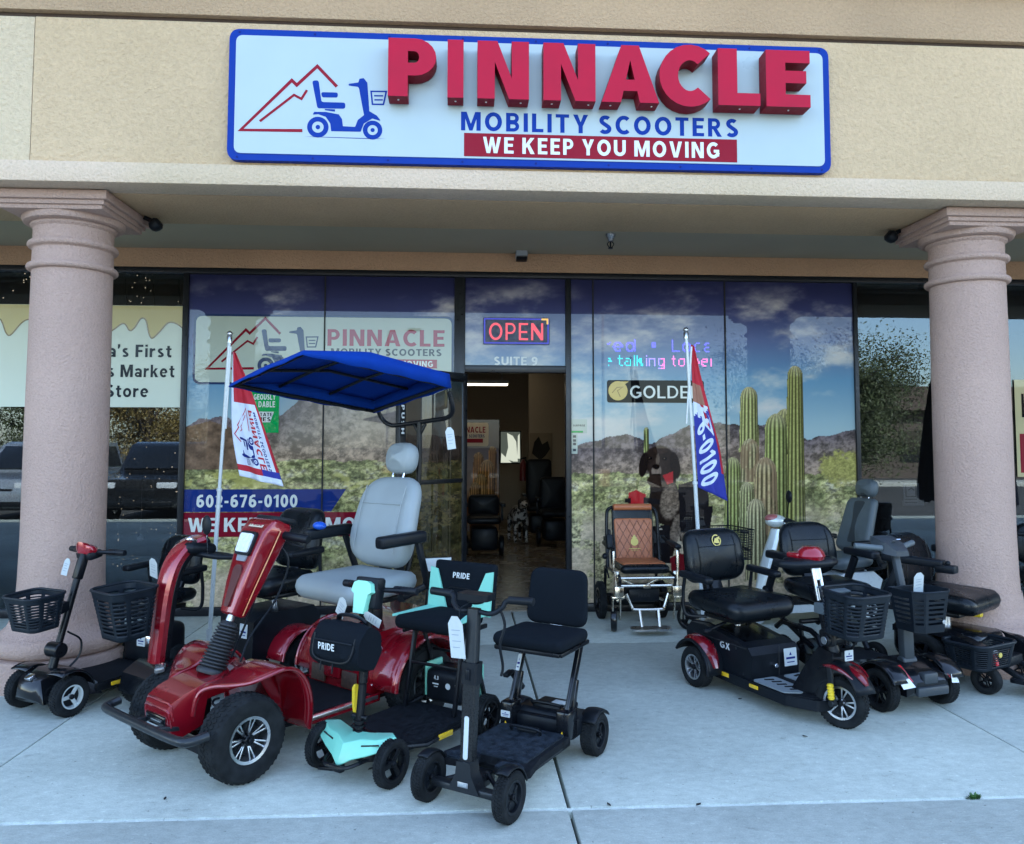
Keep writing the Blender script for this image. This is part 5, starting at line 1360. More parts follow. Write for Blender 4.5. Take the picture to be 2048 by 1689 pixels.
low = []
for k, p in enumerate(edge):
    d_ = (p - cc); d_.z = 0; d_.normalize(); u = (p.x + 1.285) / CL
    low.append(cano_low(p) + d_ * .012 + Vector((0, 0, .003 * math.sin(k * 1.3))))
b.add(edge + low, [(k, (k + 1) % N_, N_ + (k + 1) % N_, N_ + k) for k in range(N_)])
co_ = b.build("canopy", M_canopy, D, sharp=50)
md = co_.modifiers.new("wall", 'SOLIDIFY'); md.thickness = .004; md.offset = 0
b = MB()
dz = Vector((0, 0, -.022))
b.tube([cano_low(p) + Vector((0, 0, .012)) + Vector((cc.x - p.x, cc.y - p.y, 0)).normalized() * .02 for p in edge[::2]], .011, 8, closed=True)
for u in (.35, .70): b.tube([cano(u, v) + dz for v in (-.96, -.5, 0, .5, .96)], .009, 8)
b.tube([cano(u, 0) + dz for u in (.02, .3, .6, .98)], .009, 8)
b.build("canopy_frame", M_steel, co_)
hang_tag(D, TM(-1.36, .27, 1.52) @ E3(8, 0, 50), .05, .13)

# ================================================================== red touring scooter with a basket, behind the big one
Bq = thing("mobility_scooter", "red scooter with curved red column and black basket, behind the big red scooter's front", "mobility scooter", (-1.755, -2.50, 0), -130)
for s_ in (-1, 1):
    wheel(Bq, -.04, s_ * .14, .115, .07, .07, 'spoke5', M_silver, 0, 2)
    wheel(Bq, -.86, s_ * .25, .14, .09, .08, 'spoke5', M_silver, 0, 2)
b = MB(); b.sidep([(.10, .12), (.08, .20), (.0, .25), (-.12, .26), (-.22, .17), (-.7, .15), (-.7, .08), (.1, .1)], .28, 0, .02); b.build("front_cowl", M_gloss, Bq)
b = MB(); b.box((-.42, 0, .165), (.42, .42, .02), bev=.005); b.build("deck_mat", M_matte, Bq)
tp = spline([(-.03, 0, .2), (-.05, 0, .42), (-.075, 0, .64), (-.12, 0, .79), (-.2, 0, .885), (-.29, 0, .915)], 5)
def band(pts, w0, w1, t):
    rg = []
    for i, p in enumerate(pts):
        tg = (pts[min(i + 1, len(pts) - 1)] - pts[max(i - 1, 0)]).normalized(); nn = Vector((tg.z, 0, -tg.x)); w_ = w0 + (w1 - w0) * i / (len(pts) - 1)
        rg.append([tuple(p + nn * a * t + Vector((0, c * w_ / 2, 0))) for a, c in ((-.5, -.8), (.1, -1), (.42, -.8), (.5, -.4), (.5, .4), (.42, .8), (.1, 1), (-.5, .8))])
    return rg
b = MB(); b.loft(band(tp, .10, .15, .06)); b.build("steering_column", M_paint2, Bq)
b = MB(); b.loft([[(p[0] - .04 * 1, p[1] * .8, p[2] - .012) for p in r_] for r_ in band(tp, .09, .14, .05)]); b.build("column_back", M_steel, Bq)
b = MB(TM(.155, 0, -.03)); b.pad(rrect(.2, .2, .06), .07, lay(-.42, 0, .90, 8)); b.build("console", M_black, Bq)
b = MB(TM(.155, 0, -.03))
b.tube(spline([(-.50, -.29, .86), (-.44, -.2, .86), (-.40, -.08, .87), (-.40, .08, .87), (-.44, .2, .86), (-.50, .29, .86)], 5), .016, 10)
b.tube(spline([(-.50, -.29, .86), (-.56, -.2, .845), (-.6, 0, .84), (-.56, .2, .845), (-.50, .29, .86)], 5), .015, 10); b.build("loop_handlebar", M_black, Bq)
b = MB(TM(.155, 0, -.03)); b.box((-.36, .05, .955), (.06, .04, .02), (0, -20, 0), .006); b.build("key_cover", M_chrome, Bq)
b = MB(TM(.155, 0, -.03)); b.cyl((-.38, .19, .88), (-.34, .24, 1.02), .004, 8); o = b.build("mirror_stem", M_chrome, Bq)
b = MB(TM(.155, 0, -.03)); b.ball((-.33, .25, 1.055), .042, 18, (.35, 1, 1.35)); b.build("mirror", M_black, o)
basket(Bq, TM(.13, -.02, .425) @ E3(0, 4, 0), .23, .18, .31, .26, .265)
hang_tag(Bq, TM(-.08, -.13, .76) @ E3(-18, 20, 10), .06, .13)
b = MB(); b.sidep([(-.55, .16), (-.56, .40), (-.62, .44), (-1.02, .44), (-1.08, .36), (-1.0, .2)], .34, 0, .03, 3); b.build("battery_box", M_black, Bq)
label_plate(Bq, TM(-.552, .08, .34) @ E3(0, -3, 0), .075, .085)
for s_ in (-1, 1): fender(Bq, arcp(-.86, .14, .19, 168, 8, 12), .13 * s_, .31 * s_, M_paint2, .008, .008, "rear_fender")
captain_seat(Bq, -.82, .60, 0, .46, .42, .12, .46, .42, .40, .09, 10, M_leather, base_z=.42, post='chrome', arm_h=.2)

# ================================================================== small black travel scooter by the left column
def travel_scooter(label, loc, rz, head=M_paint2, with_basket=True, tagd=True, group=None):
    A = thing("mobility_scooter", label, "mobility scooter", loc, rz, group)
    for s_ in (-1, 1):
        wheel(A, 0, s_ * .19, .105, .065, .062, 'spoke3', M_silver, 0, 2)
        wheel(A, -.74, s_ * .21, .11, .07, .062, 'spoke3', M_silver, 0, 2)
    b = MB(); b.loft([[(x, y, z) for (y, z) in rg] for x, rg in (
        (.13, [(-.07, .11), (.07, .11), (.06, .15), (-.06, .15)]), (.10, [(-.12, .075), (.12, .075), (.09, .20), (-.09, .20)]), (.0, [(-.11, .07), (.11, .07), (.10, .235), (-.10, .235)]),
        (-.10, [(-.15, .08), (.15, .08), (.10, .225), (-.10, .225)]), (-.2, [(-.19, .07), (.19, .07), (.17, .12), (-.17, .12)]))])
    b.build("front_cowl", M_gloss, A, sharp=50)
    for s_ in (-1, 1): fender(A, arcp(0, .105, .135, 165, 60, 10), .09 * s_, .215 * s_, M_gloss, .006, .004, "front_fender", .008)
    b = MB(); b.box((.10, 0, .21), (.04, .05, .02), (0, 30, 0), .006); b.build("headlight", M_chrome, A)
    b = MB(); b.box((-.40, 0, .10), (.46, .38, .045), bev=.012); b.build("deck", M_steel, A)
    b = MB(); b.box((-.39, 0, .126), (.40, .35, .012), bev=.004); b.build("deck_mat", M_matte, A)
    for s_ in (-1, 1): b = MB(); b.box((-.3, .193 * s_, .105), (.085, .008, .022), bev=.003); b.build("reflector", M_reflect, A)
    b = MB(); b.cyl((-.02, 0, .2), (-.055, 0, .33), .025, 14); b.cyl((-.045, -.05, .325), (-.045, .05, .325), .042, 20); b.cyl((-.055, 0, .33), (-.2, 0, .84), .019, 14)
    b.bar((-.16, 0, .70), (-.215, 0, .88), .05, .045, .01); b.build("steering_column", M_steel, A)
    b = MB(); b.tube(spline([(-.09, .03, .42), (-.16, .05, .36), (-.15, .05, .27), (-.08, .03, .2)], 5), .006, 6); b.build("cable", M_black, A)
    b = MB(); b.loft([[(-.22 + a * .055, c * .07 * k, .86 + z + .02 * a) for a, c in [(math.cos(t * .5236), math.sin(t * .5236)) for t in range(12)]] for z, k in ((-.03, .7), (.0, 1), (.02, .9), (.035, .55))]); b.build("tiller_head", head, A)
    b = MB(); b.box((-.235, 0, .835), (.09, .13, .05), (0, 12, 0), .015); b.build("console", M_black, A)
    grips(A, TM(-.235, 0, .85), .46, .017, .12, 0, .05)
    if with_basket:
        basket(A, TM(.08, 0, .47) @ E3(0, 4, 0), .21, .16, .27, .22, .185)
        b = MB(); b.box((-.055, 0, .55), (.10, .05, .06), (0, 14, 0), .01); b.build("basket_bracket", M_black, A)
    if tagd: hang_tag(A, TM(-.16, -.1, .765) @ E3(-14, 0, 25), .035, .10)
    b = MB(); b.box((-.72, 0, .23), (.26, .3, .24), bev=.05, seg=3); b.build("battery_box", M_black, A)
    b = MB(); b.box((-.585, .07, .26), (.01, .14, .07), bev=.004); b.build("battery_latch", M_chrome, A)
    label_plate(A, TM(-.579, .04, .265), .07, .07)
    captain_seat(A, -.74, .50, 0, .40, .36, .08, .38, .34, .32, .06, 8, M_leather, base_z=.33, post=True, arm_h=.18, arm_w=.48, arm_l=.22)
    return A
travel_scooter("small black travel scooter with red tiller head and basket before the left column", (-2.31, -2.50, 0), -119)

# ================================================================== teal folding scooter
Eq = thing("mobility_scooter", "folding scooter with teal panels and a black fabric bag on its pole", "mobility scooter", (-.47, -3.49, 0), -126)
for s_ in (-1, 1):
    wheel(Eq, 0, s_ * .205, .10, .05, .072, 'spoke3', M_steel, 0, 2)
    wheel(Eq, -.74, s_ * .2, .10, .06, .072, 'spoke5', M_steel, 0, 2)
shv = [(.125, 0, .085), (.10, .055, .115), (.10, -.055, .115), (.075, .12, .135), (.075, -.12, .135), (.04, .20, .165), (.04, -.20, .165),       # lower edge, wing tips
       (-.02, .215, .205), (-.02, -.215, .205), (-.06, .16, .205), (-.06, -.16, .205), (-.03, .06, .195), (-.03, -.06, .195), (.005, 0, .205), (.05, .07, .19), (.05, -.07, .19), (.085, 0, .172), (.035, .14, .195), (.035, -.14, .195)]
shf = [(0, 1, 14, 16), (0, 16, 15, 2), (1, 3, 17, 14), (2, 15, 18, 4), (3, 5, 7, 17), (4, 18, 8, 6), (17, 7, 9), (18, 10, 8), (14, 17, 9, 11), (15, 12, 10, 18), (16, 14, 11, 13), (16, 13, 12, 15)]
b = MB(); b.add(shv, shf); o = b.build("front_shell", M_teal, Eq, sharp=15); md = o.modifiers.new("wall", 'SOLIDIFY'); md.thickness = .012; md.offset = -1
md = o.modifiers.new("soft", 'BEVEL'); md.width = .004; md.segments = 2
b = MB()
for s_ in (-1, 1): b.bar((.062, .085 * s_, .168), (.038, .165 * s_, .178), .006, .006, .001)
b.build("shell_slots", M_dark, o)
b = MB(); b.loft([[(x, y, z) for (y, z) in [(-q, h0), (q, h0), (q * .9, h1), (-q * .9, h1)]] for x, q, h0, h1 in ((.06, .10, .10, .14), (-.02, .17, .10, .17), (-.1, .15, .08, .17))]); b.build("front_chassis", M_steel, Eq)
b = MB(); b.cyl((0, -.2, .10), (0, .2, .10), .012, 10); b.tube(spline([(.03, -.11, .11), (.13, -.07, .095), (.14, 0, .09), (.13, .07, .095), (.03, .11, .11)], 5), .009, 8); b.box((.11, 0, .075), (.03, .05, .035), bev=.006)
b.bar((.11, -.12, .05), (.1, -.02, .06), .02, .014); b.build("front_axle", M_steel, Eq)
b = MB(); b.prism(roundpoly([(-.09, -.16), (-.22, -.215), (-.52, -.2), (-.62, -.14), (-.62, .14), (-.52, .2), (-.22, .215), (-.09, .16)][::-1], .02, 3), .035, TM(0, 0, .125), .006); b.build("deck", M_matte, Eq)
b = MB()
for s_ in (-1, 1): b.tube([(-.10, .165 * s_, .13), (-.22, .22 * s_, .115), (-.52, .205 * s_, .115), (-.66, .15 * s_, .16)], .012, 8)
b.build("deck_rail", M_steel, Eq)
for s_ in (-1, 1): b = MB(); b.box((-.36, .226 * s_, .118), (.10, .008, .026), (0, 0, -4 * s_), .003); b.build("reflector", M_reflect, Eq)
b = MB(); b.cyl((-.01, 0, .17), (-.035, 0, .40), .019, 16); b.cyl((-.035, 0, .40), (-.075, 0, .76), .021, 16); b.cyl((-.02, -.045, .255), (-.02, .045, .255), .013, 12)
for k in range(3): b.lathe([(.021, -.006), (.029, -.004), (.029, .004), (.021, .006)], 16, TM(-.014 - .002 * k, 0, .2 + .02 * k))
b.build("steering_pole", M_steel, Eq)
b = MB(); b.loft([[(-.045 + q, -.05 + c, z) for q, c in ((-.011, -.007), (.011, -.007), (.011, .007), (-.011, .007))] for z in (.245, .26)] + [[(-.05 + q, -.058 + c, z) for q, c in ((-.014, -.008), (.014, -.008), (.014, .008), (-.014, .008))] for z in (.30, .37)] + [[(-.045 + q, -.052 + c, z) for q, c in ((-.006, -.006), (.006, -.006), (.006, .006), (-.006, .006))] for z in (.385,)]); b.build("yellow_lever", M_yellow, Eq)
b = MB(); pr = [(-.042, .0), (-.03, -.085), (.03, -.085), (.042, .0), (.062, .012), (.05, .05), (.028, .06), (-.028, .06), (-.05, .05), (-.062, .012)]
b.prism([(a, c) for a, c in pr], .03, TM(-.028, 0, .80) @ E3(0, -12, 0) @ Matrix(((0, 0, 1, 0), (1, 0, 0, 0), (0, 1, 0, 0), (0, 0, 0, 1))), .007); b.build("tiller_face", M_teal, Eq, sharp=30)
b = MB(); b.box((-.07, 0, .80), (.06, .14, .14), (0, -12, 0), .012); b.box((-.075, .06, .845), (.04, .03, .05), bev=.006); b.build("console", M_black, Eq)
grips(Eq, TM(-.09, 0, .815), .44, .017, .12, 0.0, .05)
b = MB(TM(.005, -.01, -.075) @ Matrix.Diagonal((1.12, 1.16, 1.2, 1)))                                                            # bag
rg = []
for k in range(13):
    y = -.125 + .25 * k / 12; q = 1 - .12 * abs(y / .125) ** 4
    rg.append([(.055 + math.cos(t) * .075 * q * (1 + .12 * (math.sin(t) < -.2)) + .004 * math.sin(5 * t + k), y + .006 * math.sin(t * 3), .555 + math.sin(t) * .085 * q + .003 * math.sin(k * 2.1 + t * 4)) for t in [6.2832 * i / 22 for i in range(22)]])
b.loft(rg); o = b.build("fabric_bag", M_fabric, Eq)
b = MB(TM(.005, -.01, -.075) @ Matrix.Diagonal((1.12, 1.16, 1.2, 1))); b.tube(spline([(.02, -.07, .637), (.035, -.05, .655), (.04, 0, .662), (.035, .05, .655), (.02, .07, .637)], 5), .007, 8, sq=1.6); b.tube([(.1 + .03 * math.cos(t), .105 * math.copysign(min(1, abs(math.cos(t2)) * 1.6), math.cos(t2)), .55) for t, t2 in []] or [(.128, -.1, .58), (.134, 0, .582), (.128, .1, .58)], .003, 6)
b.tube(spline([(.115, -.105, .6), (.138, -.09, .525), (.136, 0, .51), (.138, .09, .525), (.115, .105, .6)], 6), .0035, 6); b.tube([(.137, -.05, .51), (.142, -.05, .475)], .003, 5); b.tube([(.137, .01, .51), (.14, .01, .47)], .003, 5); b.build("bag_piping", M_black, o)
b = MB(TM(.005, -.01, -.075) @ Matrix.Diagonal((1.12, 1.16, 1.2, 1))); put(b, text_polys("PRIDE", -.065, .02, .55, .575), lambda u, v, l: (.1405 - .35 * u * u + l, u, v)); b.build("bag_lettering", M_white, o, smooth=False)
hang_tag(Eq, TM(-.0, -.105, .735) @ E3(-38, 15, -10), .055, .115); hang_tag(Eq, TM(-.01, .075, .70) @ E3(60, 20, 5), .05, .09)
# seat frame, seat, back
b = MB()
for s_ in (-1, 1):
    b.bar((-.52, .155 * s_, .14), (-.60, .155 * s_, .53), .018, .026, .004); b.bar((-.80, .155 * s_, .14), (-.66, .155 * s_, .53), .016, .022, .004)
    b.bar((-.5, .155 * s_, .53), (-.80, .155 * s_, .535), .018, .022, .004)
b.bar((-.56, -.155, .36), (-.56, .155, .36), .012, .016); b.bar((-.8, -.12, .30), (-.8, .12, .30), .016, .02); b.bar((-.74, -.15, .39), (-.74, .15, .39), .012, .014); b.build("seat_frame", M_steel, Eq)
b = MB(); b.pad(rrect(.30, .34, .05, 5, .42)[::1], .07, lay(-.63, 0, .575), .03, .3, lambda p: Vector((-p.x, -p.y, p.z)) if False else p); o = b.build("seat", M_fabric, Eq)
for s_ in (-1, 1):
    b = MB(); b.prism([(-.47, .205 * s_), (-.79, .2 * s_), (-.79, .10 * s_), (-.7, .115 * s_)][::s_], .012, TM(0, 0, .606), .004); b.build("seat_side_panel", M_tealf, o)
b = MB(); b.pad(rrect(.40, .26, .02, 4), .05, stand(-.82, 0, .72, 8), .02, .1); o = b.build("backrest", M_fabric, Eq)
SM = stand(-.792, 0, .72, 8)
for s_ in (-1, 1):
    b = MB(); b.prism([(.205 * s_, -.135), (.205 * s_, .095), (.16 * s_, .085), (.10 * s_, -.06), (.07 * s_, -.135)][::s_], .010, SM @ TM(0, 0, .012), .003); b.build("back_side_panel", M_tealf, o)
b = MB(); put(b, text_polys("PRIDE", -.055, .055, .045, .075), lambda u, v, l: tuple(SM @ Vector((u, v, .0125 + l)))); b.build("back_lettering", M_white, o, smooth=False)
b = MB(); b.tube([tuple(SM @ Vector(p)) for p in spline([(-.10, -.06, .012), (-.075, -.01, .013), (0, -.005, .0135), (.075, -.01, .013), (.10, -.06, .012)], 5)], .0025, 6); b.build("back_seam", M_black, o)
b = MB(); b.bar((-.79, 0, .53), (-.83, 0, .66), .05, .02); b.build("back_hinge", M_steel, Eq)
b = MB(); b.box((-.72, 0, .23), (.17, .25, .17), bev=.035, seg=3); o = b.build("battery_box", M_black, Eq)
for s_ in (-1, 1): b = MB(); b.box((-.73, .135 * s_, .25), (.14, .016, .17), bev=.006); b.build("battery_side_panel", M_teal, o)
b = MB(); put(b, text_polys("4.3", -.06, -.03, .265, .285) + [[(-.07, .24), (-.03, .24), (-.03, .247), (-.07, .247)], [(-.06, .228), (-.035, .228), (-.035, .232), (-.06, .232)], [(.075, .24), (.085, .24), (.085, .255), (.075, .255)]] + [[(.03 + .016 * math.cos(6.28 * k / 16), .24 + .016 * math.sin(6.28 * k / 16)) for k in range(16)]], lambda u, v, l: (-.6345 + l, u, v)); b.build("battery_print", M_tagw, o, smooth=False)

# ================================================================== plain black folding scooter at the front
Fq = thing("mobility_scooter", "black folding scooter with square navy seat and long white price tag, nearest to the camera", "mobility scooter", (.025, -3.85, 0), -123.5)
for s_ in (-1, 1):
    wheel(Fq, 0, s_ * .195, .096, .06, .062, 'disc', M_black, 0, 3)
    wheel(Fq, -.80, s_ * .205, .098, .075, .062, 'disc', M_black, 0, 3)
    fender(Fq, arcp(0, .096, .106, 165, 62, 12), .165 * s_, .218 * s_, M_black, .006, 0, "front_fender", .006)
    fender(Fq, arcp(-.8, .098, .108, 140, 40, 12), .165 * s_, .245 * s_, M_black, .006, 0, "rear_fender", .006)
b = MB(); b.bar((.0, -.17, .085), (.0, .17, .085), .05, .03, .01); b.bar((.005, -.06, .10), (.005, .06, .10), .045, .05, .015); b.loft([[(.0 + a, c, z) for a, c in ((-.03, -w_), (.035, -w_), (.035, w_), (-.03, w_))] for z, w_ in ((.08, .075), (.11, .06), (.15, .038), (.2, .032))]); b.build("front_yoke", M_gunmetal, Fq)
b = MB(); b.box((.037, 0, .112), (.003, .05, .02), bev=.001); o = b.build("yoke_plate", M_alu, Fq); b = MB(); put(b, text_polys("PRIDE", -.018, .018, .107, .117), lambda u, v, l: (.0388 + l, u, v)); b.build("plate_lettering", M_tagw, o, smooth=False)
P0, P1 = Vector((0, 0, .14)), Vector((-.045, 0, .80))
def col_sec(z, w_, d_, n=6): 
    t = (z - .14) / .66; x = -.045 * t
    return [(x + a, c, z) for a, c in roundpoly([(-d_, -w_), (d_, -w_), (d_, w_), (-d_, w_)], .010, 3)]
b = MB(); b.loft([col_sec(.13, .030, .022), col_sec(.53, .032, .024)]); b.build("steering_column", mat("carbon_weave", (.012, .013, .014), .3, spec=.3, var=.2, vs=160), Fq)
b = MB(); b.loft([col_sec(.53, .027, .019), col_sec(.80, .026, .019)]); b.build("upper_column", M_gunmetal, Fq)
b = MB(); b.loft([col_sec(.50, .038, .028), col_sec(.585, .038, .028)]); b.box((-.03 + .032, .0, .54), (.012, .022, .045), bev=.004); b.build("column_clamp", M_black, Fq)
b = MB(); b.prism(rrect(.022, .17, .0108, 5), .005, TM(.012, 0, .29) @ E3(0, -4, 0) @ Matrix(((0, 0, 1, 0), (1, 0, 0, 0), (0, 1, 0, 0), (0, 0, 0, 1)))); b.build("column_stripe", M_whitep, Fq)
b = MB(); b.loft([[(-.05 + a, c, z) for a, c in roundpoly([(-.05, -.075), (.035, -.075), (.035, .075), (-.05, .075)], .02, 4)] for z in (.835, .862)]); b.ball((-.06, 0, .83), .04, 14, (1, 1, .4)); b.build("console", M_black, Fq)
b = MB()
for s_ in (-1, 1):
    b.tube(spline([(-.045, .015 * s_, .79), (-.05, .08 * s_, .785), (-.07, .12 * s_, .81), (-.085, .14 * s_, .838), (-.09, .25 * s_, .842)], 5), .011, 8)
    b.cyl((-.09, .14 * s_, .84), (-.095, .255 * s_, .843), .0165, 14)
b.build("handlebar", M_black, Fq)
b = MB(); b.tube(spline([(-.06, .11, .82), (-.075, .13, .74), (-.07, .11, .66), (-.085, .115, .57), (-.08, .11, .53)], 5), .006, 7); b.tube(spline([(-.04, -.02, .82), (-.02, -.05, .80), (0, -.045, .76)], 5), .003, 6); b.build("cables", M_black, Fq)
hang_tag(Fq, TM(.005, -.055, .685) @ E3(3, 6, 0), .072, .175)
b = MB(); b.prism(roundpoly([(-.08, -.18), (-.10, -.06), (-.16, -.05), (-.19, -.05), (-.19, .05), (-.16, .05), (-.10, .06), (-.08, .18), (-.14, .215), (-.28, .185), (-.58, .185), (-.58, -.185), (-.28, -.185), (-.14, -.215)][::-1], .015, 3), .03, TM(0, 0, .135), .006); b.build("deck", M_matte, Fq)
b = MB(); b.prism(roundpoly([(-.19, -.165), (-.56, -.165), (-.56, .165), (-.19, .165)], .02, 3), .008, TM(0, 0, .154), .003)
for s_ in (-1, 1): b.prism(roundpoly([(-.09, .07 * s_), (-.09, .165 * s_), (-.13, .195 * s_), (-.17, .15 * s_), (-.15, .07 * s_)][::-s_], .012, 3), .008, TM(0, 0, .154), .003)
b.build("deck_mat", mat("slate_mat", (.014, .020, .028), .7, spec=.1, var=.4, vs=30, bump=.35, bs=150, dust=.01), Fq)
b = MB(); b.box((-.06, 0, .10), (.16, .1, .05), bev=.012); b.tube(spline([(-.02, -.14, .085), (-.07, -.08, .10), (-.10, -.03, .12)], 4), .01, 8); b.tube(spline([(-.02, .14, .085), (-.07, .08, .10), (-.10, .03, .12)], 4), .01, 8)
b.box((-.4, 0, .108), (.42, .34, .03), bev=.006); b.build("chassis", M_steel, Fq)
b = MB(); b.tube(spline([(-.49, -.075, .163), (-.475, -.07, .185), (-.465, 0, .192), (-.475, .07, .185), (-.49, .075, .163)], 5), .007, 8); b.box((-.515, 0, .166), (.05, .1, .016), bev=.004); b.build("carry_handle", M_black, Fq)
for s_ in (-1, 1):
    b = MB(); b.box((-.61, .15 * s_, .19), (.10, .07, .13), bev=.012); b.build("leg_socket", M_gloss, Fq)
    b = MB(); b.bar((-.60, .15 * s_, .20), (-.76, .15 * s_, .525), .024, .04, .006); b.bar((-.66, .15 * s_, .24), (-.70, .15 * s_, .37), .035, .03, .006); b.build("seat_leg", M_gloss, Fq)
    b = MB(); put(b, [[(-.012, 0), (.012, 0), (0, .024)]], lambda u, v, l: (-.5585 + l, .15 * s_ + u, .145 + v)); b.build("warning_label", M_reflect, Fq, smooth=False)
label_plate(Fq, TM(-.558, -.15, .20), .05, .03); label_plate(Fq, TM(-.665, -.137, .42) @ E3(0, -24, 0), .02, .08)
b = MB(); b.box((-.72, 0, .155), (.22, .36, .09), bev=.02); b.cyl((-.67, -.12, .19), (-.67, .12, .19), .03, 16); b.box((-.75, .02, .215), (.13, .19, .035), bev=.012); b.tube(spline([(-.69, -.07, .225), (-.67, -.06, .245), (-.67, .07, .245), (-.69, .08, .225)], 4), .006, 6); b.build("motor_unit", M_black, Fq)
b = MB(); b.box((-.74, .05, .236), (.05, .07, .004), bev=.001); b.build("battery_sticker", M_tagw, Fq); b = MB(); b.cyl((-.70, -.06, .232), (-.70, -.06, .238), .01, 10); b.build("yellow_button", M_yellow, Fq)
b = MB(); b.ball((-.78, -.2, .3), .02, 8); b.bar((-.78, -.18, .26), (-.70, -.2, .36), .03, .03, .01); b.bar((-.70, -.2, .36), (-.64, -.2, .35), .03, .02, .006); b.build("fold_lever", M_black, Fq)
b = MB(); b.bar((-.5, -.17, .525), (-.80, -.17, .53), .022, .02, .005); b.bar((-.5, .17, .525), (-.80, .17, .53), .022, .02, .005); b.bar((-.5, -.17, .525), (-.5, .17, .525), .02, .02, .005); b.bar((-.78, -.17, .528), (-.78, .17, .528), .02, .02, .005); b.build("seat_frame", M_steel, Fq)
b = MB(); b.pad(rrect(.37, .33, .05, 5, .38), .06, lay(-.64, 0, .56), .026, .25, lambda p: Vector((p.x, p.y, p.z + .12 * p.x * p.x * 4 * .3))); b.build("seat", M_fabric, Fq)
b = MB(); b.bar((-.79, .0, .54), (-.82, .0, .66), .065, .012, .003); b.build("back_bracket", M_alu, Fq)
b = MB(); b.pad(rrect(.34, .275, .06, 7, .31), .04, stand(-.83, 0, .722, 8), .018, .25, lambda p: Vector((p.x, p.y, p.z + .5 * p.x * p.x))); b.build("backrest", M_fabric, Fq)
# ================================================================== tan quilted power wheelchair in front of the right window
Gq = thing("power_wheelchair", "power wheelchair with tan quilted backrest and champagne metal frame", "wheelchair", (1.47, -.80, 0), -88)
for s_ in (-1, 1):
    wheel(Gq, -.03, s_ * .26 + (.085 if s_ > 0 else 0), .095, .05, .055, 'spoke3', M_steel, 38 if s_ > 0 else -14, 0, M_gloss)
    wheel(Gq, -.52, s_ * .265, .155, .06, .10, 'spoke5', M_steel, 0, 2)
    b = MB(); b.bar((.0, .25 * s_ - .03, .095), (.03, .25 * s_ - .03, .27), .012, .03, .004); b.bar((.0, .25 * s_ + .03, .095), (.03, .25 * s_ + .03, .27), .012, .03, .004); b.box((.03, .25 * s_, .275), (.05, .085, .02), bev=.005); b.build("caster_fork", M_goldm, Gq)
    b = MB(); b.box((.035, .235 * s_, .325), (.06, .075, .08), bev=.006); b.build("fork_bracket", M_goldm, Gq)
    b = MB()
    b.tube(spline([(.02, .225 * s_, .35), (-.0, .225 * s_, .44), (-.44, .225 * s_, .44), (-.5, .225 * s_, .42), (-.56, .22 * s_, .155)], 5), .013, 8)
    b.tube(spline([(.02, .225 * s_, .30), (-.2, .225 * s_, .26), (-.52, .225 * s_, .2)], 4), .012, 8)
    b.tube(spline([(-.40, .225 * s_, .44), (-.44, .225 * s_, .62), (-.47, .22 * s_, .86), (-.49, .20 * s_, .93), (-.495, .13 * s_, .955)], 5), .015, 10)
    b.build("side_frame", M_goldm if s_ > 9 else M_steel, Gq)
    b = MB(); b.tube([(-.02, .262 * s_, .47), (-.02, .262 * s_, .60), (-.03, .262 * s_, .63)], .011, 8); b.tube([(.02, .24 * s_, .28), (.0, .255 * s_, .47)], .012, 8); b.bar((-.01, .24 * s_, .44), (-.02, .24 * s_, .47), .03, .02); b.build("frame_tube", M_goldm, Gq)
    b = MB(); b.box((-.16, .275 * s_, .665), (.26, .055, .035), (0, 3, 0), .012); b.bar((-.03, .275 * s_, .64), (-.06, .262 * s_, .52), .02, .02); b.bar((-.28, .275 * s_, .66), (-.42, .25 * s_, .70), .02, .02); b.build("armrest", M_black, Gq)
b = MB(); b.box((-.01, -.30, .71), (.08, .05, .11), (0, -14, 0), .01); b.cyl((.0, -.30, .76), (-.005, -.30, .81), .012, 10); b.build("joystick", M_black, Gq)
b = MB(); b.ball((.02, -.34, .60), .025, 10); b.tube(spline([(.0, -.3, .66), (.02, -.33, .55), (-.03, -.3, .42)], 5), .006, 6); b.build("control_cable", M_black, Gq)
b = MB(); b.pad(rrect(.40, .40, .05), .07, lay(-.19, 0, .485), .032, .25); b.build("seat", M_leather, Gq)
b = MB(); b.pad(rrect(.36, .34, .04), .03, lay(-.215, 0, .516), .014, .4); b.build("seat_top", M_brown, Gq)
BM = stand(-.435, 0, .715, 9)
b = MB(); b.pad(rrect(.36, .46, .03), .045, BM, .02, .15); b.build("back_shell", M_leather, Gq)
b = MB(); b.pad([(x, y) for x, y in rrect(.31, .37, .03, 5, .335)], .03, BM @ TM(0, -.045, .02), .014, .25); o = b.build("backrest", M_brown, Gq)
b = MB()
zz = lambda u, v: .02 + .0155 + .0072 * (1 - (abs(u) / .17) ** 2)
for sgn in (-1, 1):
    for k in range(-5, 6):
        pts = []
        for i in range(25):
            v = -.215 + .34 * i / 24; u = k * .062 + sgn * (v + .045) * .56
            if abs(u) < .152: pts.append(tuple(BM @ Vector((u, v, zz(u, v)))))
        if len(pts) > 2: b.tube(pts, .0022, 5)
b.build("quilting", mat("quilt_thread", (.17, .06, .03), .6), o)
b = MB(); put(b, [[(.033 * math.cos(6.283 * k / 24), -.06 + .033 * math.sin(6.283 * k / 24)) for k in range(24)], [(-.02, -.03), (.0, .0), (.02, -.03)], [(-.03, -.018), (-.012, -.03), (-.02, -.03)], [(.03, -.018), (.02, -.03), (.012, -.03)], [(-.05, -.12), (.05, -.12), (.05, -.115), (-.05, -.115)], [(-.03, -.132), (.03, -.132), (.03, -.129), (-.03, -.129)]], lambda u, v, l: tuple(BM @ Vector((u, v, .046 + l)))); b.build("gold_emblem", M_goldp, o, smooth=False)
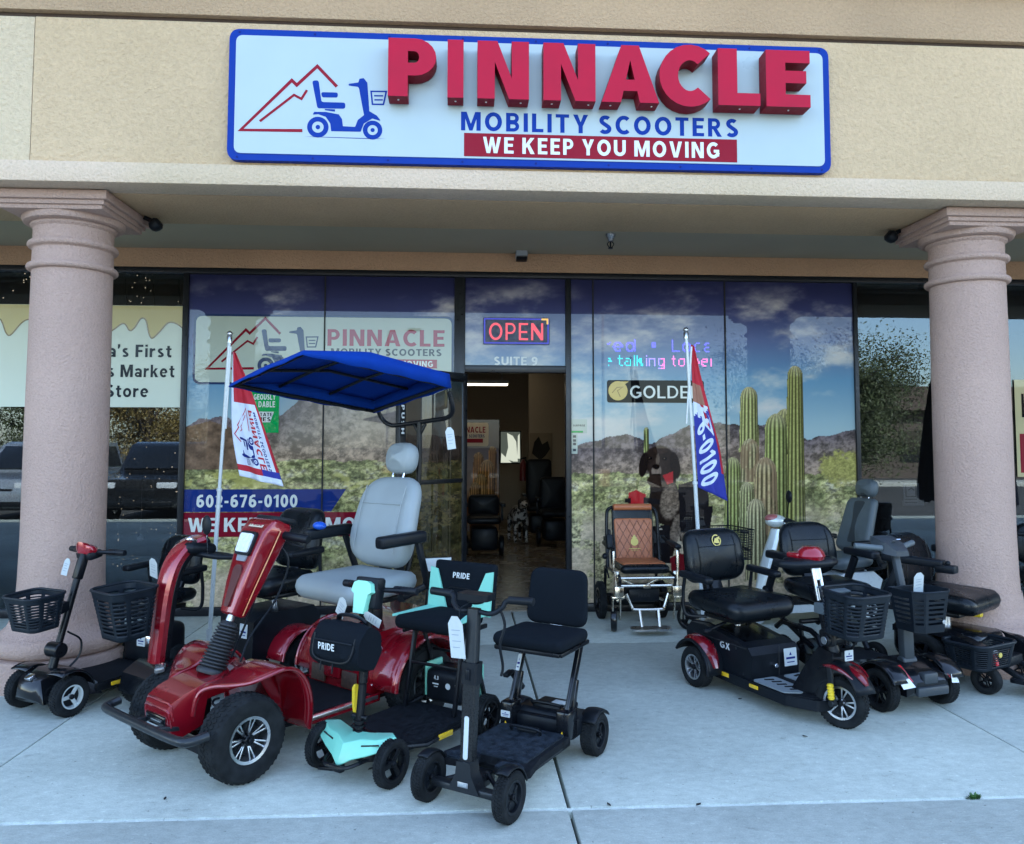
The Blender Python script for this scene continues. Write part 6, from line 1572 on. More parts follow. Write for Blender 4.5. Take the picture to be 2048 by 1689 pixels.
b = MB(); b.cyl(BM @ Vector((-.165, .235, .02)), BM @ Vector((.165, .235, .02)), .028, 16); b.build("head_roll", M_brown, Gq)
b = MB(); b.cyl((.03, -.22, .425), (.03, .22, .425), .011, 8); b.cyl((.0, -.22, .36), (.0, .22, .36), .012, 8); b.bar((.0, -.03, .355), (.0, .03, .355), .03, .03)
b.tube(spline([(.02, -.17, .30), (.04, -.13, .20), (.06, -.10, .185), (.06, .10, .185), (.04, .13, .20), (.02, .17, .30)], 5), .012, 8)
for s_ in (-1, 1): b.tube([(.06, .075 * s_, .185), (.12, .07 * s_, .06)], .012, 8)
b.bar((-.2, -.2, .2), (-.2, .2, .4), .012, .02); b.bar((-.22, .2, .2), (-.22, -.2, .4), .012, .02); b.build("cross_frame", M_goldm, Gq)
b = MB(); b.prism(roundpoly([(.07, -.16), (.2, -.15), (.2, .15), (.07, .16)], .03, 4), .014, TM(0, 0, .052), .004); b.build("footplate", M_alu, Gq)
b = MB(); b.box((-.22, 0, .27), (.3, .26, .11), bev=.02); b.cyl((-.52, -.2, .155), (-.52, .2, .155), .05, 16); b.build("battery_pack", M_black, Gq)
b = MB(); put(b, text_polys("WHILL" if False else "PRIDE", -.05, .05, .255, .285), lambda u, v, l: (-.0695 + l, u, v)); b.build("battery_print", M_gunmetal, Gq, smooth=False)

# ================================================================== silver scooter with high-backed grey seat, along the window
Iq = thing("mobility_scooter", "silver retro scooter with a mirror and high backed grey seat, parked along the right window", "mobility scooter", (2.42, -.62, 0), -168); Iq.scale = (.87, .87, .87)
wheel(Iq, 0, 0, .125, .085, .075, 'spoke5', M_silver, 8, 2, M_rubgrey)
for s_ in (-1, 1): wheel(Iq, -1.05, s_ * .25, .15, .1, .08, 'spoke5', M_silver, 0, 2)
ft = arcp(0, .125, .165, 165, 30, 14)
fender(Iq, ft, -.07, .07, M_silver, .008, .008, "front_fender", .03)
def shell(rings): 
    b = MB(); b.loft(rings); return b
rg = []
for z, x, w_, d_ in ((.22, -.03, .06, .05), (.34, -.06, .085, .055), (.50, -.10, .10, .055), (.66, -.15, .095, .055), (.80, -.20, .08, .05), (.90, -.235, .07, .045)):
    rg.append([(x + a, c, z) for a, c in roundpoly([(-d_ * .5, -w_), (d_ * .3, -w_ * .75), (d_, 0), (d_ * .3, w_ * .75), (-d_ * .5, w_)], .03, 4)])
shell(rg).build("front_shield", M_silver, Iq)
b = MB(); b.ball((-.24, 0, .975), .085, 18, (1.25, 1.0, .72)); b.build("tiller_head", M_silver, Iq)
b = MB(); b.ball((-.205, 0, 1.0), .07, 16, (1.1, .95, .6)); b.build("head_badge", mat("faded_red_trim", (.35, .1, .1), .35, coat=.5), Iq)
b = MB(); b.pad(rrect(.16, .2, .04), .06, lay(-.33, 0, .965, 10)); b.build("console", M_black, Iq)
for s_ in (-1, 1):
    b = MB(); b.cyl((-.30, .08 * s_, .965), (-.36, .25 * s_, .945), .019, 12); o = b.build("grip", M_black, Iq)
    b = MB(); b.tube(spline([(-.27, .1 * s_, .96), (-.28, .2 * s_, .95), (-.34, .27 * s_, .94)], 5), .009, 8); b.build("brake_lever", M_chrome, o)
b = MB(); b.cyl((-.28, .12, 1.0), (-.26, .19, 1.17), .005, 8); o = b.build("mirror_stem", M_steel, Iq)
b = MB(); b.ball((-.255, .20, 1.22), .05, 18, (.4, .9, 1.2)); b.build("mirror", M_black, o)
b = MB(); b.sidep([(-.1, .13), (-.14, .25), (-.2, .2), (-.72, .2), (-.76, .42), (-.86, .47), (-1.2, .48), (-1.3, .4), (-1.24, .22), (-.9, .13)], .36, 0, .03, 3); b.build("body", M_whitep, Iq)
b = MB(); b.box((-.46, 0, .207), (.48, .34, .012), bev=.004); b.build("deck_mat", M_matte, Iq)
for s_ in (-1, 1): fender(Iq, arcp(-1.05, .15, .2, 170, 8, 12), .15 * s_, .32 * s_, M_silver, .008, .008, "rear_fender")
captain_seat(Iq, -.98, .57, 4, .48, .44, .12, .44, .36, .56, .10, 16, M_lgrey, M_dgrey, (.26, .18, .10, .11), 'slab', base_z=.46, post=True, arm_h=.2, arm_w=.6, arm_l=.32, r=.08, wings=.9)
mb_ = thing("wire_basket", "fine black mesh basket hanging on the front of the silver scooter", "basket", (2.17, -.66, .56), -168)
b = MB()
for k in range(15):
    for q in (-1, 1):
        b.tube([(q * .13, -.17 + .34 * k / 14, 0), (q * .15, -.18 + .36 * k / 14, .24)], .0022, 4)
        b.tube([(-.13 + .26 * k / 14, q * .17, 0), (-.15 + .3 * k / 14, q * .18, .24)], .0022, 4)
    b.tube([(-.13, -.17 + .34 * k / 14, 0), (.13, -.17 + .34 * k / 14, 0)], .002, 4); b.tube([(-.13 + .26 * k / 14, -.17, 0), (-.13 + .26 * k / 14, .17, 0)], .002, 4)
for k in range(13):
    t = k / 12; b.tube([(-.13 - .02 * t, -.17 - .01 * t, .24 * t), (.13 + .02 * t, -.17 - .01 * t, .24 * t), (.13 + .02 * t, .17 + .01 * t, .24 * t), (-.13 - .02 * t, .17 + .01 * t, .24 * t)], .0022 if k < 12 else .005, 4, closed=True)
b.build("mesh_wires", M_steel, mb_, smooth=False)
b = MB(); b.bar((-.15, 0, .2), (-.2, 0, .2), .06, .02); b.bar((-.15, 0, .08), (-.21, 0, .05), .04, .02); b.build("hook_bracket", M_steel, mb_)

M_accent = mat('deep_red_accent', (.17, .004, .010), .22, coat=1)
# ================================================================== three-wheel scooter, red fenders, front right
Jq = thing("mobility_scooter", "black three wheel scooter with red fenders, big front basket and gold seat emblem", "mobility scooter", (2.005, -3.0, 0), -69)
fw = wheel(Jq, .0, 0, .13, .085, .083, 'y5', M_alu, 22, 3)
for s_ in (-1, 1): wheel(Jq, -.9, s_ * .25, .12, .085, .073, 'y5', M_alu, 0, 3)
prof = [(-.50, .10), (-.485, .30), (-.52, .345), (-.75, .385), (-.92, .41), (-1.05, .40), (-1.10, .34), (-1.08, .2), (-1.0, .12)]
prof = [(a, c * .86 + .012) for a, c in prof]
b = MB(); b.sidep(prof, .36, 0, .035, 3); b.build("battery_box", M_black, Jq, sharp=30)
b = MB(); b.sidep([(-.55, .31), (-.75, .352), (-.92, .372), (-1.08, .36), (-1.08, .33), (-.6, .30)], .26, 0, .015, 3); b.build("battery_lid", M_gloss, Jq)
b = MB(); b.bar((-.484, .02, .12), (-.484, .02, .31), .003, .004, 0); b.build("lid_seam", M_dark, Jq)
label_plate(Jq, TM(-.476, .10, .24) @ E3(0, -4, 0), .095, .10)
b = MB(); b.cyl((-.49, -.01, .2), (-.468, -.01, .2), .013, 12); b.build("lock_barrel", M_chrome, Jq)
b = MB(); put(b, text_polys("GX", -.045, .045, -.02, .02), lambda u, v, l: (-.72 + u, -.1815 - l, .28 + v)); b.build("side_badge", M_whitep, Jq, smooth=False)
for s_ in (-1, 1):
    f1 = fender(Jq, arcp(-.9, .12, .165, 150, -5, 14), .165 * s_, .30 * s_, M_black, .008, .008, "rear_fender", .01)
    rg = []
    for k in range(12):
        t = k / 11; a = R(128 - 118 * t); w_ = .044 * math.sin(math.pi * min(1, .12 + t * .8)) + .006; rr = .182
        c = Vector((-.9 + rr * math.cos(a), .245 * s_, .12 + rr * math.sin(a))); nn = Vector((math.cos(a), 0, math.sin(a)))
        rg.append([tuple(c + Vector((0, w_ * q[0], 0)) + nn * q[1] * .016) for q in ((-1, -.6), (-.7, .5), (0, 1), (.7, .5), (1, -.6))])
    b = MB(); b.loft(rg); b.build("fender_accent", M_accent, f1)
    b = MB(); b.box((-.70, .197 * s_, .115), (.07, .008, .025), bev=.003); b.build("reflector", M_reflect, Jq)
    b = MB(); b.box((-.44, .211 * s_, .115), (.07, .008, .02), bev=.003); b.build("reflector", M_reflect, Jq)
b = MB(); b.prism(roundpoly([(-.98, -.19), (-.5, -.205), (-.2, -.205), (-.05, -.12), (-.03, 0), (-.05, .12), (-.2, .205), (-.5, .205), (-.98, .19)], .03, 4), .055, TM(0, 0, .105), .012); b.build("deck", M_black, Jq)
b = MB(); b.prism(roundpoly([(-.49, -.2), (-.2, -.2), (-.08, -.12), (-.08, .12), (-.2, .2), (-.49, .2)], .03, 3), .006, TM(0, 0, .135), .002); b.build("deck_mat", M_matte, Jq)
for s_ in (-1, 1):
    b = MB(); b.prism(roundpoly([(-.47, .03 * s_), (-.22, .04 * s_), (-.17, .11 * s_), (-.22, .195 * s_), (-.47, .195 * s_)][::s_], .025, 4), .008, TM(0, 0, .14), .003); o = b.build("foot_pad", mat("grey_foot_pad", (.20, .23, .24), .6), Jq)
    b = MB()
    for k in range(5): b.box((-.43 + .05 * k, .105 * s_ + .01 * (k % 2), .1452), (.016, .055, .003), (0, 0, 20 * s_))
    b.build("pad_grooves", M_matte, o)
b = MB(); b.loft([[(x, y, z) for (y, z) in [(-q, .1), (q, .1), (q * .8, h_), (-q * .8, h_)]] for x, q, h_ in ((-.26, .12, .15), (-.17, .10, .30), (-.10, .075, .40), (-.02, .05, .38))]); b.build("front_cowl", M_gloss, Jq, sharp=40)
ff = fender(Jq, [(p[0], p[1] + .02) for p in arcp(0, .13, .165, 165, 20, 14)], -.065, .065, M_black, .006, .005, "front_fender", .02)
b = MB()
for s_ in (-1, 1): b.tube(spline([(-.06, .067 * s_, .312), (.0, .069 * s_, .32), (.07, .066 * s_, .31), (.125, .055 * s_, .283)], 5), [.004, .007, .009, .010, .011, .012, .012, .012, .012, .011, .010, .009, .008, .006, .005, .003], 8)
b.loft([[(x, c * w_, z + .006 * (1 - c * c)) for c in (-1, -.5, 0, .5, 1)] + [(x, c * w_, z - .008) for c in (1, -1)] for x, w_, z in ((.06, .018, .326), (.10, .03, .314), (.14, .028, .29), (.165, .01, .262))]); b.build("fender_accent", M_accent, ff)
b = MB()
for s_ in (-1, 1): b.bar((-.02, .066 * s_, .32), (0, .066 * s_, .13), .014, .035, .005); b.cyl((0, .05 * s_, .13), (0, .085 * s_, .13), .018, 12)
b.build("front_fork", M_gunmetal, Jq)
for s_ in (-1, 1):
    b = MB(); b.cyl((.005, .088 * s_, .235), (.012, .088 * s_, .155), .015, 14)
    for k in range(5): b.lathe([(.015, -.005), (.019, 0), (.015, .005)], 14, TM(.006 + .001 * k, .088 * s_, .225 - .015 * k))
    b.build("yellow_damper", M_yellow, Jq)
b = MB(); b.cyl((-.05, 0, .36), (-.085, 0, .47), .036, 16); b.box((-.04, -.05, .46), (.09, .04, .09), (0, -10, 0), .015); b.box((-.04, .05, .46), (.09, .04, .09), (0, -10, 0), .015); b.cyl((-.03, -.085, .45), (-.03, .085, .45), .03, 18); b.tube(spline([(-.01, .05, .56), (.04, .07, .5), (.03, .06, .42), (-.03, .05, .36)], 5), .006, 6)
b.build("pivot_joint", M_steel, Jq)
b = MB(); b.cyl((-.03, -.087, .45), (-.03, -.092, .45), .02, 18); b.build("pivot_cap", M_alu, Jq)
label_plate(Jq, TM(.02, .035, .37), .06, .055)
b = MB(); b.cyl((-.08, -.022, .44), (-.17, -.022, .82), .011, 10); b.cyl((-.08, .022, .44), (-.17, .022, .82), .011, 10); b.cyl((-.15, 0, .74), (-.185, 0, .85), .018, 12); b.build("steering_column", M_alu, Jq)
b = MB(); b.bar((-.07, 0, .43), (-.125, 0, .64), .07, .035, .01); b.build("column_cover", M_steel, Jq)
basket(Jq, TM(.09, .0, .50) @ E3(0, 5, 0), .25, .20, .285, .245, .225)
b = MB(); b.box((-.08, 0, .60), (.12, .1, .06), bev=.01); b.box((-.02, -.02, .715), (.1, .14, .012), (0, 10, 0), .004); b.build("basket_bracket", M_lgrey, Jq)
b = MB(TM(.11, 0, -.045)); b.loft([[(-.31 + a * .075 * k, c * .085 * k, .905 + z) for a, c in [(math.cos(t * .5236), math.sin(t * .5236)) for t in range(12)]] for z, k in ((-.02, .85), (.01, 1), (.04, .85), (.06, .5))]); b.box((-.36, -.03, .915), (.09, .12, .03), bev=.01); b.build("tiller_head", M_paint2, Jq)
b = MB(TM(.11, 0, -.045)); b.tube(spline([(-.40, -.17, .875), (-.33, -.18, .875), (-.27, -.12, .875), (-.255, 0, .875), (-.27, .12, .875), (-.33, .18, .875), (-.40, .17, .875)], 5), .022, 10, sq=1.0); b.pad(rrect(.24, .18, .04), .04, lay(-.33, 0, .88)); b.build("handlebar", M_black, Jq)
for s_ in (-1, 1):
    for (x, z) in ((-.56, .15), (-1.0, .16), (-.62, .285)):
        b = MB(); b.cyl((x, .178 * s_, z), (x, .184 * s_, z), .007, 10); b.build("bolt", M_gunmetal, Jq)
b = MB(); b.bar((-.53, -.1815, .30), (-1.03, -.1815, .30), .003, .004, 0); b.build("side_seam", M_dark, Jq)
captain_seat(Jq, -.80, .50, 3, .53, .48, .12, .49, .45, .34, .09, 9, M_leather, base_z=.36, post='chrome', arm_h=.17, arm_w=.56, gap=.10, back_x=-.24)
b = MB(TM(-.80, 0, .50) @ E3(0, 0, 3)); SM = stand(-.24, 0, .265, 9)
put(b, _strip([(-.10 + .034 * math.cos(R(a)), .095 + .034 * math.sin(R(a))) for a in range(60, 390, 18)], .007) + [[(-.125, .08), (-.075, .075), (-.085, .105), (-.11, .11)], [(-.10, .11), (-.07, .12), (-.075, .10)]], lambda u, v, l: tuple(SM @ Vector((u + .1 + .0, v, .062 + .35 * (u + .1) ** 2 - .10 * (v / .4) ** 2 + l)))); b.build("gold_emblem", M_goldp, Jq, smooth=False)
b = MB(TM(-.80, 0, .50) @ E3(0, 0, 3)); b.bar((-.22, 0, -.02), (-.26, 0, .14), .14, .05, .02); b.build("back_support", M_black, Jq)

# ================================================================== four-wheel folding scooter with dark red accents
Lq = thing("mobility_scooter", "black four wheel folding scooter with dark red lamps, slim column and angular basket", "mobility scooter", (2.55, -2.70, 0), -74)
for s_ in (-1, 1):
    wheel(Lq, 0, s_ * .215, .115, .07, .08, 'split7', M_steel, 0, 2)
    wheel(Lq, -.84, s_ * .22, .115, .075, .08, 'split7', M_steel, 0, 2)
b = MB(); b.loft([[(x, y, z) for (y, z) in [(-q, h0), (q, h0), (q, h1), (q * .8, h2), (-q * .8, h2), (-q, h1)]] for x, q, h0, h1, h2 in ((.145, .12, .13, .16, .18), (.12, .15, .10, .19, .21), (.02, .155, .10, .235, .25), (-.1, .17, .10, .25, .265), (-.2, .21, .09, .18, .19), (-.62, .21, .09, .16, .17), (-.75, .18, .1, .2, .22))]); b.build("body", M_gloss, Lq, sharp=30)
b = MB(); b.box((-.40, 0, .178), (.38, .38, .012), bev=.004); b.build("deck_mat", M_matte, Lq)
b = MB(); b.bar((.15, -.11, .13), (.15, .11, .13), .03, .05, .01); b.box((.125, 0, .195), (.05, .1, .06), bev=.01); b.build("front_bumper", M_dgrey, Lq)
for s_ in (-1, 1):
    fender(Lq, arcp(0, .115, .15, 165, 25, 12), .12 * s_, .25 * s_, M_gloss, .006, .006, "front_fender")
    b = MB(); b.loft([[(.10, .14 * s_, .225), (.15, .13 * s_, .19), (.13, .2 * s_, .185)], [(.06, .15 * s_, .258), (.07, .14 * s_, .262), (.05, .225 * s_, .245)]]); o = b.build("front_lamp", M_redlens, Lq)
    b = MB(); b.loft([[(.13, .16 * s_, .20), (.165, .13 * s_, .165), (.15, .2 * s_, .155)], [(.12, .165 * s_, .205), (.14, .15 * s_, .205), (.125, .205 * s_, .19)]]); b.build("lamp_lens", M_lens, o)
    b = MB(); b.box((-.22, .212 * s_, .17), (.12, .008, .03), (0, 6, 0), .003); b.build("side_accent", M_redlens, Lq)
    b = MB(); b.bar((-.02, .02 * s_, .1), (.02, .19 * s_, .11), .02, .015); b.build("steering_link", M_alu, Lq)
    b = MB()
    pts = [(-.50, .19), (-.56, .28), (-.62, .305), (-.90, .305), (-.96, .26)]
    b.tube([(x, .17 * s_, z) for x, z in pts], .018, 8); b.bar((-.6, .17 * s_, .2), (-.92, .17 * s_, .34), .02, .03, .004); b.bar((-.7, .17 * s_, .2), (-.72, .17 * s_, .33), .02, .03, .004); b.build("seat_frame", M_steel, Lq)
b = MB(); b.bar((-.66, 0, .30), (-.70, 0, .50), .035, .035, .006); b.cyl((-.72, -.17, .34), (-.72, .17, .34), .016, 10); b.build("seat_strut", M_steel, Lq)
b = MB(); b.bar((-.02, 0, .22), (-.03, 0, .60), .075, .05, .01); b.cyl((-.02, -.05, .25), (-.02, .05, .25), .03, 14); b.build("lower_column", M_dgrey, Lq)
b = MB(TM(.02, 0, -.06)); b.bar((-.03, 0, .58), (-.11, 0, .92), .042, .03, .006); b.build("steering_column", M_dgrey, Lq)
b = MB(TM(.02, 0, -.06)); b.loft([[(x, y, z) for (y, z) in [(-q, z0), (q, z0), (q * .85, z1), (-q * .85, z1)]] for x, q, z0, z1 in ((-.05, .05, .90, .93), (-.11, .075, .91, .97), (-.2, .085, .955, 1.0), (-.24, .06, .975, 1.0))]); b.build("console", M_dgrey, Lq)
for s_ in (-1, 1):
    b = MB(TM(.02, 0, -.06)); b.cyl((-.13, .07 * s_, .94), (-.19, .22 * s_, .955), .017, 12); b.build("handlebar_grip", M_lgrey, Lq)
b = MB(TM(.02, 0, -.06)); b.box((-.1, .0, .985), (.05, .03, .004), (0, -25, 0)); b.build("console_display", M_alu, Lq)
# angular basket
def hexb(w_, l_): return [(-l_ / 2, -w_ / 2), (l_ * .28, -w_ / 2), (l_ / 2, -w_ * .3), (l_ / 2, w_ * .3), (l_ * .28, w_ / 2), (-l_ / 2, w_ / 2)]
Mx = TM(.10, 0, .455); H0, H1 = hexb(.22, .16), hexb(.27, .21)
b = MB(Mx); b.k = 0
n = 6
for k in range(n):
    a0, a1 = Vector(H0[k]), Vector(H0[(k + 1) % n]); b0, b1 = Vector(H1[k]), Vector(H1[(k + 1) % n])
    rows = 17
    for r_i in range(rows):
        t0, t1 = r_i / rows, (r_i + 1) / rows
        def pt(s_, t): 
            p = (a0 * (1 - s_) + a1 * s_) * (1 - t) + (b0 * (1 - s_) + b1 * s_) * t; return (p.x, p.y, t * .22)
        cols = [0, .14, .86, 1]
        for c_i in range(3):
            if c_i == 1 and 3 <= r_i <= 13 and r_i % 2 == 1: continue
            b.add([pt(cols[c_i], t0), pt(cols[c_i + 1], t0), pt(cols[c_i + 1], t1), pt(cols[c_i], t1)], [(0, 1, 2, 3)])
b.add([(x, y, 0) for x, y in H0], [tuple(range(6))])
o = b.build("basket", M_basket, Lq, smooth=False); md = o.modifiers.new("wall", 'SOLIDIFY'); md.thickness = .004
b = MB(Mx); b.tube([(x, y, .22) for x, y in H1], .006, 6, closed=True); b.build("basket_rim", M_basket, o)
hang_tag(Lq, TM(.05, .03, .70) @ E3(5, 10, 0), .07, .12); b = MB(); b.cyl((.195, .05, .51), (.20, .05, .51), .012, 14); b.build("basket_badge", M_alu, Lq)
captain_seat(Lq, -.66, .545, -2, .47, .42, .11, .46, .40, .36, .08, 8, M_leather, base_z=.5, post=False, arms='slab', arm_h=.22, arm_w=.62, arm_l=.28, wings=.6, r=.14)

# ================================================================== black power chair in front of the right column
Nq = thing("power_chair", "black power chair with rounded back and padded arms in front of the right column", "power chair", (3.33, -2.38, 0), -58)
for s_ in (-1, 1):
    wheel(Nq, .0, s_ * .235, .085, .06, .045, 'spoke5', M_steel, 0, 0)
    wheel(Nq, -.36, s_ * .25, .15, .08, .09, 'spoke5', M_steel, 0, 2)
    wheel(Nq, -.72, s_ * .2, .08, .05, .045, 'spoke5', M_steel, 0, 0)
    b = MB(); b.sidep([(.06, .17), (.05, .24), (-.02, .28), (-.2, .33), (-.36, .345), (-.55, .32), (-.55, .28), (-.36, .31), (-.2, .285), (-.06, .2), (.0, .16)][::-1], .09, .235 * s_, .012); o = b.build("wheel_cowl", M_gloss, Nq)
    b = MB(); b.box((.062, .25 * s_, .215), (.02, .03, .07), (0, -12, 0), .006); b.build("red_marker", M_redlens, o)
    b = MB(); b.box((.05, .222 * s_, .25), (.03, .02, .03), bev=.005); b.build("clear_marker", M_lens, o)
b = MB(); b.box((-.34, 0, .22), (.56, .34, .2), bev=.04, seg=3); b.build("base", M_gloss, Nq)
b = MB(); b.bar((.02, -.11, .16), (.16, -.11, .09), .03, .03); b.bar((.02, .11, .16), (.16, .11, .09), .03, .03); b.box((.03, 0, .17), (.06, .24, .06), bev=.01); b.build("foot_bracket", M_black, Nq)
b = MB(); b.prism(roundpoly([(.09, -.17), (.34, -.16), (.34, .16), (.09, .17)], .04, 4), .02, TM(0, 0, .085) @ E3(0, -2, 0), .006); b.build("footplate", M_black, Nq)
b = MB()
for k in range(8): b.box((.115 + .028 * k, 0, .097), (.012, .27, .006), (0, -2, 0), .002)
b.build("footplate_ribs", M_dgrey, Nq)
b = MB(); b.cyl((-.36, 0, .25), (-.36, 0, .45), .045, 16); b.build("seat_column", M_alu, Nq)
captain_seat(Nq, -.34, .49, 4, .52, .52, .12, .56, .47, .40, .11, 8, M_leather, base_z=.4, post=False, arms='slab', arm_h=.27, arm_w=.74, arm_l=.38, wings=.7, r=.17, gap=.0)
b = MB(TM(-.34, 0, .49) @ E3(0, 0, 4)); b.box((.16, -.37, .24), (.12, .07, .05), bev=.012); b.cyl((.17, -.37, .23), (.17, -.37, .27), .012, 10); b.ball((.17, -.37, .275), .016, 10); b.build("joystick", M_black, Nq)
b = MB(TM(-.34, 0, .49) @ E3(0, 0, 4)); b.box((.12, .12, -.10), (.10, .05, .03), bev=.008); b.build("yellow_lever", M_yellow, Nq)
b = MB(TM(-.34, 0, .50)); b.tube(spline([(-.2, -.2, -.05), (-.15, -.3, -.18), (-.1, -.26, -.3), (-.05, -.2, -.35)], 5), .008, 6); b.build("cable", M_black, Nq)
cr_ = thing("crate", "black open plastic crate resting on the power chair's front", "crate", (3.12, -2.46, .16), -64)
basket(cr_, Matrix.Identity(4), .32, .22, .38, .27, .145, name="crate_walls", rim=.01)
b = MB(); b.cyl((.12, 0, .085), (.13, 0, .085), .016, 16); b.build("crate_badge", M_goldp, cr_)

# ================================================================== another scooter at the right edge, half out of the picture
travel_scooter("black travel scooter at the right edge of the photo beyond the right column", (4.05, -2.0, 0), -118, M_gloss, False, False)

# ================================================================== flags on poles
def flag(name, label, base, top, sleeve, left, right, zones, wave, marks, flip=1):
    P, Q = Vector(base), Vector(top)
    t = thing(name, label, "flag", P, 0, "shop flags on white poles")
    d = Q - P
    b = MB(); b.tube([(0, 0, 0), d * .5], .0155, 14); b.tube([d * .5, d], .0125, 14); b.lathe([(.0155, -.01), (.02, -.008), (.02, .012), (.0155, .015)], 16, TM(*(d * .5))); b.build("pole", M_whitep, t)
    b = MB(); b.ball(d + Vector((0, 0, .014)), .022, 14); b.lathe([(.02, -.055), (.02, -.01), (.014, 0)], 14, TM(*d)); b.build("finial", M_alu, t)
    b = MB(); b.lathe([(.13, 0), (.13, .012), (.05, .03), (.022, .05), (.022, .14), (.0, .14)], 24); b.build("pole_base", M_whitep, t)
    Y = (P.y + Q.y) / 2
    b = MB(); s0, s1 = [at_plane(*s, Y) - P for s in sleeve]; b.tube([s0, s1], .0085, 10); b.build("flag_sleeve", M_whitep, t)
    L = [at_plane(*s, Y) - P for s in left]; Rr = [at_plane(*s, Y) - P for s in right]
    Ls = spline(L, 8); n = len(Ls)
    def resamp(Pp, n):
        sp_ = spline(Pp, 12); ln = [0]
        for a, c in zip(sp_[:-1], sp_[1:]): ln.append(ln[-1] + (c - a).length)
        out = []
        for k in range(n):
            s_ = ln[-1] * k / (n - 1); i = max(0, min(len(sp_) - 2, next((i for i in range(len(ln) - 1) if ln[i + 1] >= s_ - 1e-9), len(ln) - 2)))
            f_ = (s_ - ln[i]) / max(1e-9, ln[i + 1] - ln[i]); out.append(sp_[i] * (1 - f_) + sp_[i + 1] * f_)
        return out
    nu, nv = 60, 28
    A, B_ = resamp(L, nu + 1), resamp(Rr, nu + 1)
    def surf(u, v, l=0.0):
        fu = max(0, min(nu - 1e-6, u * nu)); i = int(fu); f_ = fu - i
        a = A[i] * (1 - f_) + A[i + 1] * f_; c = B_[i] * (1 - f_) + B_[i + 1] * f_
        p = a * (1 - v) + c * v
        w_ = (c - a).length
        p = p + Vector((0, -1, 0)) * (l + wave * (math.sin(v * 7.5 + u * 4) * .6 + math.sin(v * 15 - u * 7 + 1) * .25) * min(1, v * 4) * (.3 + u))
        return p
    cols = []
    b = MB(); vs = []; fs = []; mi = []
    for i in range(nu + 1):
        for j in range(nv + 1): vs.append(surf(i / nu, j / nv))
    for i in range(nu):
        for j in range(nv):
            fs.append((i * (nv + 1) + j, i * (nv + 1) + j + 1, (i + 1) * (nv + 1) + j + 1, (i + 1) * (nv + 1) + j)); mi.append(zones((i + .5) / nu, (j + .5) / nv))
    b.add(vs, fs); b.mi = mi
    o = b.build("flag_cloth", [M_fred, M_fwhite, M_fblue, M_fgold], t, sharp=180)
    md = o.modifiers.new("cloth", 'SOLIDIFY'); md.thickness = .0012
    for nm, mm, polys in marks:
        bb = MB()
        for p in polys:
            q = []
            for k in range(len(p)):                                   # subdivide so that the print follows the folds
                a, c = p[k], p[(k + 1) % len(p)]
                m_ = max(1, int(math.hypot(a[0] - c[0], a[1] - c[1]) / .04))
                q += [(a[0] + (c[0] - a[0]) * i / m_, a[1] + (c[1] - a[1]) * i / m_) for i in range(m_)]
            bb.add([surf(u, v, .0035) for u, v in q], [tuple(range(len(q)))])
        bb.build(nm, mm, o, smooth=False)
    return t
def cloth(n, c):
    m = mat(n, c, .75, var=.05, vs=20, rvar=0)
    return m
M_fred, M_fwhite, M_fblue, M_fgold = cloth("flag_red", S(176, 26, 44)), cloth("flag_white", S(205, 212, 226)), cloth("flag_blue", S(34, 44, 140)), cloth("flag_tan", S(150, 104, 84))
pb, pt_ = at_plane(423, 1215, -1.15), at_plane(459.5, 672, -1.15)
k_ = pb.z / (pt_.z - pb.z); base = pb - (pt_ - pb) * k_
def zl(u, v):
    if u < .40: return 0 if v > .12 else 1
    if u > .95: return 1
    if u > .90: return 0 if v < .62 else 2
    if v > .93 and u < .9: return 0
    return 1
ro = lambda polys, u0, u1, v0, v1: [[(u0 + (u1 - u0) * (1 - a), v0 + (v1 - v0) * b_ / .53) for a, b_ in p] for p in polys]     # emblem turned on its side
def turn(polys, u0, u1, v0, v1): return [[(u0 + (u1 - u0) * (a), v1 - (v1 - v0) * b_) for a, b_ in p] for p in polys]
emR = [[(a, b_ / .53) for a, b_ in p] for p in EM_RED]; emB = [[(a, b_ / .53) for a, b_ in p] for p in EM_BLUE]
flag("flag", "red and white flag with blue scooter emblem on the left pole", base, pt_, [(461.5, 694), (451, 858)],
     [(466, 704), (463, 790), (464, 860), (470, 905), (479, 952)], [(472, 706), (497, 765), (519, 828), (543, 905), (566, 974)], zl, .038,
     [("flag_emblem", M_navy, turn(emB, .46, .89, .08, .60)), ("flag_emblem", M_fred, turn(emR, .43, .86, .06, .56)), ("flag_lettering", M_fred, turn(text_polys("PINNACLE", 0, 1, 0, 1), .45, .90, .60, .75)), ("flag_lettering", M_navy, turn(text_polys("MOBILITY SCOOTERS", 0, 1, 0, 1), .46, .90, .785, .85))])
pb, pt_ = at_plane(1397, 1080, -1.05), at_plane(1372, 664, -1.05)
k_ = pb.z / (pt_.z - pb.z); base = pb - (pt_ - pb) * k_
def zr(u, v):
    if u < .27: return 0
    if u < .40: return 3 if v < .75 else 0
    w_ = u + .14 * v
    if w_ < .50: return 0 if v > .45 else 1
    if v > .9 and u < .84: return 0
    return 2 if (w_ > .54 or v < .2) else 1
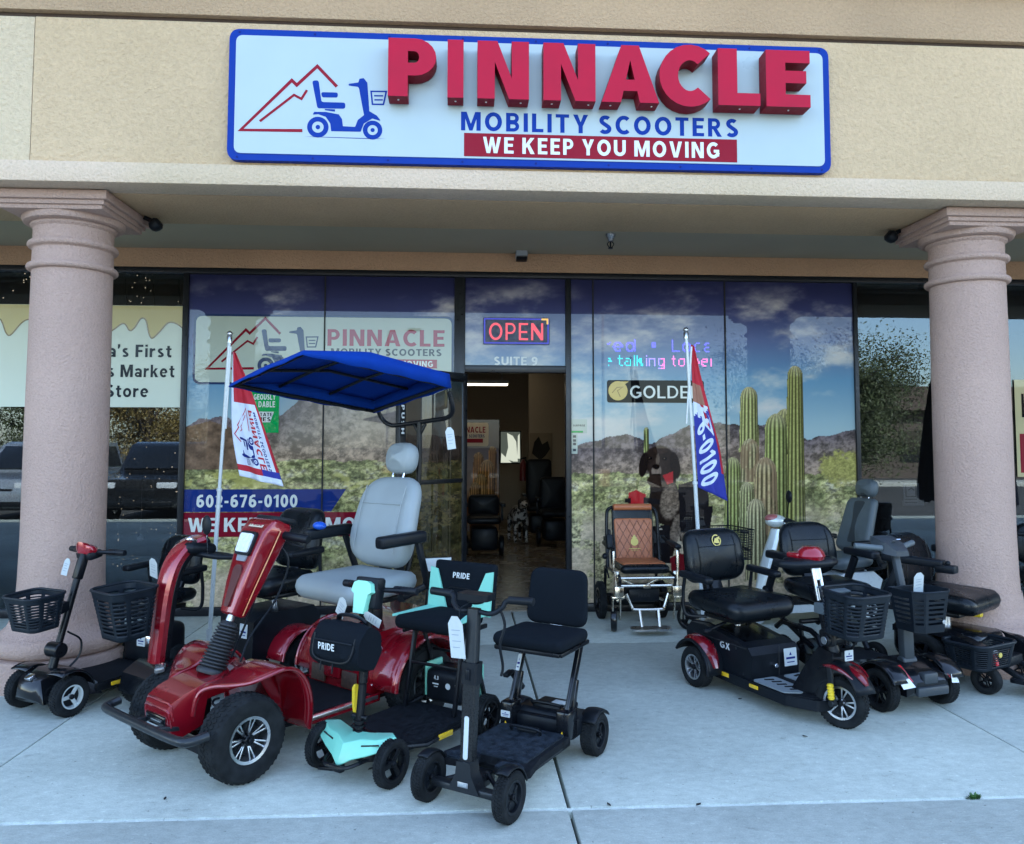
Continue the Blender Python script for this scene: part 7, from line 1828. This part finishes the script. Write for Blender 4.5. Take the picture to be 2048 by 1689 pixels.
flag("flag", "red white and blue flag with large white phone digits on the right pole", base, pt_, [(1383, 694), (1373, 848)],
     [(1382, 690), (1384, 760), (1388, 840), (1392, 900), (1396, 975)], [(1388, 692), (1404, 765), (1424, 838), (1442, 905), (1456, 1003)], zr, .022,
     [("flag_lettering", M_fwhite, [[(.58 + .42 * a - .12 * b_, .12 + .62 * b_) for a, b_ in p] for p in text_polys("6-0100", 0, 1, 0, 1)]), ("flag_emblem", M_fwhite, [roundpoly([(.40, .42), (.53, .46), (.60, .84), (.47, .84)], .02, 3)]), ("flag_emblem", M_fred, [[(.44, .56), (.53, .60), (.55, .72), (.46, .68)]])])

# ================================================================== small board standing behind the teal scooter
q = at_plane(874, 1180, -1.6)
sb = thing("sandwich_board", "black and white board leaning behind the teal scooter's backrest", "board", (q.x, -1.6, 0), 14)
b = MB(); b.box((0, 0, .60), (.2, .02, .22), (6, 0, 0), .004); b.build("board_panel", M_gloss, sb)
b = MB(); b.box((0, -.014, .66), (.19, .006, .09), (6, 0, 0), .002); b.build("board_header", M_whitep, sb)
b = MB(); b.bar((-.06, .02, .5), (-.08, .14, 0), .02, .02); b.bar((.06, .02, .5), (.08, .14, 0), .02, .02); b.bar((-.06, 0, .5), (-.08, -.1, 0), .02, .02); b.bar((.06, 0, .5), (.08, -.1, 0), .02, .02); b.build("board_legs", M_steel, sb)
# ================================================================== dog inside the shop
def skin_body(name, verts, edges, radii, m, parent, root=0, sub=2):
    me = bpy.data.meshes.new(name); me.from_pydata(verts, edges, [])
    o = bpy.data.objects.new(name, me); COL.objects.link(o)
    if parent: o.parent = parent
    md = o.modifiers.new("skin", 'SKIN')
    if not me.skin_vertices: me.skin_vertices.new(name="")
    for i, r in enumerate(radii):
        sv = me.skin_vertices[0].data[i]; sv.radius = r if isinstance(r, tuple) else (r, r); sv.use_root = (i == root)
    sm = o.modifiers.new("sub", 'SUBSURF'); sm.levels = sub; sm.render_levels = sub
    md.use_smooth_shade = True
    me.materials.append(m)
    return o
def spotted():
    m = mat("dog_coat", (.55, .52, .48), .7, rvar=0)
    n = m.node_tree.nodes; l = m.node_tree.links
    tc = n.new("ShaderNodeTexCoord"); nz = n.new("ShaderNodeTexNoise"); nz.inputs["Scale"].default_value = 16; nz.inputs["Detail"].default_value = 3
    l.new(tc.outputs["Object"], nz.inputs["Vector"])
    r = n.new("ShaderNodeValToRGB"); r.color_ramp.elements[0].position = .5; r.color_ramp.elements[0].color = (.5, .48, .45, 1); r.color_ramp.elements[1].position = .54; r.color_ramp.elements[1].color = (.02, .016, .014, 1)
    l.new(nz.outputs["Fac"], r.inputs[0]); l.new(r.outputs[0], n["Principled BSDF"].inputs["Base Color"])
    return m
q = at_plane(1035, 1075, 5.0)
dg = thing("dog", "black and white spotted dog standing on the floor inside the shop", "dog", (wx(1036, 1000, 5.0), 5.0, .008), -82)
V_ = [(-.26, 0, .46), (-.08, 0, .46), (.12, 0, .45), (.24, 0, .48), (.33, 0, .58), (.40, 0, .64), (.50, 0, .615), (.56, 0, .60),          # spine, chest, neck, head, muzzle
      (.22, .075, .34), (.21, .085, .2), (.20, .085, .08), (.235, .085, .025), (.22, -.075, .34), (.21, -.085, .2), (.20, -.085, .08), (.235, -.085, .025),
      (-.24, .075, .34), (-.19, .085, .24), (-.28, .085, .15), (-.265, .085, .06), (-.23, .085, .022), (-.24, -.075, .34), (-.19, -.085, .24), (-.28, -.085, .15), (-.265, -.085, .06), (-.23, -.085, .022),
      (-.38, 0, .46), (-.5, .02, .36)]
E_ = [(0, 1), (1, 2), (2, 3), (3, 4), (4, 5), (5, 6), (6, 7), (2, 8), (8, 9), (9, 10), (10, 11), (2, 12), (12, 13), (13, 14), (14, 15), (0, 16), (16, 17), (17, 18), (18, 19), (19, 20), (0, 21), (21, 22), (22, 23), (23, 24), (24, 25), (0, 26), (26, 27)]
R_ = [(.095, .1), (.09, .095), (.11, .13), (.1, .12), .07, .075, .045, .032, .05, .032, .024, .026, .05, .032, .024, .026, .06, .04, .025, .022, .026, .06, .04, .025, .022, .026, .025, .012]
skin_body("body", V_, E_, R_, spotted(), dg, 1)
M_dogdark = mat("dog_dark_coat", (.02, .015, .012), .6)
for s_ in (-1, 1):
    b = MB(); b.ball((.39, .072 * s_, .61), .05, 12, (.5, .3, 1.3)); b.build("ear", M_dogdark, dg)
    b = MB(); b.ball((.455, .038 * s_, .665), .011, 8); b.build("eye", M_black, dg)
b = MB(); b.ball((.588, 0, .612), .018, 10); b.build("nose", M_black, dg)
b = MB(); b.ball((.415, 0, .655), .078, 16, (.9, .95, .85)); b.build("face_mask", M_dogdark, dg)

# ================================================================== neighbours' windows
nb = thing("window_banner", "cream and pale blue market banner with a dripping top edge in the left neighbour's window", "banner", (0, 0, 0))
bX = lambda px: wx(px, 720, -.004); bZ = lambda py: wz(290, py, -.004)
XL, XR = wx(-260, 700, -.004), bX(366)
flat("banner_face", I_banner, [[(XL, bZ(815)), (XR, bZ(815)), (XR, bZ(612)), (XL, bZ(612))]], 0, nb)
drip = []; cr = []
pts = spline([(-40, 650), (-5, 640), (10, 668), (20, 673), (40, 650), (55, 642), (80, 645), (120, 668), (160, 650), (200, 672), (222, 663), (245, 648), (258, 662), (268, 656), (280, 638), (290, 642), (297, 668), (304, 677), (318, 664), (335, 646), (352, 648), (366, 658)], 5)
flat("banner_drip", I_bcream, [[(bX(p.x), bZ(p.y)) for p in (a, c)] + [(bX(c.x), bZ(612.5)), (bX(a.x), bZ(612.5))] for a, c in zip(pts[:-1], pts[1:])], 1, nb)
flat("drip_outline", ink("ink_brown", S(120, 100, 60)), _strip([(bX(p.x), bZ(p.y)) for p in pts], .012), 2, nb)
flat("banner_lettering", I_btext, text_polys("a's First", bX(216), bX(343), bZ(715), bZ(690)) + text_polys("s Market", bX(217), bX(350), bZ(755), bZ(730)) + text_polys("Store", bX(214), bX(299), bZ(795), bZ(770)), 2, nb)
lm = lampmat("fairy_bulb", (1, .86, .6), .5)
tr = thing("fairy_lights", "string of tiny warm fairy lights inside the dark left window", "string lights", (0, 0, 0))
b = MB(); rnd = random.Random(11)
cord = []
for k in range(64):
    px = rnd.uniform(205, 358); py = rnd.choice([rnd.uniform(550, 608), rnd.uniform(840, 1140), rnd.uniform(930, 1140), rnd.uniform(930, 1140), rnd.uniform(930, 1140)])
    if px < 225 and py > 620: px += 30
    q = at_plane(px, py, .25 + rnd.uniform(-.08, .08)); b.ball(q, rnd.uniform(.003, .0045), 6)
for k in range(8):
    q = at_plane(rnd.uniform(0, 66), rnd.uniform(545, 608), .25); b.ball(q, .005, 6)
b.build("bulbs", lm, tr)
b = MB()
for x in (-3.35, -3.1, -2.85, -2.62): b.tube(spline([(x, .25, 3.0), (x + .05, .27, 2.2), (x - .04, .24, 1.3), (x + .03, .26, .5)], 6), .0025, 5)
b.build("cord", M_black, tr)
for (px, py, r, l) in ((247, 958, .026, "white ball ornament hanging in the left window, higher of two"), (281, 1077, .026, "white ball ornament hanging in the left window, lower of two")):
    q = at_plane(px, py, .18)
    o = thing("ornament", l, "ornament", q, 0, "ball ornaments in the left window")
    b = MB(); b.ball((0, 0, 0), r, 20); b.build("ball", mat("ornament_white", (.75, .76, .74), .3), o)
    b = MB(); b.cyl((0, 0, r * .9), (0, 0, r * 1.3), r * .25, 8); b.tube([(0, 0, r * 1.2), (0, 0, .5)], .001, 4); b.build("hanger", M_alu, o)
# cards in the right window
for (px0, px1, py0, py1, lab, Y) in ((1801, 1843, 967, 1012, "white framed card standing in the right neighbour's window", .12),):
    a0, a1 = at_plane(px0, py1, Y), at_plane(px1, py0, Y)
    o = thing("window_card", lab, "card", ((a0.x + a1.x) / 2, Y, (a0.z + a1.z) / 2))
    hw_, hh = (a1.x - a0.x) / 2, (a1.z - a0.z) / 2
    b = MB(); b.box((-.0, 0, 0), (2 * hw_ * .72, .01, 2 * hh), bev=.002); b.box((.03, .02, -hh * .75), (2 * hw_, .01, hh * .5), bev=.002); b.build("card_sheet", mat("card_white", (.8, .8, .76), .6), o)  # plain white card colour
    b = MB(); put(b, _strip([(-hw_ * .5, -.02), (hw_ * .4, -.02), (hw_ * .4, hh * .85), (-hw_ * .5, hh * .85)], .008, True) + [[(-hw_ * .6, -hh * .45 - q), (hw_ * .5, -hh * .45 - q), (hw_ * .5, -hh * .38 - q), (-hw_ * .6, -hh * .38 - q)] for q in (0, .03)] + _strip([(-.03, .04), (.0, .06), (.03, .04)], .012), lambda u, v, l: (u, -.0065 - l, v)); b.build("card_print", M_dark, o, smooth=False)
ps = thing("window_poster", "red and cream poster in the window right of the right column", "poster", (0, 0, 0))
pX = lambda px: wx(px, 800, -.004); pZ = lambda py: wz(2040, py, -.004)
flat("poster_sheet", I_cream, [[(pX(2029), pZ(954)), (pX(2110), pZ(954)), (pX(2110), pZ(760)), (pX(2029), pZ(760))]], 0, ps)
flat("poster_red_field", I_red, [[(pX(2036), pZ(946)), (pX(2104), pZ(946)), (pX(2104), pZ(868)), (pX(2036), pZ(868))]], 1, ps)
flat("poster_lettering", I_black, text_polys("H", pX(2042), pX(2060), pZ(835), pZ(788)), 1, ps)
flat("poster_lettering", I_white, text_polys("A", pX(2044), pX(2062), pZ(900), pZ(876)) + text_polys("A", pX(2044), pX(2062), pZ(940), pZ(916)), 2, ps)
# closed black patio umbrella inside the right window
q = wx(1985, 900, -.42)
um = thing("closed_umbrella", "tall dark closed patio umbrella standing behind the right column", "umbrella", (q, -.42, 0))
b = MB(); rg = []
for z, r_ in ((2.16, .012), (2.08, .035), (1.75, .085), (1.4, .125), (1.1, .155), (.96, .16), (.94, .14)):
    rg.append([(r_ * (1 + .16 * math.cos(8 * t)) * math.cos(t), r_ * (1 + .16 * math.cos(8 * t)) * math.sin(t), z + .015 * math.cos(8 * t) * (z < 1)) for t in [6.2832 * k / 48 for k in range(48)]])
b.loft(rg); b.build("canopy", mat("umbrella_cloth", (.006, .006, .009), .9, spec=.1), um)
b = MB(); b.cyl((0, 0, .04), (0, 0, 2.2), .02, 12); b.build("pole", M_black, um)
b = MB(); b.lathe([(.001, .07), (.05, .07), (.2, .05), (.22, .03), (.22, 0), (.001, 0)][::-1], 28); b.build("base", M_black, um)

# ================================================================== the car park opposite (seen in the glass)
def car(x, y, rz, body, label, suv=True, group="parked cars in the lot opposite the shop"):
    c = thing("parked_car", label, "car", (x, y, -.15), rz, group)
    L, W, H = (4.6, 1.86, 1.7) if suv else (4.5, 1.8, 1.42)
    if suv: pf_ = [(2.25, .35), (2.3, .62), (2.2, .92), (1.2, 1.06), (-2.1, 1.08), (-2.28, .9), (-2.3, .4), (-2.2, .3), (2.1, .28)]; cab = [(1.2, 1.05), (.55, 1.62), (.2, H), (-1.7, H - .02), (-2.1, 1.06)]
    else: pf_ = [(2.2, .3), (2.25, .55), (2.1, .75), (1.0, .9), (-1.6, .95), (-2.2, .92), (-2.25, .4), (-2.1, .25), (2.1, .24)]; cab = [(1.0, .89), (.3, 1.36), (-.1, H), (-.9, H - .02), (-1.7, .94)]
    b = MB(); b.sidep(pf_[::-1], W, 0, .07, 3); b.build("car_body", body, c)
    b = MB(); b.sidep(cab[::-1], W * .84, 0, .08, 3); b.build("cabin", body, c)
    b = MB()
    for s_ in (-1, 1): b.sidep([(p[0] * .93 - .03, 1.08 + (p[1] - 1.06) * .82 if suv else .94 + (p[1] - .92) * .82) for p in cab][::-1], .012, s_ * (W * .42 + .004), .004)
    a_, d_ = cab[0], cab[1]
    b.bar((a_[0] - .02, 0, a_[1] + .06), (d_[0] + .03, 0, d_[1] - .03), W * .74, .03, .01, (1, 0, 1))
    a_, d_ = cab[-1], cab[-2]
    b.bar((a_[0] + .02, 0, a_[1] + .1), (d_[0] - .02, 0, d_[1] - .1), W * .72, .03, .01, (-1, 0, 1))
    b.build("windows", M_carglass, c)
    for s_ in (-1, 1):
        b = MB(); b.box((2.2, .62 * s_, .78), (.12, .42, .16), bev=.03); b.build("headlight", M_headl, c)
        for xx in (1.4, -1.4):
            b = MB(); b.lathe([(.2, -.1), (.33, -.1), (.35, -.07), (.35, .07), (.33, .1), (.2, .1)], 28, TM(xx, s_ * (W / 2 - .1), .35) @ E3(90, 0, 0), True); b.k = 1
            b.lathe([(.001, -.06), (.2, -.08), (.2, .08), (.001, .06)], 20, TM(xx, s_ * (W / 2 - .1), .35) @ E3(90, 0, 0)); b.build("car_wheel", [M_rubber0, M_alu], c)
    b = MB(); b.box((2.24, 0, .66), (.08, .8, .14), bev=.02); b.box((2.24, 0, .42), (.08, 1.5, .12), bev=.03); b.build("grille", M_black, c)
M_carglass = mat("car_glass", (.01, .012, .014), .06, spec=.8); M_headl = mat("headlight_glass", (.6, .62, .64), .1, coat=1)
M_rubber0 = mat("car_tyre", (.02, .02, .02), .8)
cp = lambda n, c: mat(n, c, .3, .2, 1.0)
car(-6.7, -11.95, 90, cp("paint_black", (.012, .013, .015)), "black suv parked nose to the shop, nearest in the lot")
car(-9.55, -12.0, 90, cp("paint_silver", (.25, .28, .32)), "grey suv parked left of the black one in the lot")
car(-8.6, -18.5, 88, cp("paint_red", (.25, .012, .015)), "red sedan parked a row behind in the lot", False)
car(-12.4, -11.9, 90, cp("paint_navy", (.02, .03, .06)), "navy suv at the far left of the parked row")
car(-12.4, -18.6, 92, cp("paint_white", (.6, .6, .6)), "white sedan parked a row behind beside the red one", False)

M_bark = mat("bark", (.06, .045, .035), .9, var=.3, vs=20, bump=.4, bs=40)
def tree(x, y, h, cr_, seed, leafm, label, n=26000):
    rnd = random.Random(seed)
    t = thing("parking_lot_tree", label, "tree", (x, y, -.15), 0, "trees across the car park")
    b = MB(); tips = []
    tp = spline([(0, 0, 0), (.08, .05, h * .2), (-.05, .1, h * .42), (.1, 0, h * .62)], 4); b.tube(tp, [.17 - .11 * k / len(tp) for k in range(len(tp))], 9)
    for k in range(24):
        a = rnd.uniform(0, 6.28); zz = h * rnd.uniform(.2, .5); r0 = cr_ * rnd.uniform(.35, 1.0)
        e = Vector((math.cos(a) * r0, math.sin(a) * r0, min(h, max(1.3, zz + h * rnd.uniform(-.15, .5)))))
        pp = spline([(0, 0, zz), (e.x * .4, e.y * .4, zz + (e.z - zz) * .55), tuple(e)], 4)
        b.tube(pp, [.06 * (1 - .8 * i / len(pp)) for i in range(len(pp))], 6); tips += [pp[-1], pp[-4], pp[len(pp) // 2]]
    b.build("trunk", M_bark, t)
    g_ = np.random.default_rng(seed); T_ = np.array([tuple(q) for q in tips])
    c = T_[g_.integers(0, len(T_), n)] + g_.normal(0, 1, (n, 3)) * np.array((1, 1, .7)) * cr_ * g_.choice([.10, .17, .24], (n, 1))
    u = g_.normal(0, 1, (n, 3)); u /= np.linalg.norm(u, axis=1)[:, None]; v = np.cross(u, g_.normal(0, 1, (n, 3))); v /= np.linalg.norm(v, axis=1)[:, None]
    s_ = g_.uniform(.03, .065, (n, 1))
    vs = np.stack([c - u * s_, c + v * s_ * .5, c + u * s_, c - v * s_ * .5], 1).reshape(-1, 3)
    me = bpy.data.meshes.new("crown"); q = np.arange(n * 4)
    me.vertices.add(n * 4); me.vertices.foreach_set("co", vs.ravel()); me.loops.add(n * 4); me.loops.foreach_set("vertex_index", q)
    me.polygons.add(n); me.polygons.foreach_set("loop_start", q[::4]); me.polygons.foreach_set("loop_total", np.full(n, 4)); me.update(calc_edges=True)
    me.materials.append(leafm); o = bpy.data.objects.new("crown", me); COL.objects.link(o); o.parent = t
M_leafA = mat("leaf_olive", (.07, .085, .03), .6, var=.5, vs=1.5); M_leafB = mat("leaf_gold", (.2, .14, .04), .6, var=.5, vs=1.2)
tree(-11.5, -23, 5.6, 2.9, 2, M_leafB, "golden leaved tree across the car park")
tree(-16, -24, 6, 3.0, 5, M_leafA, "olive tree left of the golden tree across the car park")
tree(-7.0, -25, 5.8, 2.8, 6, M_leafA, "olive tree behind the golden tree across the car park")
tree(12.2, -19.5, 6.0, 3.3, 7, M_leafA, "dark olive tree near the right end of the car park", 60000)
tree(17, -27, 6, 3, 8, M_leafA, "olive tree far right across the car park")
ob = thing("opposite_building", "low brown building with dark roof at the right side across the car park", "building", (25, -32, -.15))
part("wall", mat("brown_wall", (.10, .075, .06), .9, var=.1), [(-9, 16, -8, 0, 0, 3.4)], parent=ob); 
b = MB(); b.sidep([(-9.5, 3.4), (16.5, 3.4), (14, 4.6), (-7, 4.6)], 9.4, -4, .02); b.build("roof", mat("roof_brown", (.1, .07, .055), .9), ob)
for k in range(5): part("window", M_carglass, [(k * 4.0 - 7, k * 4.0 - 4.6, -.01, .03, .8, 2.4)], parent=ob)
for (x, y) in ((5.5, -24), (-3.5, -30), (-15, -22)):
    t = thing("light_pole", "grey parking lot light pole with arm lamp, %s" % ("right of the three" if x > 0 else "middle of the three" if x > -10 else "left of the three"), "lamp post", (x, y, -.15), 0, "light poles in the car park")
    b = MB(); b.cyl((0, 0, 0), (0, 0, .7), .25, 20); b.build("footing", M_trim, t)
    b = MB(); b.cyl((0, 0, .7), (0, 0, 7), .07, 12, .045); b.bar((0, 0, 6.9), (1.0, 0, 7.0), .05, .05); b.build("pole", M_alu, t)
    b = MB(); b.box((1.2, 0, 7.0), (.6, .3, .12), bev=.03); b.build("lamp_head", M_black, t)
